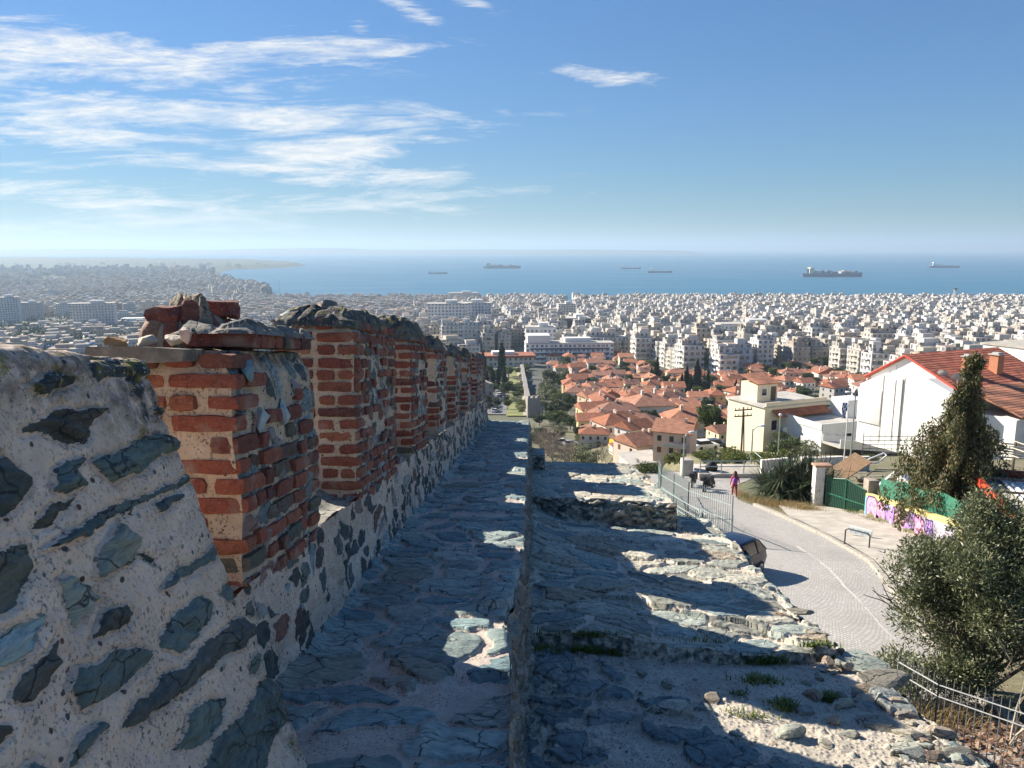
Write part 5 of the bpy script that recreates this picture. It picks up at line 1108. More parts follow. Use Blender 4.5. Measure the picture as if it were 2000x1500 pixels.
nf = tag(empty('screen_fence', (18.6, 37.3, 0)), 'green fabric screen fence behind the graffiti wall', 'fence'); nf['kind'] = 'thing'
n1, n2 = 40, 8; yy_ = np.linspace(0, -7.6, n1)[:, None]; q = np.linspace(0, 1, n2)[None, :]
zz_ = np.vectorize(lambda y: wallz(y - .5))(yy_) + 1.05 + q * (1.0 + .08 * np.sin(yy_ * 2.1)); grids('screen', [(np.stack([.0 + .06 * fbm(yy_ * 3, q * 2, 0, 3, 9) + 0 * yy_, yy_ + 0 * q, zz_], -1), {})], plain('green_netting', (.03, .16, .10), .8, .3, 4), nf)
for y in np.linspace(.05, -7.6, 5): t = MB(); t.bar((.08, y, wallz(y - .5)), (.08, y, wallz(y - .5) + 2.15), .035); t.build('post', M_IRON, nf)
# barrier hoop, painted plank
hx, hy = 13.95, 30.6; hzz = tz(hx, hy) + .1
t = MB(); tub(t, [(0, 0, 0), (0, 0, .68), (.08, -.08, .76), (.62, -.62, .76), (.7, -.7, .68), (.7, -.7, -.1)], .03); o = t.build('hoop_barrier', M_IRON); o.location = (hx, hy, hzz); tag(o, 'dark bent pipe hoop barrier at the pavement kerb', 'barrier')
t = MB(); t.box((0, 0, .2), (.95, .09, .34)); t.box((0, -.047, .2), (.9, .004, .26), 1); 
for i in range(9): t.box((-.4 + i * .1, -.051, .2 + .04 * math.sin(i * 2.2)), (.07, .004, .14), 2, ry=.6 * math.sin(i * 3.1))
o = t.build('painted_board', [M_WHITEP, plain('pale_board', (.74, .78, .72), .8, .1, 4), plain('faded_blue', (.38, .50, .60), .8, .2, 8)]); o.location = (15.35, 32.2, tz(15.35, 32.2) + .15); o.rotation_euler = (0, 0, -.75); tag(o, 'long white board with faded blue scribbles lying by the painted wall', 'board')
# junk on the plot behind the gate
zq = lambda x, y: tz(x, y)
t = MB(); t.box((0, 0, 0), (2.4, 1.3, .06)); t.box((0, 0, -.05), (2.2, .1, .08)); o = t.build('tilted_tabletop', M_WOODB); o.location = (20.2, 44.6, zq(20.2, 44.6) + 1.0); o.rotation_euler = (.25, -.42, .35); tag(o, 'brown wooden tabletop lying tilted on the junk behind the gate', 'tabletop')
t = MB(); t.box((0, 0, .4), (.75, .7, .9)); t.box((0, -.355, .45), (.66, .01, .76), 1); o = t.build('old_fridge', [M_WHITEP, M_LAMPG]); o.location = (21.5, 41.0, zq(21.5, 41) + .1); o.rotation_euler = (.5, .15, .6); tag(bevobj(o, .03), 'tipped white box like an old fridge dumped on the grass', 'fridge')
t = MB(); tub(t, [(0, 0, 0), (.9, 0, .05), (1.5, .1, .5), (1.4, .25, .62), (.5, .2, .25), (0, 0, 0)], .05); o = t.build('bed_frame', M_WHITEP); o.location = (21.9, 46.4, zq(21.9, 46.4) + 1.0); tag(o, 'bent white metal bed frame above the tilted tabletop', 'bed frame')
rgj = random.Random(8)
for i, lb in enumerate(['long bleached plank lying across the junk', 'grey scrap pole resting on the junk heap', 'thin rusty pipe beside the tilted tabletop', 'white scrap batten beside the dumped fridge', 'short dark beam at the back of the plot', 'slim pale stick leaning on the dumped fridge', 'rusty angle iron lying behind the fridge', 'brown plank end near the conifer trunk']):
    t = MB(); L = rgj.uniform(1.2, 3.0); t.box((0, 0, 0), (L, rgj.uniform(.05, .16), .05)); o = t.build('scrap_plank', [M_WHITEP, M_WOODB, M_IRON, M_CONC][i % 4]); x, y = rgj.uniform(20.6, 24.5), rgj.uniform(41.5, 46.5); o.location = (x, y, zq(x, y) + rgj.uniform(.25, .7)); o.rotation_euler = (rgj.uniform(-.2, .2), rgj.uniform(-.15, .3), rgj.uniform(-.5, .9)); tag(o, lb, 'scrap wood', 'scrap on the plot behind the gate')
for i in range(9):
    x, y = rgj.uniform(20.5, 25), rgj.uniform(40.8, 47); s_ = rgj.uniform(.16, .4); tag(rock('rubble_lump', (x, y, zq(x, y) + s_ * .4), (s_ * 1.3, s_, s_ * .7), 700 + i, [M_ROCK, M_RS[0], M_RS[1]][i % 3], sub=3), 'broken masonry lump on the plot behind the green gate', 'rubble', 'masonry lumps on the plot')
t = MB(); 
for i in range(16): t.box((-3.6 + i * .48, rgj.uniform(-.02, .02), .45), (.47, .25, 1.0 + rgj.uniform(-.1, .1)))
o = t.build('garden_wall', M_RUSTW); o.location = (20.6, 50.5, zq(20.6, 50.5)); o.rotation_euler = (0, 0, .1); tag(o, 'rough whitewashed garden wall behind the junk plot', 'wall'); o['kind'] = 'thing'
t = MB(); t.add([(0, 0, 0), (1.6, 0, 0), (1.6, .4, 0), (0, .4, 0), (.3, 0, 1.2), (.75, 0, 1.25), (.75, .4, 1.25), (.3, .4, 1.2)], [[0, 3, 2, 1], [4, 5, 6, 7], [0, 1, 5, 4], [1, 2, 6, 5], [2, 3, 7, 6], [3, 0, 4, 7]]); o = t.build('ruined_gable', M_RUSTW); o.location = (18.0, 46.9, zq(18, 46.9) + .9); tag(o, 'pale pointed wall stump rising behind the sword-leaved shrub', 'wall'); o['kind'] = 'thing'
# wire fence and posts in front of the white house
bar_fence('wire_fence', [(27.5, 58.5), (31.0, 56.5), (33.5, 54)], 2.2, .5, 'thin rusty post and wire fence before the white house', M_IRON, (.3, .45, .6, .75, .9), r=.014)
# pergola of bleached poles
pg = tag(empty('pergola', (26.5, 42, tz(26.5, 42))), 'pergola of bleached poles on posts behind the conifer', 'pergola')
for i in range(6): t = MB(); tub(t, [(-2.4 + .3 * i, 1.6 - .75 * i, 2.6 + .08 * math.sin(i * 2)), (1, 1.4 - .75 * i, 2.45), (5.5, .8 - .75 * i, 2.1 - .08 * i)], .05, 0, 6); t.build('pole', plain('bleached_pole', (.55, .48, .38), .9, .2, 6) if i == 0 else bpy.data.materials['bleached_pole'], pg)
for x, y in ((-2, 1.3), (-.8, -2), (2.5, 1), (2.5, -2.4)): t = MB(); t.bar((x, y, -.3), (x, y, 2.5), .07, 0, 7); t.build('post', M_BARK, pg)
for i in range(5): t = MB(); tub(t, [(-1.6 + i * 1.4, 1.7, 2.66 - .06 * i), (-1.0 + i * 1.4, -2.5, 2.6 - .06 * i)], .035, 0, 5); t.build('cross_pole', bpy.data.materials['bleached_pole'], pg)
# ------------------------------------------------------------------ buildings close by
def tile_mat():
    s = NT('roof_tiles'); v = s.obj(); oi = s.n('ObjectInfo'); r = oi.outputs['Random']; n = s.noise(.9, v, 5, .6); n2 = s.noise(5, v, 5, .65)
    c = s.ramp(r, [(0, (.33, .12, .065)), (.25, (.47, .18, .09)), (.5, (.40, .15, .08)), (.7, (.52, .24, .14)), (.88, (.36, .17, .11)), (1, (.27, .13, .09))])
    c = s.mix(s.map(n, .35, .65), s.mix(1, c, (.72, .7, .7), 'MULTIPLY'), s.mix(1, c, (1.15, 1.15, 1.15), 'MULTIPLY')); c = s.mix(s.map(n2, .55, .72, 0, .5), c, (.26, .12, .07))
    sep = s.n('SeparateXYZ', {0: v}); w = s.math('ADD', s.math('SINE', s.math('MULTIPLY', sep.outputs[0], 24.0)), s.math('MULTIPLY', s.math('FRACT', s.math('MULTIPLY', sep.outputs[1], 2.6)), .8))
    return s.bsdf(c, .85, w, .04)
M_TILE = tile_mat()
def wall_obj_mat(name='house_wall'):
    s = NT(name); v = s.obj(); c = s.n('ObjectInfo').outputs['Color']; n = s.noise(.6, v, 5, .6); n2 = s.noise(3, v, 5, .65)
    c = s.mix(s.map(n, .3, .7), s.mix(1, c, (.86, .85, .83), 'MULTIPLY'), c); c = s.mix(s.map(n2, .6, .75, 0, .3), c, (.3, .27, .23)); return s.bsdf(c, .9)
M_HWALL = wall_obj_mat(); M_WIN = plain('window_glass', (.03, .035, .045), .15, .3, 1); M_SHUT = plain('brown_shutter', (.14, .06, .035), .7, .2, 6); M_CHIM = plain('terracotta_render', (.50, .21, .11), .9, .15, 2)
M_DISH = plain('grey_dish', (.45, .44, .42), .6, .1, 3); M_ROOFC = plain('roof_concrete', (.44, .42, .38), .9, .2, .7); M_TILER = plain('red_rim', (.48, .06, .035), .7, .15, 2)
M_TILE_RED = plain('red_tiles', (.35, .115, .07), .88, .45, 1.2)
def tile_sheet(name, p00, p10, p01, p11, parent, per=.25, amp=.05, mat=None):
    """corrugated roof slope; p00-p10 along the ridge direction, p01/p11 down the slope"""
    p00, p10, p01, p11 = [np.array(p, float) for p in (p00, p10, p01, p11)]
    L = np.linalg.norm(p10 - p00); D = np.linalg.norm(p01 - p00); nx = int(L / per * 6) + 1; ny = int(D / .11) + 1
    u = np.linspace(0, 1, nx)[None, :, None]; v = np.linspace(0, 1, ny)[:, None, None]
    P = (p00 * (1 - u) + p10 * u) * (1 - v) + (p01 * (1 - u) + p11 * u) * v; nrm = np.cross(p10 - p00, p01 - p00); nrm /= np.linalg.norm(nrm); nrm = nrm * np.sign(nrm[2])
    h = amp * np.abs(np.sin(u * L / per * np.pi)) + .035 * ((v * D / .38) % 1)
    o = grids(name, [(P + nrm * h, {})], mat or M_TILE, parent, smooth=False)
    md = o.modifiers.new('thick', 'SOLIDIFY'); md.thickness = .12; md.offset = -1; return o
def boxpart(name, c, d, mat, parent, bev=0, **k):
    t = MB(); t.box(c, d, **k); o = t.build(name, mat, parent)
    if bev: bevobj(o, bev, 2)
    return o
def window(parent, c, w, h, axis, shut=False, mat=None, sill=True):
    """c: centre on the wall, axis 0: wall faces +-x, 1: wall faces +-y; sign in the tuple"""
    ax, sg = axis; t = MB(); d = .05
    sz = (d, w, h) if ax == 0 else (w, d, h); t.box(c, sz); o = t.build('window', mat or (M_SHUT if shut else M_WIN), parent)
    t = MB(); f = .09
    for k in (-1, 1):
        if ax == 0: t.box((c[0] + sg * .02, c[1] + k * (w / 2 + f / 2), c[2]), (d + .03, f, h + 2 * f)); t.box((c[0] + sg * .02, c[1], c[2] + k * (h / 2 + f / 2)), (d + .06, w, f))
        else: t.box((c[0] + k * (w / 2 + f / 2), c[1] + sg * .02, c[2]), (f, d + .03, h + 2 * f)); t.box((c[0], c[1] + sg * .02, c[2] + k * (h / 2 + f / 2)), (w, d + .06, f))
    t.build('frame', M_WHITEP, o); return o
HX, HY = 38.4, 66.0; HZ = tz(HX, HY)
wh = tag(empty('white_house', (HX, HY, HZ), math.atan2(.41, .91)), 'big white rendered house with red tiled gable roof and two terracotta chimneys', 'house'); wh['kind'] = 'thing'
zz = lambda z: z - HZ
t = MB(); prof = [(0, -.5), (9.7, -.5), (9.7, zz(-13.2)), (6.9, zz(-11.75)), (2.5, zz(-11.6)), (0, zz(-12.5))]
t.add([(0, s_, z) for s_, z in prof] + [(1.4, s_, z) for s_, z in prof], [list(range(6)), list(range(11, 5, -1))] + [[i, 6 + i, 6 + (i + 1) % 6, (i + 1) % 6] for i in range(6)]); t.build('front_wall', M_WALLW, wh)
boxpart('pilaster', (-.04, 5.9, zz(-11.9) / 2 - .3), (.10, 2.0, zz(-11.9) + .3), M_WALLW, wh); boxpart('jetty', (-.07, 8.35, zz(-15.2)), (.16, 2.7, 3.4), M_WALLW, wh, .02)
for s_, z0, z1 in ((4.87, 0, zz(-11.8)), (6.93, 0, zz(-11.9)), (5.6, .5, zz(-12.2))): t = MB(); t.bar((-.11, s_, z0), (-.11, s_, z1), .03, 0, 5); t.build('drain_pipe', M_CONC, wh)
RZ, EZ = zz(-10.05), zz(-12.55)
t = MB(); prof = [(.0, -.5), (9.7, -.5), (9.7, EZ), (5.8, RZ - .12), (0, EZ)]
t.add([(1.4, s_, z) for s_, z in prof] + [(14, s_, z) for s_, z in prof], [list(range(5)), list(range(9, 4, -1))] + [[i, 5 + i, 5 + (i + 1) % 5, (i + 1) % 5] for i in range(5)]); t.build('wall', M_WALLW, wh)
tile_sheet('roof', (1.1, 5.8, RZ), (14.4, 5.8, RZ), (1.1, -.35, EZ - .1), (14.4, -.35, EZ - .1), wh, mat=M_TILE_RED); tile_sheet('roof', (1.1, 5.8, RZ), (14.4, 5.8, RZ), (1.1, 10.1, EZ - .1), (14.4, 10.1, EZ - .1), wh, mat=M_TILE_RED)
t = MB()
for a in (-.35, 10.1): t.tube([np.array([1.06, 5.8, RZ + .06]), np.array([1.06, a, EZ - .04])], .11, 0, 6)
t.bar((1, 5.8, RZ + .08), (14.4, 5.8, RZ + .08), .1, 0, 6); t.build('roof_rim', M_TILER, wh)
tile_sheet('annex_roof', (1.6, .1, zz(-12.3)), (13.5, .1, zz(-12.3)), (2.2, -4.9, zz(-14.0)), (13.9, -4.9, zz(-14.0)), wh)
boxpart('annex_wall', (7.9, -2.2, zz(-14.2) / 2 - .3), (11.2, 4.4, zz(-14.2) + .5), M_WALLW, wh)
for x in (4.2, 6.3, 7.4, 8.5, 10.5): window(wh, (x, -4.41, zz(-15.3)), .7, 1.3, (1, -1), True)
for x, y, w, h in ((4.9, 2.3, .62, 1.75), (8.6, 2.0, .85, 1.9)):
    zr = RZ - (5.8 - y) * (RZ - EZ) / 6.15; c = boxpart('chimney', (x, y, zr + h * .38), (w, w, h), M_CHIM, wh); boxpart('chimney_cap', (x, y, zr + h * .88 + .1), (w + .24, w + .24, .09), M_CONC, c); boxpart('chimney_pot', (x, y, zr + h * .88 + .22), (w * .7, w * .7, .16), M_DISH, c)
def dish(parent, c, r, rz):
    t = MB(); n = 14; V = [(0, 0, 0)]; f = []
    for k, (q, dpt) in enumerate(((.5, .05), (1, .2))):
        V += [(r * q * math.cos(a), r * q * math.sin(a), r * dpt) for a in np.arange(n) * 2 * np.pi / n]
    f = [[0, 1 + i, 1 + (i + 1) % n] for i in range(n)] + [[1 + i, 1 + n + i, 1 + n + (i + 1) % n, 1 + (i + 1) % n] for i in range(n)]
    V = np.array(V) @ rot(math.radians(65), 0, rz).T + np.array(c); t.add(V, f); t.bar(c, np.array(c) - [0, 0, .7], .03); return t.build('satellite_dish', M_DISH, parent)
dish(wh, (1.6, 2.2, zz(-11.35)), .5, 1.9); dish(wh, (1.9, .9, zz(-11.5)), .55, 2.2)
t = MB(); t.bar((.6, 6.2, zz(-12)), (.6, 6.2, zz(-10.9)), .02, 0, 4); t.bar((.6, 6.9, zz(-12.3)), (.6, 6.9, zz(-11.5)), .02, 0, 4); t.build('aerial', M_IRON, wh)
# neighbour house behind it
o = tag(empty('tiled_house', (54.2, 68.5, tz(54, 70)), math.atan2(.41, .91)), 'broad house with orange tiled roof and skylight behind the white house', 'house'); o['kind'] = 'thing'; z0 = tz(54, 70)
t = MB(); prof = [(-6, -.5), (7, -.5), (7, -12.3 - z0), (.5, -9.85 - z0), (-6, -12.9 - z0)]
t.add([(0, s_, z) for s_, z in prof] + [(16, s_, z) for s_, z in prof], [list(range(5)), list(range(9, 4, -1))] + [[i, 5 + i, 5 + (i + 1) % 5, (i + 1) % 5] for i in range(5)]); t.build('wall', M_WALLW, o)
tile_sheet('roof', (-.4, .5, -9.7 - z0), (16, .5, -9.7 - z0), (-.4, -6.5, -12.95 - z0), (16, -6.5, -12.95 - z0), o); tile_sheet('roof', (-.4, .5, -9.7 - z0), (16, .5, -9.7 - z0), (-.4, 7.4, -12.3 - z0), (16, 7.4, -12.3 - z0), o)
q = MB(); q.box((4.2, -2.5, -10.95 - z0), (1.1, 1.3, .14), rx=.43); q.build('skylight', M_LAMPG, o)
z0 = tz(60, 88); hb9 = ray(1975, 679)[1] * 86 - z0; o = tag(empty('stair_block', (60.5, 88, z0), .42), 'plain white rooftop block rising above the tiled roofs', 'house'); o['kind'] = 'thing'; boxpart('wall', (1.2, 0, hb9 / 2 - 1), (11, 7, hb9 + 2), M_WALLW, o); boxpart('parapet', (1.2, 0, hb9 + .1), (11.3, 7.3, .2), M_CONC, o)
t = MB(); t.bar((0, 0, hb9), (0, 0, hb9 + 4), .05); t.build('aerial', M_IRON, o)
# low white house with red fascia by the olive
z0 = tz(22, 30) - 1.5; o = tag(empty('fascia_house', (20.9, 33.2, z0), -.32), 'low white house with bright red fascia and corrugated roof behind the olive tree', 'house'); o['kind'] = 'thing'
boxpart('wall', (4.5, -3.2, 1.1), (9, 6.4, 3.4), M_WALLW, o); 
t = MB(); t.box((4.5, -3.2, 2.86), (9.5, 6.9, .14)); t.build('roof_slab', M_ROOFC, o)
t = MB()
for a, b in (((-.3, .2), (9.3, .2)), ((-.3, .2), (-.3, -6.6)), ((-.3, -6.6), (9.3, -6.6))): t.box(((a[0] + b[0]) / 2, (a[1] + b[1]) / 2, 3.08), (abs(a[0] - b[0]) + .16, abs(a[1] - b[1]) + .16, .34))
t.build('red_fascia', plain('red_fascia', (.62, .07, .03), .6, .12, 3), o)
n1 = 240; u = np.linspace(0, 1, n1)[None, :]; v = np.linspace(0, 1, 4)[:, None]; grids('corrugated_roof', [(np.stack([.6 + 8.2 * u + 0 * v, -.5 - 5.6 * v + 0 * u, 3.04 + .06 * np.sin(u * 8.2 / .3 * 6.28) + .1 * v], -1), {})], M_WHITEP, o)
boxpart('timber', (3, -1.2, 3.2), (7, .09, .09), M_BARK, o); boxpart('timber', (3, -3.4, 3.25), (7, .09, .09), M_BARK, o); window(o, (-.02, -2.6, 1.5), .8, 1.0, (0, -1))
# cream building
CX, CY = 32.6, 97.0; z0 = tz(CX, CY); o = tag(empty('cream_building', (CX, CY, z0), math.atan2(.40, .91)), 'cream two-storey building with blank side wall and tiled rooftop hut', 'house'); o['kind'] = 'thing'; top = ray(1490, 797)[1] * 97 - z0
boxpart('wall', (5.2, 3.6, top / 2 - .5), (10.4, 7.2, top + 1), M_CREAM, o); boxpart('roof_slab', (5.1, 3.6, top + .1), (10.7, 7.5, .2), M_ROOFC, o)
boxpart('rooftop_hut', (2.6, 4.2, top + 1.4), (3.4, 3.2, 2.4), M_CREAM, o); tile_sheet('hut_roof', (.7, 6.1, top + 3.3), (4.6, 6.1, top + 3.3), (.7, 2.3, top + 2.5), (4.6, 2.3, top + 2.5), o); boxpart('hut_door', (3.6, 2.58, top + 1.2), (.8, .06, 1.9), M_BARK, o); window(o, (2.0, 2.57, top + 1.5), .8, .9, (1, -1))
boxpart('parapet', (5.2, -.1, top + .45), (10.4, .15, .5), M_CREAM, o); tile_sheet('awning_roof', (1.2, -.0, top - .5), (10.2, 0, top - .5), (1.2, -1.2, top - 1.2), (10.2, -1.2, top - 1.2), o)
for x in (1.6, 3.4, 5.4, 7.4): window(o, (x, -.02, top - 2.4), .9, 1.3, (1, -1)); window(o, (x, -.02, top - 5.2), .9, 1.2, (1, -1))
boxpart('balcony', (6, -.7, top - 3.4), (8, 1.4, .16), M_WHITEP, o); boxpart('balcony_rail', (6, -1.36, top - 2.9), (8, .06, .9), M_WHITEP, o)
# grey flat-roofed building with ramp
GX, GY = 38.5, 92.0; z0 = tz(GX, GY); top = ray(1617, 838)[1] * 92 - z0; o = tag(empty('flat_roofed_building', (GX, GY, z0), .35), 'light grey flat-roofed building with ramp and curved roof parapet', 'building'); o['kind'] = 'thing'
M_GREYW = plain('pale_grey_render', (.62, .63, .62), .9, .08, 1); boxpart('wall', (4.5, 3.5, top / 2 - 1), (11, 8, top + 2), M_GREYW, o); boxpart('roof_deck', (4.5, 3.5, top + .05), (10.4, 7.4, .1), M_ROOFC, o)
for c, d in (((4.5, -.5, top + .4), (11, .2, .8)), ((-1, 3.5, top + .4), (.2, 8, .8)), ((4.5, 7.4, top + .4), (11, .2, .8))): boxpart('parapet', c, d, M_GREYW, o)
boxpart('stair_hut', (8.4, 5.2, top + 1.2), (3.4, 3, 2.4), M_GREYW, o)
t = MB(); loft(t, [[(-1 + 11 * f, -3.6, top - 1.2 - 1.6 * f), (-1 + 11 * f, -.6, top - 1.2 - 1.6 * f), (-1 + 11 * f, -.6, top - 1.5 - 1.6 * f), (-1 + 11 * f, -3.6, top - 1.5 - 1.6 * f)] for f in (0, .5, 1)]); t.build('ramp', M_ROOFC, o)
for y in (-3.6, -.7):
    t = MB(); loft(t, [[(-1 + 11 * f, y - .06, top - .4 - 1.6 * f), (-1 + 11 * f, y + .06, top - .4 - 1.6 * f), (-1 + 11 * f, y + .06, top - 1.5 - 1.6 * f), (-1 + 11 * f, y - .06, top - 1.5 - 1.6 * f)] for f in (0, 1)]); t.build('ramp_wall', M_GREYW, o)
for x in (.8, 3.2, 5.6): window(o, (x, -.52, top - .9), 1.2, .5, (1, -1))
# shed below the step block
SX, SY = 15.9, 93; z0 = ray(1262, 905)[1] * 93 - 2.4; o = tag(empty('garden_shed', (SX, SY, z0), .25), 'small cream shed with weathered flat roof below the street', 'shed'); boxpart('wall', (1.2, 2, -2.0), (4.4, 4, 8.8), M_CREAM, o); t = MB(); t.box((1.2, 2, 2.55), (4.9, 4.6, .16), ry=-.03, rx=.08); t.build('roof', M_ROOFC, o); window(o, (1.6, -.02, 1.4), 2.4, .9, (1, -1)); dish(o, (-.2, .2, 2.7), .35, 2.0)
# ------------------------------------------------------------------ old-town houses
WALLC = [('cream', (.72, .62, .44)), ('white', (.78, .76, .70)), ('pale yellow', (.70, .58, .32)), ('ochre', (.55, .36, .17)), ('pale pink', (.66, .50, .42)), ('light grey', (.56, .55, .52)), ('off-white', (.70, .67, .60))]
def roof_mesh(w, d, h, rh, ov, hip):
    t = MB(); W2, D2 = w / 2 + ov, d / 2 + ov; k = D2 * .95 if hip else 0; k = min(k, W2 - .3)
    v = [(-W2, -D2, h), (W2, -D2, h), (W2, D2, h), (-W2, D2, h), (-W2 + k, 0, h + rh), (W2 - k, 0, h + rh)] + [(-W2, -D2, h - .18), (W2, -D2, h - .18), (W2, D2, h - .18), (-W2, D2, h - .18)]
    t.add(v, [[0, 1, 5, 4], [2, 3, 4, 5], [1, 2, 5], [3, 0, 4], [6, 9, 8, 7], [0, 6, 7, 1], [1, 7, 8, 2], [2, 8, 9, 3], [3, 9, 6, 0]])
    return t.mesh('roof', M_TILE)
HP = []
for i in range(12):
    rg = random.Random(50 + i); st = 1 + (i % 3 > 0) if i < 9 else 2; w, d = rg.uniform(8.5, 13), rg.uniform(7.5, 10); h = 2.9 * st + .5; hip = i % 2 == 0
    o = empty('old_town_house'); t = MB(); t.box((0, 0, h / 2 - 1.5), (w, d, h + 3)); 
    if not hip: t.add([(-w / 2, -d / 2, h), (-w / 2, d / 2, h), (-w / 2, 0, h + 1.9)], [[0, 1, 2]]); t.add([(w / 2, -d / 2, h), (w / 2, d / 2, h), (w / 2, 0, h + 1.9)], [[0, 2, 1]])
    wl = t.build('wall', M_HWALL, o); rf = link(bpy.data.objects.new('roof', roof_mesh(w, d, h, 2.3, .55, hip)), o)
    for k in range(rg.randint(1, 2)): x, y = rg.uniform(-w * .3, w * .3), rg.uniform(-d * .25, d * .25); boxpart('chimney', (x, y, h + 2.0), (.6, .6, 1.7), M_HWALL, rf)
    for f in range(st):
        n = 3 if w < 11 else 4
        for k in range(n):
            x = -w / 2 + w * (k + .5) / n; t = MB(); t.box((x, -d / 2 - .03, 2.9 * f + 1.7), (1.0, .1, 1.35)); t.build('window', M_WIN if (k + f) % 3 else M_SHUT, o)
        for k in range(2): t = MB(); t.box((-w / 2 - .03, -d / 4 + k * d / 2, 2.9 * f + 1.7), (.1, .9, 1.3)); t.build('window', M_SHUT if k else M_WIN, o)
    if st == 2: boxpart('balcony', (w * .12, -d / 2 - .65, 2.85), (w * .6, 1.3, .16), M_HWALL, o); boxpart('balcony_rail', (w * .12, -d / 2 - 1.26, 3.35), (w * .6, .06, .9), M_DISH, o)
    HP.append((o, w, d, st, hip))
def setcol(o, c):
    o.color = (*c, 1)
    for ch in o.children: setcol(ch, c)
hrg = random.Random(4); pts = []
def place_house(k, x, Y, z, rz, sc=1.0, ci=None, label=None):
    pr, w, d, st, hip = HP[k]; ci = hrg.randrange(len(WALLC)) if ci is None else ci; cn_, cc = WALLC[ci]
    zone = 'the upper rows' if Y > 330 else 'the middle rows' if Y > 240 else 'the lower slope'; side = 'towards the old wall' if x / Y < .14 else 'around the cypresses' if x / Y < .27 else 'below the white house'
    o = put(pr, x, Y, z, sc, rz, label or f"{cn_} {'two' if st == 2 else 'one'}-storey house with {'hipped' if hip else 'gabled'} tile roof in {zone} {side}", 'house', None if label else 'tile-roofed houses of the old quarter')
    o['kind'] = 'thing'; jit = hrg.uniform(.85, 1.05); setcol(o, tuple(c * jit for c in cc)); pts.append((x, Y)); return o
for px, py, k, sc, ci, rz, lb in ((1265, 836, 10, 82, 1, .15, 'largest house of the old quarter with wide hipped roof and long balconies'), (1186, 855, 2, 56, 0, .1, 'cream two-storey house with deep balcony above the small grey house'), (1160, 872, 4, 58, 6, -.1, 'small pale grey house with hipped roof by the round bush'), (1343, 852, 8, 54, 0, .25, 'tall cream house with stepped tile roofs behind the dark fir'), (1402, 848, 1, 52, 5, .35, 'grey two-storey house with tile roof next to the cream building'),
                            (1410, 868, 9, 44, 0, .3, 'small tile-roofed house tucked against the cream building'), (1255, 884, 3, 78, 4, .5, 'low house with worn red tile roof beside the dark fir'), (1318, 884, 5, 66, 4, -.4, 'low house with long tile roof to the east of the dark fir'), (1210, 878, 6, 36, 6, .2, 'tiny tile-roofed annex beside the small grey house'), (1238, 866, 11, 50, 1, .6, 'white house with two tile roofs between the fir and the bush')):
    h_ = hit(px, py); place_house(k, *h_, rz, sc * h_[1] / F / HP[k][1] / math.cos(rz), ci, lb)
CYP = [(1282, 752, 46, 0), (1272, 752, 30, 1), (1331, 770, 36, 0), (1340, 772, 48, 1), (1348, 775, 38, 0), (1360, 776, 62, 1), (1305, 765, 28, 1), (1325, 768, 26, 0), (1436, 780, 34, 1), (1382, 765, 36, 0), (1375, 758, 26, 1), (936, 745, 42, 0), (944, 750, 60, 1), (951, 775, 50, 0), (973, 762, 44, 1), (980, 738, 66, 0), (985, 758, 40, 1), (962, 765, 45, 0)]
rgq = random.Random(33); TREES = []
while len(TREES) < 62:
    px, py = rgq.uniform(1080, 1690), rgq.uniform(715, 872)
    if px > 1430 and py > 800 or px < 1060 + (py - 700) * .5: continue
    h_ = hit(px, py)
    if all((h_[0] - t_[0]) ** 2 + (h_[1] - t_[1]) ** 2 > 60 for t_ in TREES) and all((h_[0] - a) ** 2 + (h_[1] - b) ** 2 > 70 for a, b in pts): TREES.append(h_)
pts += [hit(c[0], c[1])[:2] for c in CYP[:11]] + [t_[:2] for t_ in TREES]
nh = 0; HBX, HBY = [1072, 1240, 1300, 1440, 1560, 1700], [695, 706, 738, 736, 724, 758]
for trial in range(6000):
    px, py = hrg.uniform(1072, 1700), hrg.uniform(703, 868)
    if py < np.interp(px, HBX, HBY): continue
    if px < 1072 + (py - 700) * .5 or (px > 1430 and py > 800) or (px > 1560 and py > 780) or (px < 1150 and py > 800): continue
    h_ = hit(px, py)
    if h_ is None: continue
    x, Y, z = h_
    if any((x - a) ** 2 + (Y - b) ** 2 < 9.9 ** 2 for a, b in pts): continue
    place_house(hrg.randrange(12), x, Y, z, hrg.choice([0, .2, -.15, 1.57, 1.7, .4]) + hrg.uniform(-.12, .12), hrg.uniform(.74, .98)); nh += 1
    if nh > 270: break
print('houses', nh)
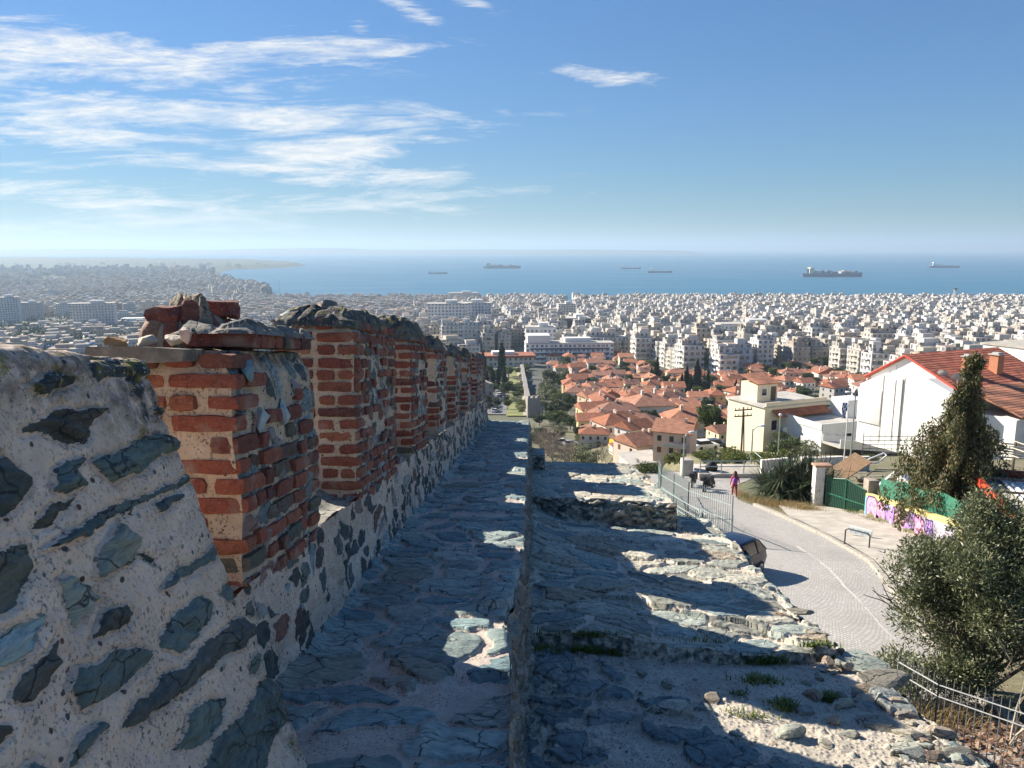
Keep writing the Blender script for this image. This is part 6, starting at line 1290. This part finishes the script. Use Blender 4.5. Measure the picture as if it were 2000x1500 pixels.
# ------------------------------------------------------------------ the city
def apt_mat():
    s = NT('apartment_block'); uv = s.n('UVMap'); sep = s.n('SeparateXYZ', {0: uv.outputs[0]}); u, v = sep.outputs[0], sep.outputs[1]
    c = s.attr('colr').outputs['Color']; oc = s.n('ObjectInfo').outputs['Color']; c = s.mix(1, c, oc, 'MULTIPLY')
    fu, fv = s.math('FRACT', s.math('DIVIDE', u, 3.3)), s.math('FRACT', s.math('DIVIDE', v, 3.1))
    cell = s.n('CombineXYZ', {0: s.math('FLOOR', s.math('DIVIDE', u, 3.3)), 1: s.math('FLOOR', s.math('DIVIDE', v, 3.1))}); rn = s.n('TexWhiteNoise', {'Vector': cell}, noise_dimensions='2D').outputs['Value']
    inu = s.math('MULTIPLY', s.math('GREATER_THAN', fu, .16), s.math('LESS_THAN', fu, s.map(rn, 0, 1, .45, .95))); inv = s.math('MULTIPLY', s.math('GREATER_THAN', fv, .26), s.math('LESS_THAN', fv, .8))
    nz_ = s.n('SeparateXYZ', {0: s.geo().outputs['Normal']}).outputs[2]; rp_ = s.noise(.09, s.geo().outputs['Position'], 4, .7)
    c = s.mix(s.math('MULTIPLY', s.math('GREATER_THAN', nz_, .8), s.map(rp_, .3, .55, .35, 1)), c, s.mix(s.map(rp_, .45, .6), (.20, .195, .18), (.34, .22, .16)))
    win = s.math('MULTIPLY', s.math('MULTIPLY', inu, inv), s.math('GREATER_THAN', v, 0.0)); n = s.noise(.25, s.geo().outputs['Position'], 5, .6)
    c = s.mix(s.map(n, .35, .7, 0, .5), c, s.mix(1, c, (.7, .68, .65), 'MULTIPLY')); wc = s.ramp(rn, [(0, (.06, .07, .085)), (.4, (.12, .13, .145)), (.7, (.22, .21, .20)), (1, (.42, .39, .33))])
    c = s.mix(win, c, wc); return s.bsdf(c, s.map(win, 0, 1, .85, .35))
M_APT = apt_mat()
FQ = np.array([[0, 1, 5, 4], [1, 2, 6, 5], [2, 3, 7, 6], [3, 0, 4, 7], [4, 5, 6, 7]])
def boxes_mesh(name, B, mat):
    """B rows: cx cy z0 w d h rot r g b win"""
    B = np.asarray(B, float); n = len(B); c, s_ = np.cos(B[:, 6]), np.sin(B[:, 6]); sx = np.array([-1, 1, 1, -1, -1, 1, 1, -1]) / 2; sy = np.array([-1, -1, 1, 1, -1, -1, 1, 1]) / 2; sz = np.array([0, 0, 0, 0, 1, 1, 1, 1])
    lx, ly = sx[None] * B[:, 3:4], sy[None] * B[:, 4:5]
    V = np.stack([B[:, 0:1] + lx * c[:, None] - ly * s_[:, None], B[:, 1:2] + lx * s_[:, None] + ly * c[:, None], B[:, 2:3] + sz[None] * B[:, 5:6]], -1).reshape(-1, 3)
    Q = (np.arange(n)[:, None, None] * 8 + FQ[None]).reshape(-1, 4); col = np.repeat(B[:, 7:10], 8, 0); uv = np.zeros((n, 5, 4, 2)); uv[..., 1] = -5
    win = B[:, 10] > 0; ph = RNG.integers(0, 40, n) * 3.3
    for f in range(4):
        L = B[:, 3] if f % 2 == 0 else B[:, 4]; uu = np.stack([0 * L, L, L, 0 * L], 1) + ph[:, None] + f * 33; vv = np.stack([0 * L, 0 * L, B[:, 5], B[:, 5]], 1) + .01
        uv[:, f, :, 0] = uu; uv[:, f, :, 1] = np.where(win[:, None], vv, -5)
    return fast_mesh(name, V, Q, mat, {'colr': col}, smooth=False, uv=uv.reshape(-1, 2))
CITYC = np.array([(.78, .76, .71), (.72, .69, .62), (.80, .79, .76), (.66, .62, .54), (.58, .57, .55), (.74, .66, .52), (.68, .70, .72), (.52, .46, .40), (.60, .50, .42)]) * .88
def apt_boxes(rg, w, d, fl, col, detail, x=0., y=0., z=0., rz=0.):
    """rows of boxes for one block of flats; white noise on roofs, set-back top floors, balconies"""
    B = []; h = fl * 3.1; cr, sr = math.cos(rz), math.sin(rz)
    def add(cx, cy, z0, w_, d_, h_, c, win): B.append((x + cx * cr - cy * sr, y + cx * sr + cy * cr, z + z0, w_, d_, h_, rz, *c, win))
    base = -6 if detail else -4
    add(0, 0, base, w, d, h - base if 0 else h + (-base), col, 0 if 0 else 1)
    sb = rg.uniform(1.2, 3); add(rg.uniform(-.5, .5), sb * .5, h, w - 2 * rg.uniform(.5, 2), d - 2 * sb, 2.8, col * .97, 1)
    if detail or rg.random() < .5: add(rg.uniform(-w * .25, w * .25), rg.uniform(-.5, 1.5), h + 2.8, w * rg.uniform(.25, .5), d * rg.uniform(.25, .45), 2.6, col, 0)
    for k in range(rg.integers(3, 8) if detail else rg.integers(1, 4)): add(rg.uniform(-w * .4, w * .4), rg.uniform(-d * .4, d * .4), h + (.1 if rg.random() < .4 else 2.8), rg.uniform(.8, 2.5), rg.uniform(.8, 2), rg.uniform(.8, 1.8), np.array(CITYC[rg.integers(3)]) * rg.uniform(.5, 1.05), 0)
    if detail:
        for f in range(1, fl + 1):
            zf = f * 3.1 - 3.1 + .9 - .9
            if f > 1:
                bw = w * rg.uniform(.8, .98) if rg.random() < .8 else w * .5; rc = col * rg.uniform(.9, 1.05)
                add(0, -d / 2 - .7, zf - .1, bw, 1.4, .18, rc, 0); add(0, -d / 2 - 1.36, zf + .08, bw, .08, .85, rc * rg.uniform(.8, 1.02), 0)
                if rg.random() < .4: add(rg.uniform(-.3, .3) * bw, -d / 2 - 1.25, zf + 1.0, bw * rg.uniform(.2, .5), .1, rg.uniform(.8, 1.6), np.array([(.5, .42, .26), (.16, .26, .2), (.66, .62, .5), (.25, .3, .42)][rg.integers(4)]), 0)
                add(-w / 2 - .55, 0, zf - .1, 1.1, d * .55, .18, rc, 0); add(-w / 2 - 1.08, 0, zf + .08, .08, d * .55, .85, rc, 0)
        for k in range(3): add(rg.uniform(-w * .4, w * .4), rg.uniform(-d * .3, d * .3), h + 2.8, .08, .08, rg.uniform(2, 4), (.3, .3, .3), 0)
    return B
APT = []; crg = np.random.default_rng(21)
for i in range(20):
    w, d, fl = crg.uniform(9.5, 16), crg.uniform(9, 13), int(crg.integers(4, 8)); APT.append((boxes_mesh('apartment_block', apt_boxes(crg, w, d, fl, np.array((1., 1., 1.)), True), M_APT), w, d, fl))
sites = []; ca, sa = math.cos(.16), math.sin(.16); sp_ = 15.2
for i in range(-95, 120):
    for j in range(0, 158):
        gx_, gy_ = i * sp_ + crg.uniform(-2.8, 2.8), j * sp_ * .95 + crg.uniform(-2.5, 2.5)
        if i % 5 == 0 and crg.random() < .8: continue
        x, Y = gx_ * ca - gy_ * sa * .4 + 120, gx_ * sa * .6 + gy_ * ca + 80; q = x / max(Y, 1)
        if Y < 250 or Y > 1790 or q < -.34 or q > .80: continue
        pyb = 750 - F * math.tan(math.atan(tz(x, Y) / Y) + PITCH); pxb = 1000 + q * F * (math.cos(PITCH) + (750 - pyb) / F * math.sin(PITCH))
        if pyb > np.interp(pxb, [500, 1040, 1072, 1240, 1300, 1440, 1560, 1700, 1760], [690, 690, 697, 712, 748, 748, 738, 770, 790]) or Y < 250 or abs(x - .0757 * Y) < 11 and Y > 820 or (q < .04 and q > -.03 and Y < 620): continue
        if any((x - a) ** 2 + (Y - b) ** 2 < 13 ** 2 for a, b in pts) if Y < 560 else False: continue
        if float(sdpoly(np.array([x]), np.array([Y]), COAST)[0]) > -12 if Y > 1600 else False: continue
        sites.append((Y * math.hypot(1, q), x, Y))
sites.sort()
SPECIAL = []
cname = ['white', 'cream', 'bright white', 'beige', 'grey', 'yellowish', 'bluish white', 'brown', 'pinkish']; nind = 0; fb = []
for dist, x, Y in sites:
    z = tz(x, Y); ci = int(crg.choice(9, p=[.2, .16, .2, .1, .08, .08, .07, .05, .06])); col = CITYC[ci] * crg.uniform(.82, 1.08); rz = .16 + crg.choice([0, 0, 0, 1.5708, -.1]) + crg.uniform(-.06, .06)
    if abs(rz) > 1: rz = rz if crg.random() < .5 else rz - 1.5708
    q = x / Y
    if nind < 290 and q > -.05 and q < .70:
        me, w, d, fl = APT[crg.integers(20)]; o = link(bpy.data.objects.new('apartment_block', me)); sc = crg.uniform(.85, 1.15); o.location = (x, Y, z); o.rotation_euler = (0, 0, rz); o.scale = (sc, sc, sc * crg.uniform(.9, 1.1)); o.color = (*np.clip(col, 0, .85), 1); nind += 1
        zone = 'beside the white hospital block' if q < .2 else 'behind the cypress row' if q < .3 else 'behind the cream building' if q < .42 else 'above the white house roof'
        tag(o, f'{cname[ci]} apartment block with {"low" if fl < 5 else "five or six" if fl < 7 else "seven or more"} balconied floors {zone}', 'apartment block', 'apartment blocks of the dense city')
    else:
        fl = int(crg.integers(4, 8)); fb += apt_boxes(crg, crg.uniform(9, 17), crg.uniform(9, 14), fl, np.clip(col, 0, .85), Y < 900, x, Y, z, rz)
print('city', len(sites), len(fb))
# districts along the curved bay, thousands of roofs: one mass
nl = 0
for i in range(-160, 20):
    for j in range(-20, 150):
        x, Y = i * 27 + crg.uniform(-9, 9), 880 + j * 27 + crg.uniform(-9, 9); q = x / Y
        if q > -.05 or q < -.80 or (780 < Y < 1850 and q > -.34) or crg.random() < .12: continue
        if float(sdpoly(np.array([x]), np.array([Y]), COAST)[0]) > -25: continue
        if Y > 3300 and crg.random() < (Y - 3300) / 1300: continue
        dens = fbm(np.array(x / 260), np.array(Y / 260), 0, 2, 5)
        if dens < -.28 or (Y < 1300 and dens < -.02): continue
        col = CITYC[crg.integers(9)] * crg.uniform(.7, 1.02); z = float(land(np.array([x]), np.array([Y]))[0]); h = crg.uniform(9, 24) if Y > 1250 else crg.uniform(5, 14); rz = .4 + crg.uniform(-.1, .1); w = crg.uniform(10, 24)
        fb.append((x, Y, z - 4, w, crg.uniform(10, 18), h + 4, rz, *col, 1)); fb.append((x + crg.uniform(-3, 3), Y, z + h, w * .5, 7, 2.7, rz, *(col * .98), 0)); nl += 1
db = link(bpy.data.objects.new('distant_buildings', boxes_mesh('distant_buildings', fb, M_APT))); tag(db, 'dense mass of distant pale city buildings down to the bay', 'city', kind='stuff')
print('left', nl, 'boxes', len(fb))
# landmark buildings
def landmark(name, label, px, py, w, d, fl, rz, col, extra=(), hgt=None):
    h_ = hit(px, py, 200); x, Y, z = h_; o = tag(empty(name, (x, Y, z), rz), label, 'building'); o['kind'] = 'thing'; H = hgt or fl * 3.4
    B = [(0, 0, -5, w, d, H + 5, 0, *col, 1)]; me = link(bpy.data.objects.new('wall', boxes_mesh('wall', B, M_APT)), o); boxpart('roof_slab', (0, 0, H + .3), (w + .6, d + .6, .6), M_ROOFC, o); boxpart('plant_room', (w * .1, 0, H + 2), (w * .3, d * .5, 3.2), M_WALLW, o)
    for e in extra: boxpart(e[0], e[1], e[2], e[3], o)
    return o
M_BAND = plain('blue_grey_band', (.10, .13, .17), .4, .2, .2); M_MAROON = plain('maroon_panel', (.20, .03, .05), .8, .15, .4); M_DK = plain('dark_cladding', (.05, .06, .07), .5, .3, .2)
landmark('hospital_block', 'long bright white hospital block with blue window bands at the top of the old quarter', 1110, 706, 62, 16, 4, .06, (.80, .82, .84), [('window_band', (0, -8.1, 3.2 + 3.4 * k), (56, .3, 1.3), M_BAND) for k in range(3)] + [('wing', (-22, 0, 16), (16, 15, 7), M_WALLW)])
landmark('hospital_wing', 'white hospital wing with dark glazed top floor beside the long block', 1190, 700, 52, 18, 4, -.05, (.78, .80, .82), [('glazed_floor', (-8, -9.2, 12.2), (34, .5, 3.4), M_DK), ('window_band', (0, -9.1, 5), (50, .3, 1.3), M_BAND)])
landmark('dark_office_block', 'dark clad square office block among white flats', 1124, 668, 26, 22, 7, .1, (.16, .17, .18), [('upper_cladding', (0, -11.1, 17), (26.2, .4, 9), M_DK)])
landmark('maroon_panel_block', 'long beige school block with two maroon panels behind the white house roof', 1800, 706, 34, 12, 4, .05, (.58, .55, .47), [('panel', (-10.5, -6.2, 7.4), (4.0, .5, 15.2), M_MAROON), ('panel', (8.5, -6.2, 7.4), (4.2, .5, 15.2), M_MAROON)])
landmark('striped_hotel', 'tall pale hotel slab with horizontal bands beyond the wall crest', 875, 668, 38, 16, 11, .1, (.76, .76, .75)); landmark('grey_slab_block', 'grey office slab next to the pale hotel beyond the wall crest', 925, 664, 36, 15, 11, .0, (.52, .57, .63))
landmark('tile_roofed_school', 'old cream school with red tile roof at the end of the avenue', 968, 716, 50, 16, 2, .1, (.74, .68, .55), [('tile_roof', (0, 0, 7.6), (52, 18, 1.6), M_TILE)])
landmark('university_tower', 'pale university tower slab with ribbed floors above the campus trees', 187, 650, 46, 16, 10, .25, (.62, .62, .60)); landmark('white_tower_slab', 'white tower slab at the edge of the campus', 18, 634, 30, 15, 11, .4, (.66, .67, .68)); landmark('ribbed_tower', 'ribbed grey tower beside the white slab on the campus', 62, 626, 30, 15, 8, .2, (.50, .47, .47))
landmark('low_pale_hall', 'long low pale hall roof on the campus edge', 115, 642, 60, 16, 1, .15, (.72, .70, .64)); landmark('tent_roofed_hall', 'white tent-like hall roof peeping beside the rubble heap', 262, 632, 46, 30, 1, .2, (.82, .82, .80), [('tent_roof', (0, 0, 6), (30, 18, 4), M_WALLW)]); landmark('blue_roofed_hall', 'low hall with vivid blue roof behind the rubble merlon', 130, 686, 34, 18, 1, .1, (.5, .55, .6), [('blue_roof', (0, 0, 5.2), (36, 20, 1.4), plain('blue_sheet', (.03, .16, .50), .5, .1, .3))])
landmark('cream_tower_block', 'cream block of flats standing proud of the skyline by the avenue gap', 1105, 640, 22, 14, 9, .1, (.78, .73, .62)); landmark('white_corner_block', 'white eight-storey block at the head of the green wall strip', 1055, 700, 22, 14, 7, .0, (.74, .74, .72)); landmark('stepped_flats', 'long stepped white flats with many balconies behind the cypresses', 1462, 690, 52, 16, 7, .05, (.70, .70, .67))
landmark('waterfront_block', 'broad terraced hotel on the waterfront skyline', 905, 600, 60, 24, 9, .1, (.74, .72, .66))
# tall masts
def mast(px, ytop, Y, label, name):
    a, b = ray(px, ytop); x = a * Y; z0 = float(land(np.array([x]), np.array([Y]))[0]); H = b * Y - z0; o = tag(empty(name, (x, Y, z0)), label, 'tower'); t = MB()
    if name == 'chimney_tower':
        for sx2, sy2 in ((-1, -1), (1, -1), (1, 1), (-1, 1)): t.bar((sx2 * 2, sy2 * 2, 0), (sx2 * 1.6, sy2 * 1.6, H), .5, 0, 5)
        for k in range(9): t.box((0, 0, H * k / 9), (4, 4, .5))
    else: t.bar((0, 0, 0), (0, 0, H), .9, 0, 8, .25); t.lathe([(1, 0), (5, 2), (5, 5), (1, 7)], (0, 0, H * .3), 12)
    t.build('mast', M_DISH, o); t = MB(); t.box((0, 0, H - 2), (5, 5, 3) if name == 'chimney_tower' else (1, 1, 2)); t.build('head', M_IRON, o)
mast(1866, 562, 1450, 'tall dark lattice tower above the harbour flats', 'chimney_tower'); mast(545, 548, 1800, 'slender television tower near the shore of the bay', 'television_tower')
# ------------------------------------------------------------------ ships
CONT = [plain('red_containers', (.30, .06, .05), .7, .3, .1), plain('blue_containers', (.07, .13, .26), .7, .3, .1), plain('grey_containers', (.35, .35, .36), .7, .3, .1), plain('tan_containers', (.42, .28, .18), .7, .3, .1)]
def ship(px, py, length, hull, sup, kind, label):
    x, Y = px_sea(px, py); o = tag(empty(kind, (x, Y, SEA)), label, 'ship'); L = length; Bm = L * .14; fh = L * (.055 if kind != 'ferry' else .06)
    t = MB(); loft(t, [[(f * L, -w2 * Bm / 2 * .9, -2), (f * L, w2 * Bm / 2 * .9, -2), (f * L + (2 if f > .4 else 0), w2 * Bm / 2, zt * fh), (f * L + (2 if f > .4 else 0), -w2 * Bm / 2, zt * fh)] for f, w2, zt in ((-.5, .7, 1.05), (-.42, .95, 1.0), (-.2, 1, .95), (.2, 1, .95), (.36, .85, 1.0), (.44, .5, 1.25), (.49, .1, 1.4))]); t.build('hull', hull, o)
    t = MB(); t.box((0, 0, .6), (L * .94, Bm * .97, 1.6)); t.build('waterline', M_MAROON, o)
    sx = -.36 * L; hs = L * (.085 if kind == 'container_ship' else .10)
    t = MB(); t.box((sx, 0, fh + hs / 2), (L * .075, Bm * .85, hs)); t.box((sx, 0, fh + hs), (L * .05, Bm * 1.0, hs * .22)); t.build('superstructure', sup, o)
    boxpart('funnel', (sx - L * .05, 0, fh + hs * .45), (L * .03, Bm * .3, hs * 1.0), hull, o); t = MB(); t.bar((sx, 0, fh + hs), (sx, 0, fh + hs * 1.6), .6, 0, 5); t.build('mast', sup, o)
    if kind == 'container_ship':
        rgs = random.Random(px)
        for k in range(15):
            xx = -.27 * L + k * .046 * L; hh = rgs.choice([.028, .035, .045, .05]) * L
            if .5 < k / 15 < .55: continue
            boxpart('container_stack', (xx, 0, fh + hh / 2), (L * .04, Bm * .9, hh), CONT[rgs.randrange(4)], o)
    elif kind == 'ferry':
        boxpart('upper_deck', (-.05 * L, 0, fh * 1.25), (L * .72, Bm * .9, fh * .55), sup, o); boxpart('deck_house', (-.25 * L, 0, fh * 1.75), (L * .24, Bm * .8, fh * .7), sup, o)
    elif kind == 'tanker':
        boxpart('deck_pipes', (.08 * L, 0, fh * 1.1), (L * .6, Bm * .2, fh * .28), M_DISH, o); boxpart('manifold', (.05 * L, 0, fh * 1.2), (L * .05, Bm * .7, fh * .6), M_DISH, o)
    else:
        for f in (-.12, .1, .28): t = MB(); t.bar((f * L, 0, fh), (f * L, 0, fh + L * .085), .9, 0, 5); t.bar((f * L, 0, fh + L * .04), (f * L + L * .06, 0, fh + L * .075), .6, 0, 5); t.build('crane', M_DISH, o); boxpart('hatch', (f * L + L * .05, 0, fh + 1.4), (L * .1, Bm * .7, 2.4), M_DISH, o)
    return o
H1, H2, H3 = plain('dark_hull', (.05, .06, .08), .6, .15, .05), plain('blue_hull', (.03, .07, .17), .6, .15, .05), plain('grey_hull', (.16, .18, .2), .6, .15, .05); SUPY = plain('cream_superstructure', (.70, .64, .42), .7, .1, .1)
ship(855, 534.5, 100, H3, M_WALLW, 'cargo_ship', 'smallest dark cargo ship with deck cranes out on the hazy bay'); ship(981, 524, 240, H3, M_DISH, 'container_ship', 'long grey hazy container ship in the middle of the bay')
ship(1232, 525, 126, H3, M_WALLW, 'cargo_ship', 'low dark cargo ship just behind another one on the bay'); ship(1289, 532.5, 130, H1, M_WALLW, 'tanker', 'dark tanker with pale deckhouse close to the low cargo ship'); ship(1625, 540.5, 276, H2, SUPY, 'container_ship', 'biggest container ship with stacked boxes and cream superstructure'); ship(1844, 523, 204, H2, M_WHITEP, 'ferry', 'white and blue ferry on the bay apart from the other ships')
# ------------------------------------------------------------------ trees, shrubs, avenue
P_RT = [tree_proto('leafy_tree', 7, 2.6, 5000, .36, [M_LGREEN, M_LDARK, M_LYEL][i % 3], 60 + i) for i in range(4)]; P_SH = [tree_proto('green_bush', 2.6, 1.9, 3200, .2, [M_LGREEN, M_LOLIVE, M_LYEL][i % 3], 70 + i, kind='bush') for i in range(3)]
P_CY = [tree_proto('cypress_tree', 13, 1.3, 9000, .55, M_LCYP, 80 + i, kind='cypress', aspect=1.7) for i in range(2)]; P_CF = tree_proto('fir_tree', 12, 3.6, 9000, .45, M_LDARK, 90, kind='conifer', aspect=2.6); P_BR = [tree_proto('bare_tree', 5.5, 2.2, 260, .28, M_LDRY, 95 + i, kind='bare', aspect=7) for i in range(3)]
def plant(proto, px, py, hpx, lab, cat='tree', group=None, Y0=20, wide=1.0):
    h_ = hit(px, py, Y0); x, Y, z = h_; ph = {'leafy': 7, 'green': 3.0, 'cypress': 13, 'fir': 12, 'bare': 5.5}[proto.name.split('_')[0]]; sc = hpx / F * Y / ph; return put(proto, x, Y, z - .2, (sc * wide, sc * wide, sc), None, lab, cat, group)
for px, py, hh, i in CYP:
    plant(P_CY[i], px, py + (2 if px > 1000 else 0), hh * (1.25 if px > 1000 else 1.1), 'dark slender cypress at the foot of the avenue beyond the wall' if px < 1000 else 'dark slender cypress standing among the red roofs', group='cypresses by the avenue' if px < 1000 else 'cypresses among the red roofs')
plant(P_CF, 1297, 893, 84, 'broad dark fir tree beside the garden shed')
for px, py, hh, lab in ((1150, 908, 52, 'round yellow-green bush behind the step block'), (1268, 925, 34, 'dull green bush beside the garden shed'), (1250, 945, 28, 'bright green bush spilling over the fence by the step block'), (1400, 915, 44, 'wide green bush behind the platform railing'), (1440, 913, 40, 'tall green bush beside the utility pole'), (1378, 905, 36, 'rounded green bush behind the stone block'), (1425, 905, 46, 'dense green bush between utility pole and platform'), (1228, 905, 34, 'olive green bush at the near corner of the shed'), (1318, 905, 30, 'low olive bush behind the slim street lamp'), (1490, 912, 36, 'greyish bush at the foot of the cream building'), (1530, 885, 50, 'green tree-like bush before the flat-roofed building'), (1520, 912, 52, 'grey-green bush above the sword-leaved shrub'), (1573, 893, 44, 'dark bush beside the grey ramp'), (1985, 858, 46, 'bright green bush by the pergola'), (1700, 900, 22, 'low green shrub at the foot of the white house')):
    plant(random.choice(P_SH), px, py, hh, lab, 'bush', wide=1.25)
rgt = random.Random(17)
for k in range(46):
    px, py = rgt.uniform(1042, 1135), rgt.uniform(742, 868); 
    if px > 1042 + (py - 700) * .6 + 20: continue
    plant(rgt.choice(P_RT + P_SH + P_BR), px, py, rgt.uniform(20, 38), 'mixed scrub tree on the slope between old wall and red roofs', group='scrub on the slope', wide=1.2)
for k in range(24):
    px, py = rgt.uniform(1040, 1128), rgt.uniform(862, 912); plant(rgt.choice(P_BR), px, py, rgt.uniform(30, 58), 'leafless shrub beside the end of the wall-walk', 'shrub', group='leafless shrubs below the wall', wide=1.15)
for k in range(30): plant(rgt.choice(P_SH + P_BR), rgt.uniform(1130, 1460), rgt.uniform(878, 906), rgt.uniform(9, 20), 'low rough shrub on the open slope below the street', 'shrub', group='rough shrubs on the open slope', wide=1.4)
for k in range(9): plant(rgt.choice(P_BR), rgt.uniform(1175, 1240), rgt.uniform(885, 915), rgt.uniform(22, 40), 'leafless shrub between the round bush and the shed', 'shrub', group='leafless shrubs by the shed')
for x, Y, z in TREES:
    sc = rgt.uniform(.65, 1.25); put(rgt.choice(P_RT), x, Y, z - .2, (sc, sc, sc), None, 'leafy garden tree standing among the tile-roofed houses', 'tree', 'garden trees of the old quarter')
for k in range(60):
    px, py = rgt.uniform(1090, 1690), rgt.uniform(712, 880)
    if px > 1430 and py > 810 or px < 1060 + (py - 700) * .5: continue
    plant(rgt.choice(P_RT + P_BR[:1]), px, py, rgt.uniform(14, 32), 'small tree growing between the tile-roofed houses', group='trees between the old houses', wide=1.2)
for k in range(34): plant(rgt.choice(P_SH + P_BR), rgt.uniform(1012, 1040) - (k % 9) * 1.2, 806 - (k % 17) * 5.2, rgt.uniform(9, 17), 'scrubby bush along the ruined stretch of wall', 'bush', 'bushes along the ruined wall', wide=1.3)
for k in range(26): plant(rgt.choice(P_RT), rgt.uniform(925, 1000), rgt.uniform(735, 805), rgt.uniform(16, 30), 'leafy tree along the avenue below the wall', group='trees along the avenue')
cl = []; V_ = []
for k in range(900):
    px, py = rgt.uniform(-40, 560), rgt.uniform(516, 690); h_ = hit(px, py, 600)
    if h_ is None: continue
    x, Y, z = h_
    if float(sdpoly(np.array([x]), np.array([Y]), COAST)[0]) > -20: continue
    cl.append((np.array([x, Y, z + 4]), np.array([9, 9, 6.]) * rgt.uniform(.6, 1.3) * (1.6 if Y > 3000 else 1)))
for k in range(220):
    x, Y = rgt.uniform(-50, 700), rgt.uniform(560, 1500); cl.append((np.array([x, Y, tz(x, Y) + 9]), np.array([4.5, 4.5, 7]) * rgt.uniform(.6, 1.2)))
tag(link(bpy.data.objects.new('distant_trees', leaves_mesh('distant_trees', cl, 60000, 2.6, M_LDARK, 44, 1.5))), 'far-off trees scattered through the city', 'trees', kind='stuff')
# avenue, green strip, ruined tower
def road_between(name, pl, wd, dz, mat):
    P0 = [hit(*q)[:2] for q in pl]; ys = np.linspace(P0[0][1], P0[-1][1], 60); xs_ = np.interp(ys, [p[1] for p in P0], [p[0] for p in P0]); t = np.linspace(-.5, .5, 6)[None, :]; x = xs_[:, None] + t * wd; y = ys[:, None] + 0 * t
    return tag(grids(name, [(np.stack([x, y, terrain(x, y) + dz], -1), {})], mat), kind='structure')
M_ASPH = plain('asphalt', (.17, .17, .17), .9, .15, .3); M_GSTRIP = plain('strip_grass', (.20, .21, .07), .95, .3, .25); M_PATH = plain('pale_path', (.40, .36, .28), .9, .2, .3)
road_between('avenue', [(972, 812), (983, 770), (996, 735), (1004, 716)], 9, .35, M_ASPH); road_between('grass_strip', [(1012, 815), (1012, 770), (1010, 740), (1010, 716)], 9, .4, M_GSTRIP); road_between('path', [(1030, 815), (1022, 770), (1016, 740), (1012, 716)], 3, .5, M_PATH)
M_CARS = [plain('silver_paint', (.45, .46, .48), .3, .1, 1), plain('white_car_paint', (.75, .75, .75), .3, .05, 1), plain('dark_car_paint', (.05, .06, .08), .3, .1, 1), plain('yellow_van_paint', (.70, .42, .02), .35, .08, 1)]
def small_car(mt, van=False):
    o = empty('parked_van' if van else 'parked_car'); t = MB(); loft(t, [[(x, -w2, .3), (x, w2, .3), (x, w2, z), (x, -w2, z)] for x, w2, z in ((-2.1, .7, .8), (-1.9, .85, .95), (1.2, .85, .92), (2.0, .75, .75))]); bevobj(t.build('body', mt, o), .06)
    z1 = 1.95 if van else 1.45; t = MB(); loft(t, [[(x, -w2, .92), (x, w2, .92), (x, w2 * .85, z), (x, -w2 * .85, z)] for x, w2, z in ((-1.75, .76, .95 if not van else z1), (-1.3, .78, z1), (.2, .78, z1), (1.0, .74, .95 if not van else 1.2))]); t.build('cabin', mt if van else M_GLASS, o); boxpart('roof', (-.5, 0, z1 + .01), (1.6, 1.3, .06), mt, o)
    for x in (-1.25, 1.25):
        for y in (-.78, .78): t = MB(); t.bar((x, y - .08, .32), (x, y + .08, .32), .32, 0, 10); t.build('wheel', M_BLACK, o)
    return o
cp = [small_car(m) for m in M_CARS[:3]]; cnm = ['silver', 'white', 'dark']
for k in range(16):
    py = 748 + k * 3.9; h_ = hit(np.interp(py, [735, 770, 812], [991, 978, 966]), py); o = put(cp[k % 3], h_[0], h_[1], h_[2] + .36, 1.0, 1.2, f'{cnm[k % 3]} car parked in the slanted row along the avenue beyond the wall', 'car', 'cars parked along the avenue')
for k, (px, py) in enumerate(((1355, 872), (1378, 878), (1397, 876), (1115, 872), (1098, 868))): h_ = hit(px, py); put(cp[k % 3], h_[0], h_[1], h_[2] + .1, .9, .3, f'{cnm[k % 3]} car parked among the old houses', 'car', 'cars parked among the old houses')
h_ = hit(1205, 881); o = small_car(M_CARS[3], True); o.location = (h_[0], h_[1], h_[2]); o.rotation_euler = (0, 0, -1.2); tag(o, 'bright yellow delivery van parked by the small grey house', 'van')
h_ = hit(1041, 815); o = tag(empty('ruined_tower', h_, .1), 'square ruined stone tower on the line of the old wall', 'tower'); boxpart('wall', (0, 0, 3), (4.6, 4.6, 9), M_PLAINR, o, .1); boxpart('buttress', (2.9, -1, 1.5), (1.4, 3, 6), M_PLAINR, o, .1)
for x in (-1.7, 0, 1.7): boxpart('merlon', (x, -1.9, 7.9), (.9, .8, 1.0), M_PLAINR, o, .05)
ow = tag(empty('ruined_wall', (0, 0, 0)), 'ruined stretch of old stone wall running beside the green strip', 'wall'); ow['kind'] = 'thing'
for k in range(9): h_ = hit(1033 - k * 1.6, 800 - k * 9); t = MB(); t.box((h_[0], h_[1], h_[2] + 1.5), (2, 24, 2.2 + (k * 7 % 3) * .8), rz=.02); t.build('wall_section', M_PLAINR, ow)
for pr in HP: 
    if pr[0].name not in _used: bpy.data.objects.remove(pr[0])
for pr in P_RT + P_SH + P_CY + P_BR:
    if pr.name not in _used:
        for ch in list(pr.children): bpy.data.objects.remove(ch)
        bpy.data.objects.remove(pr)
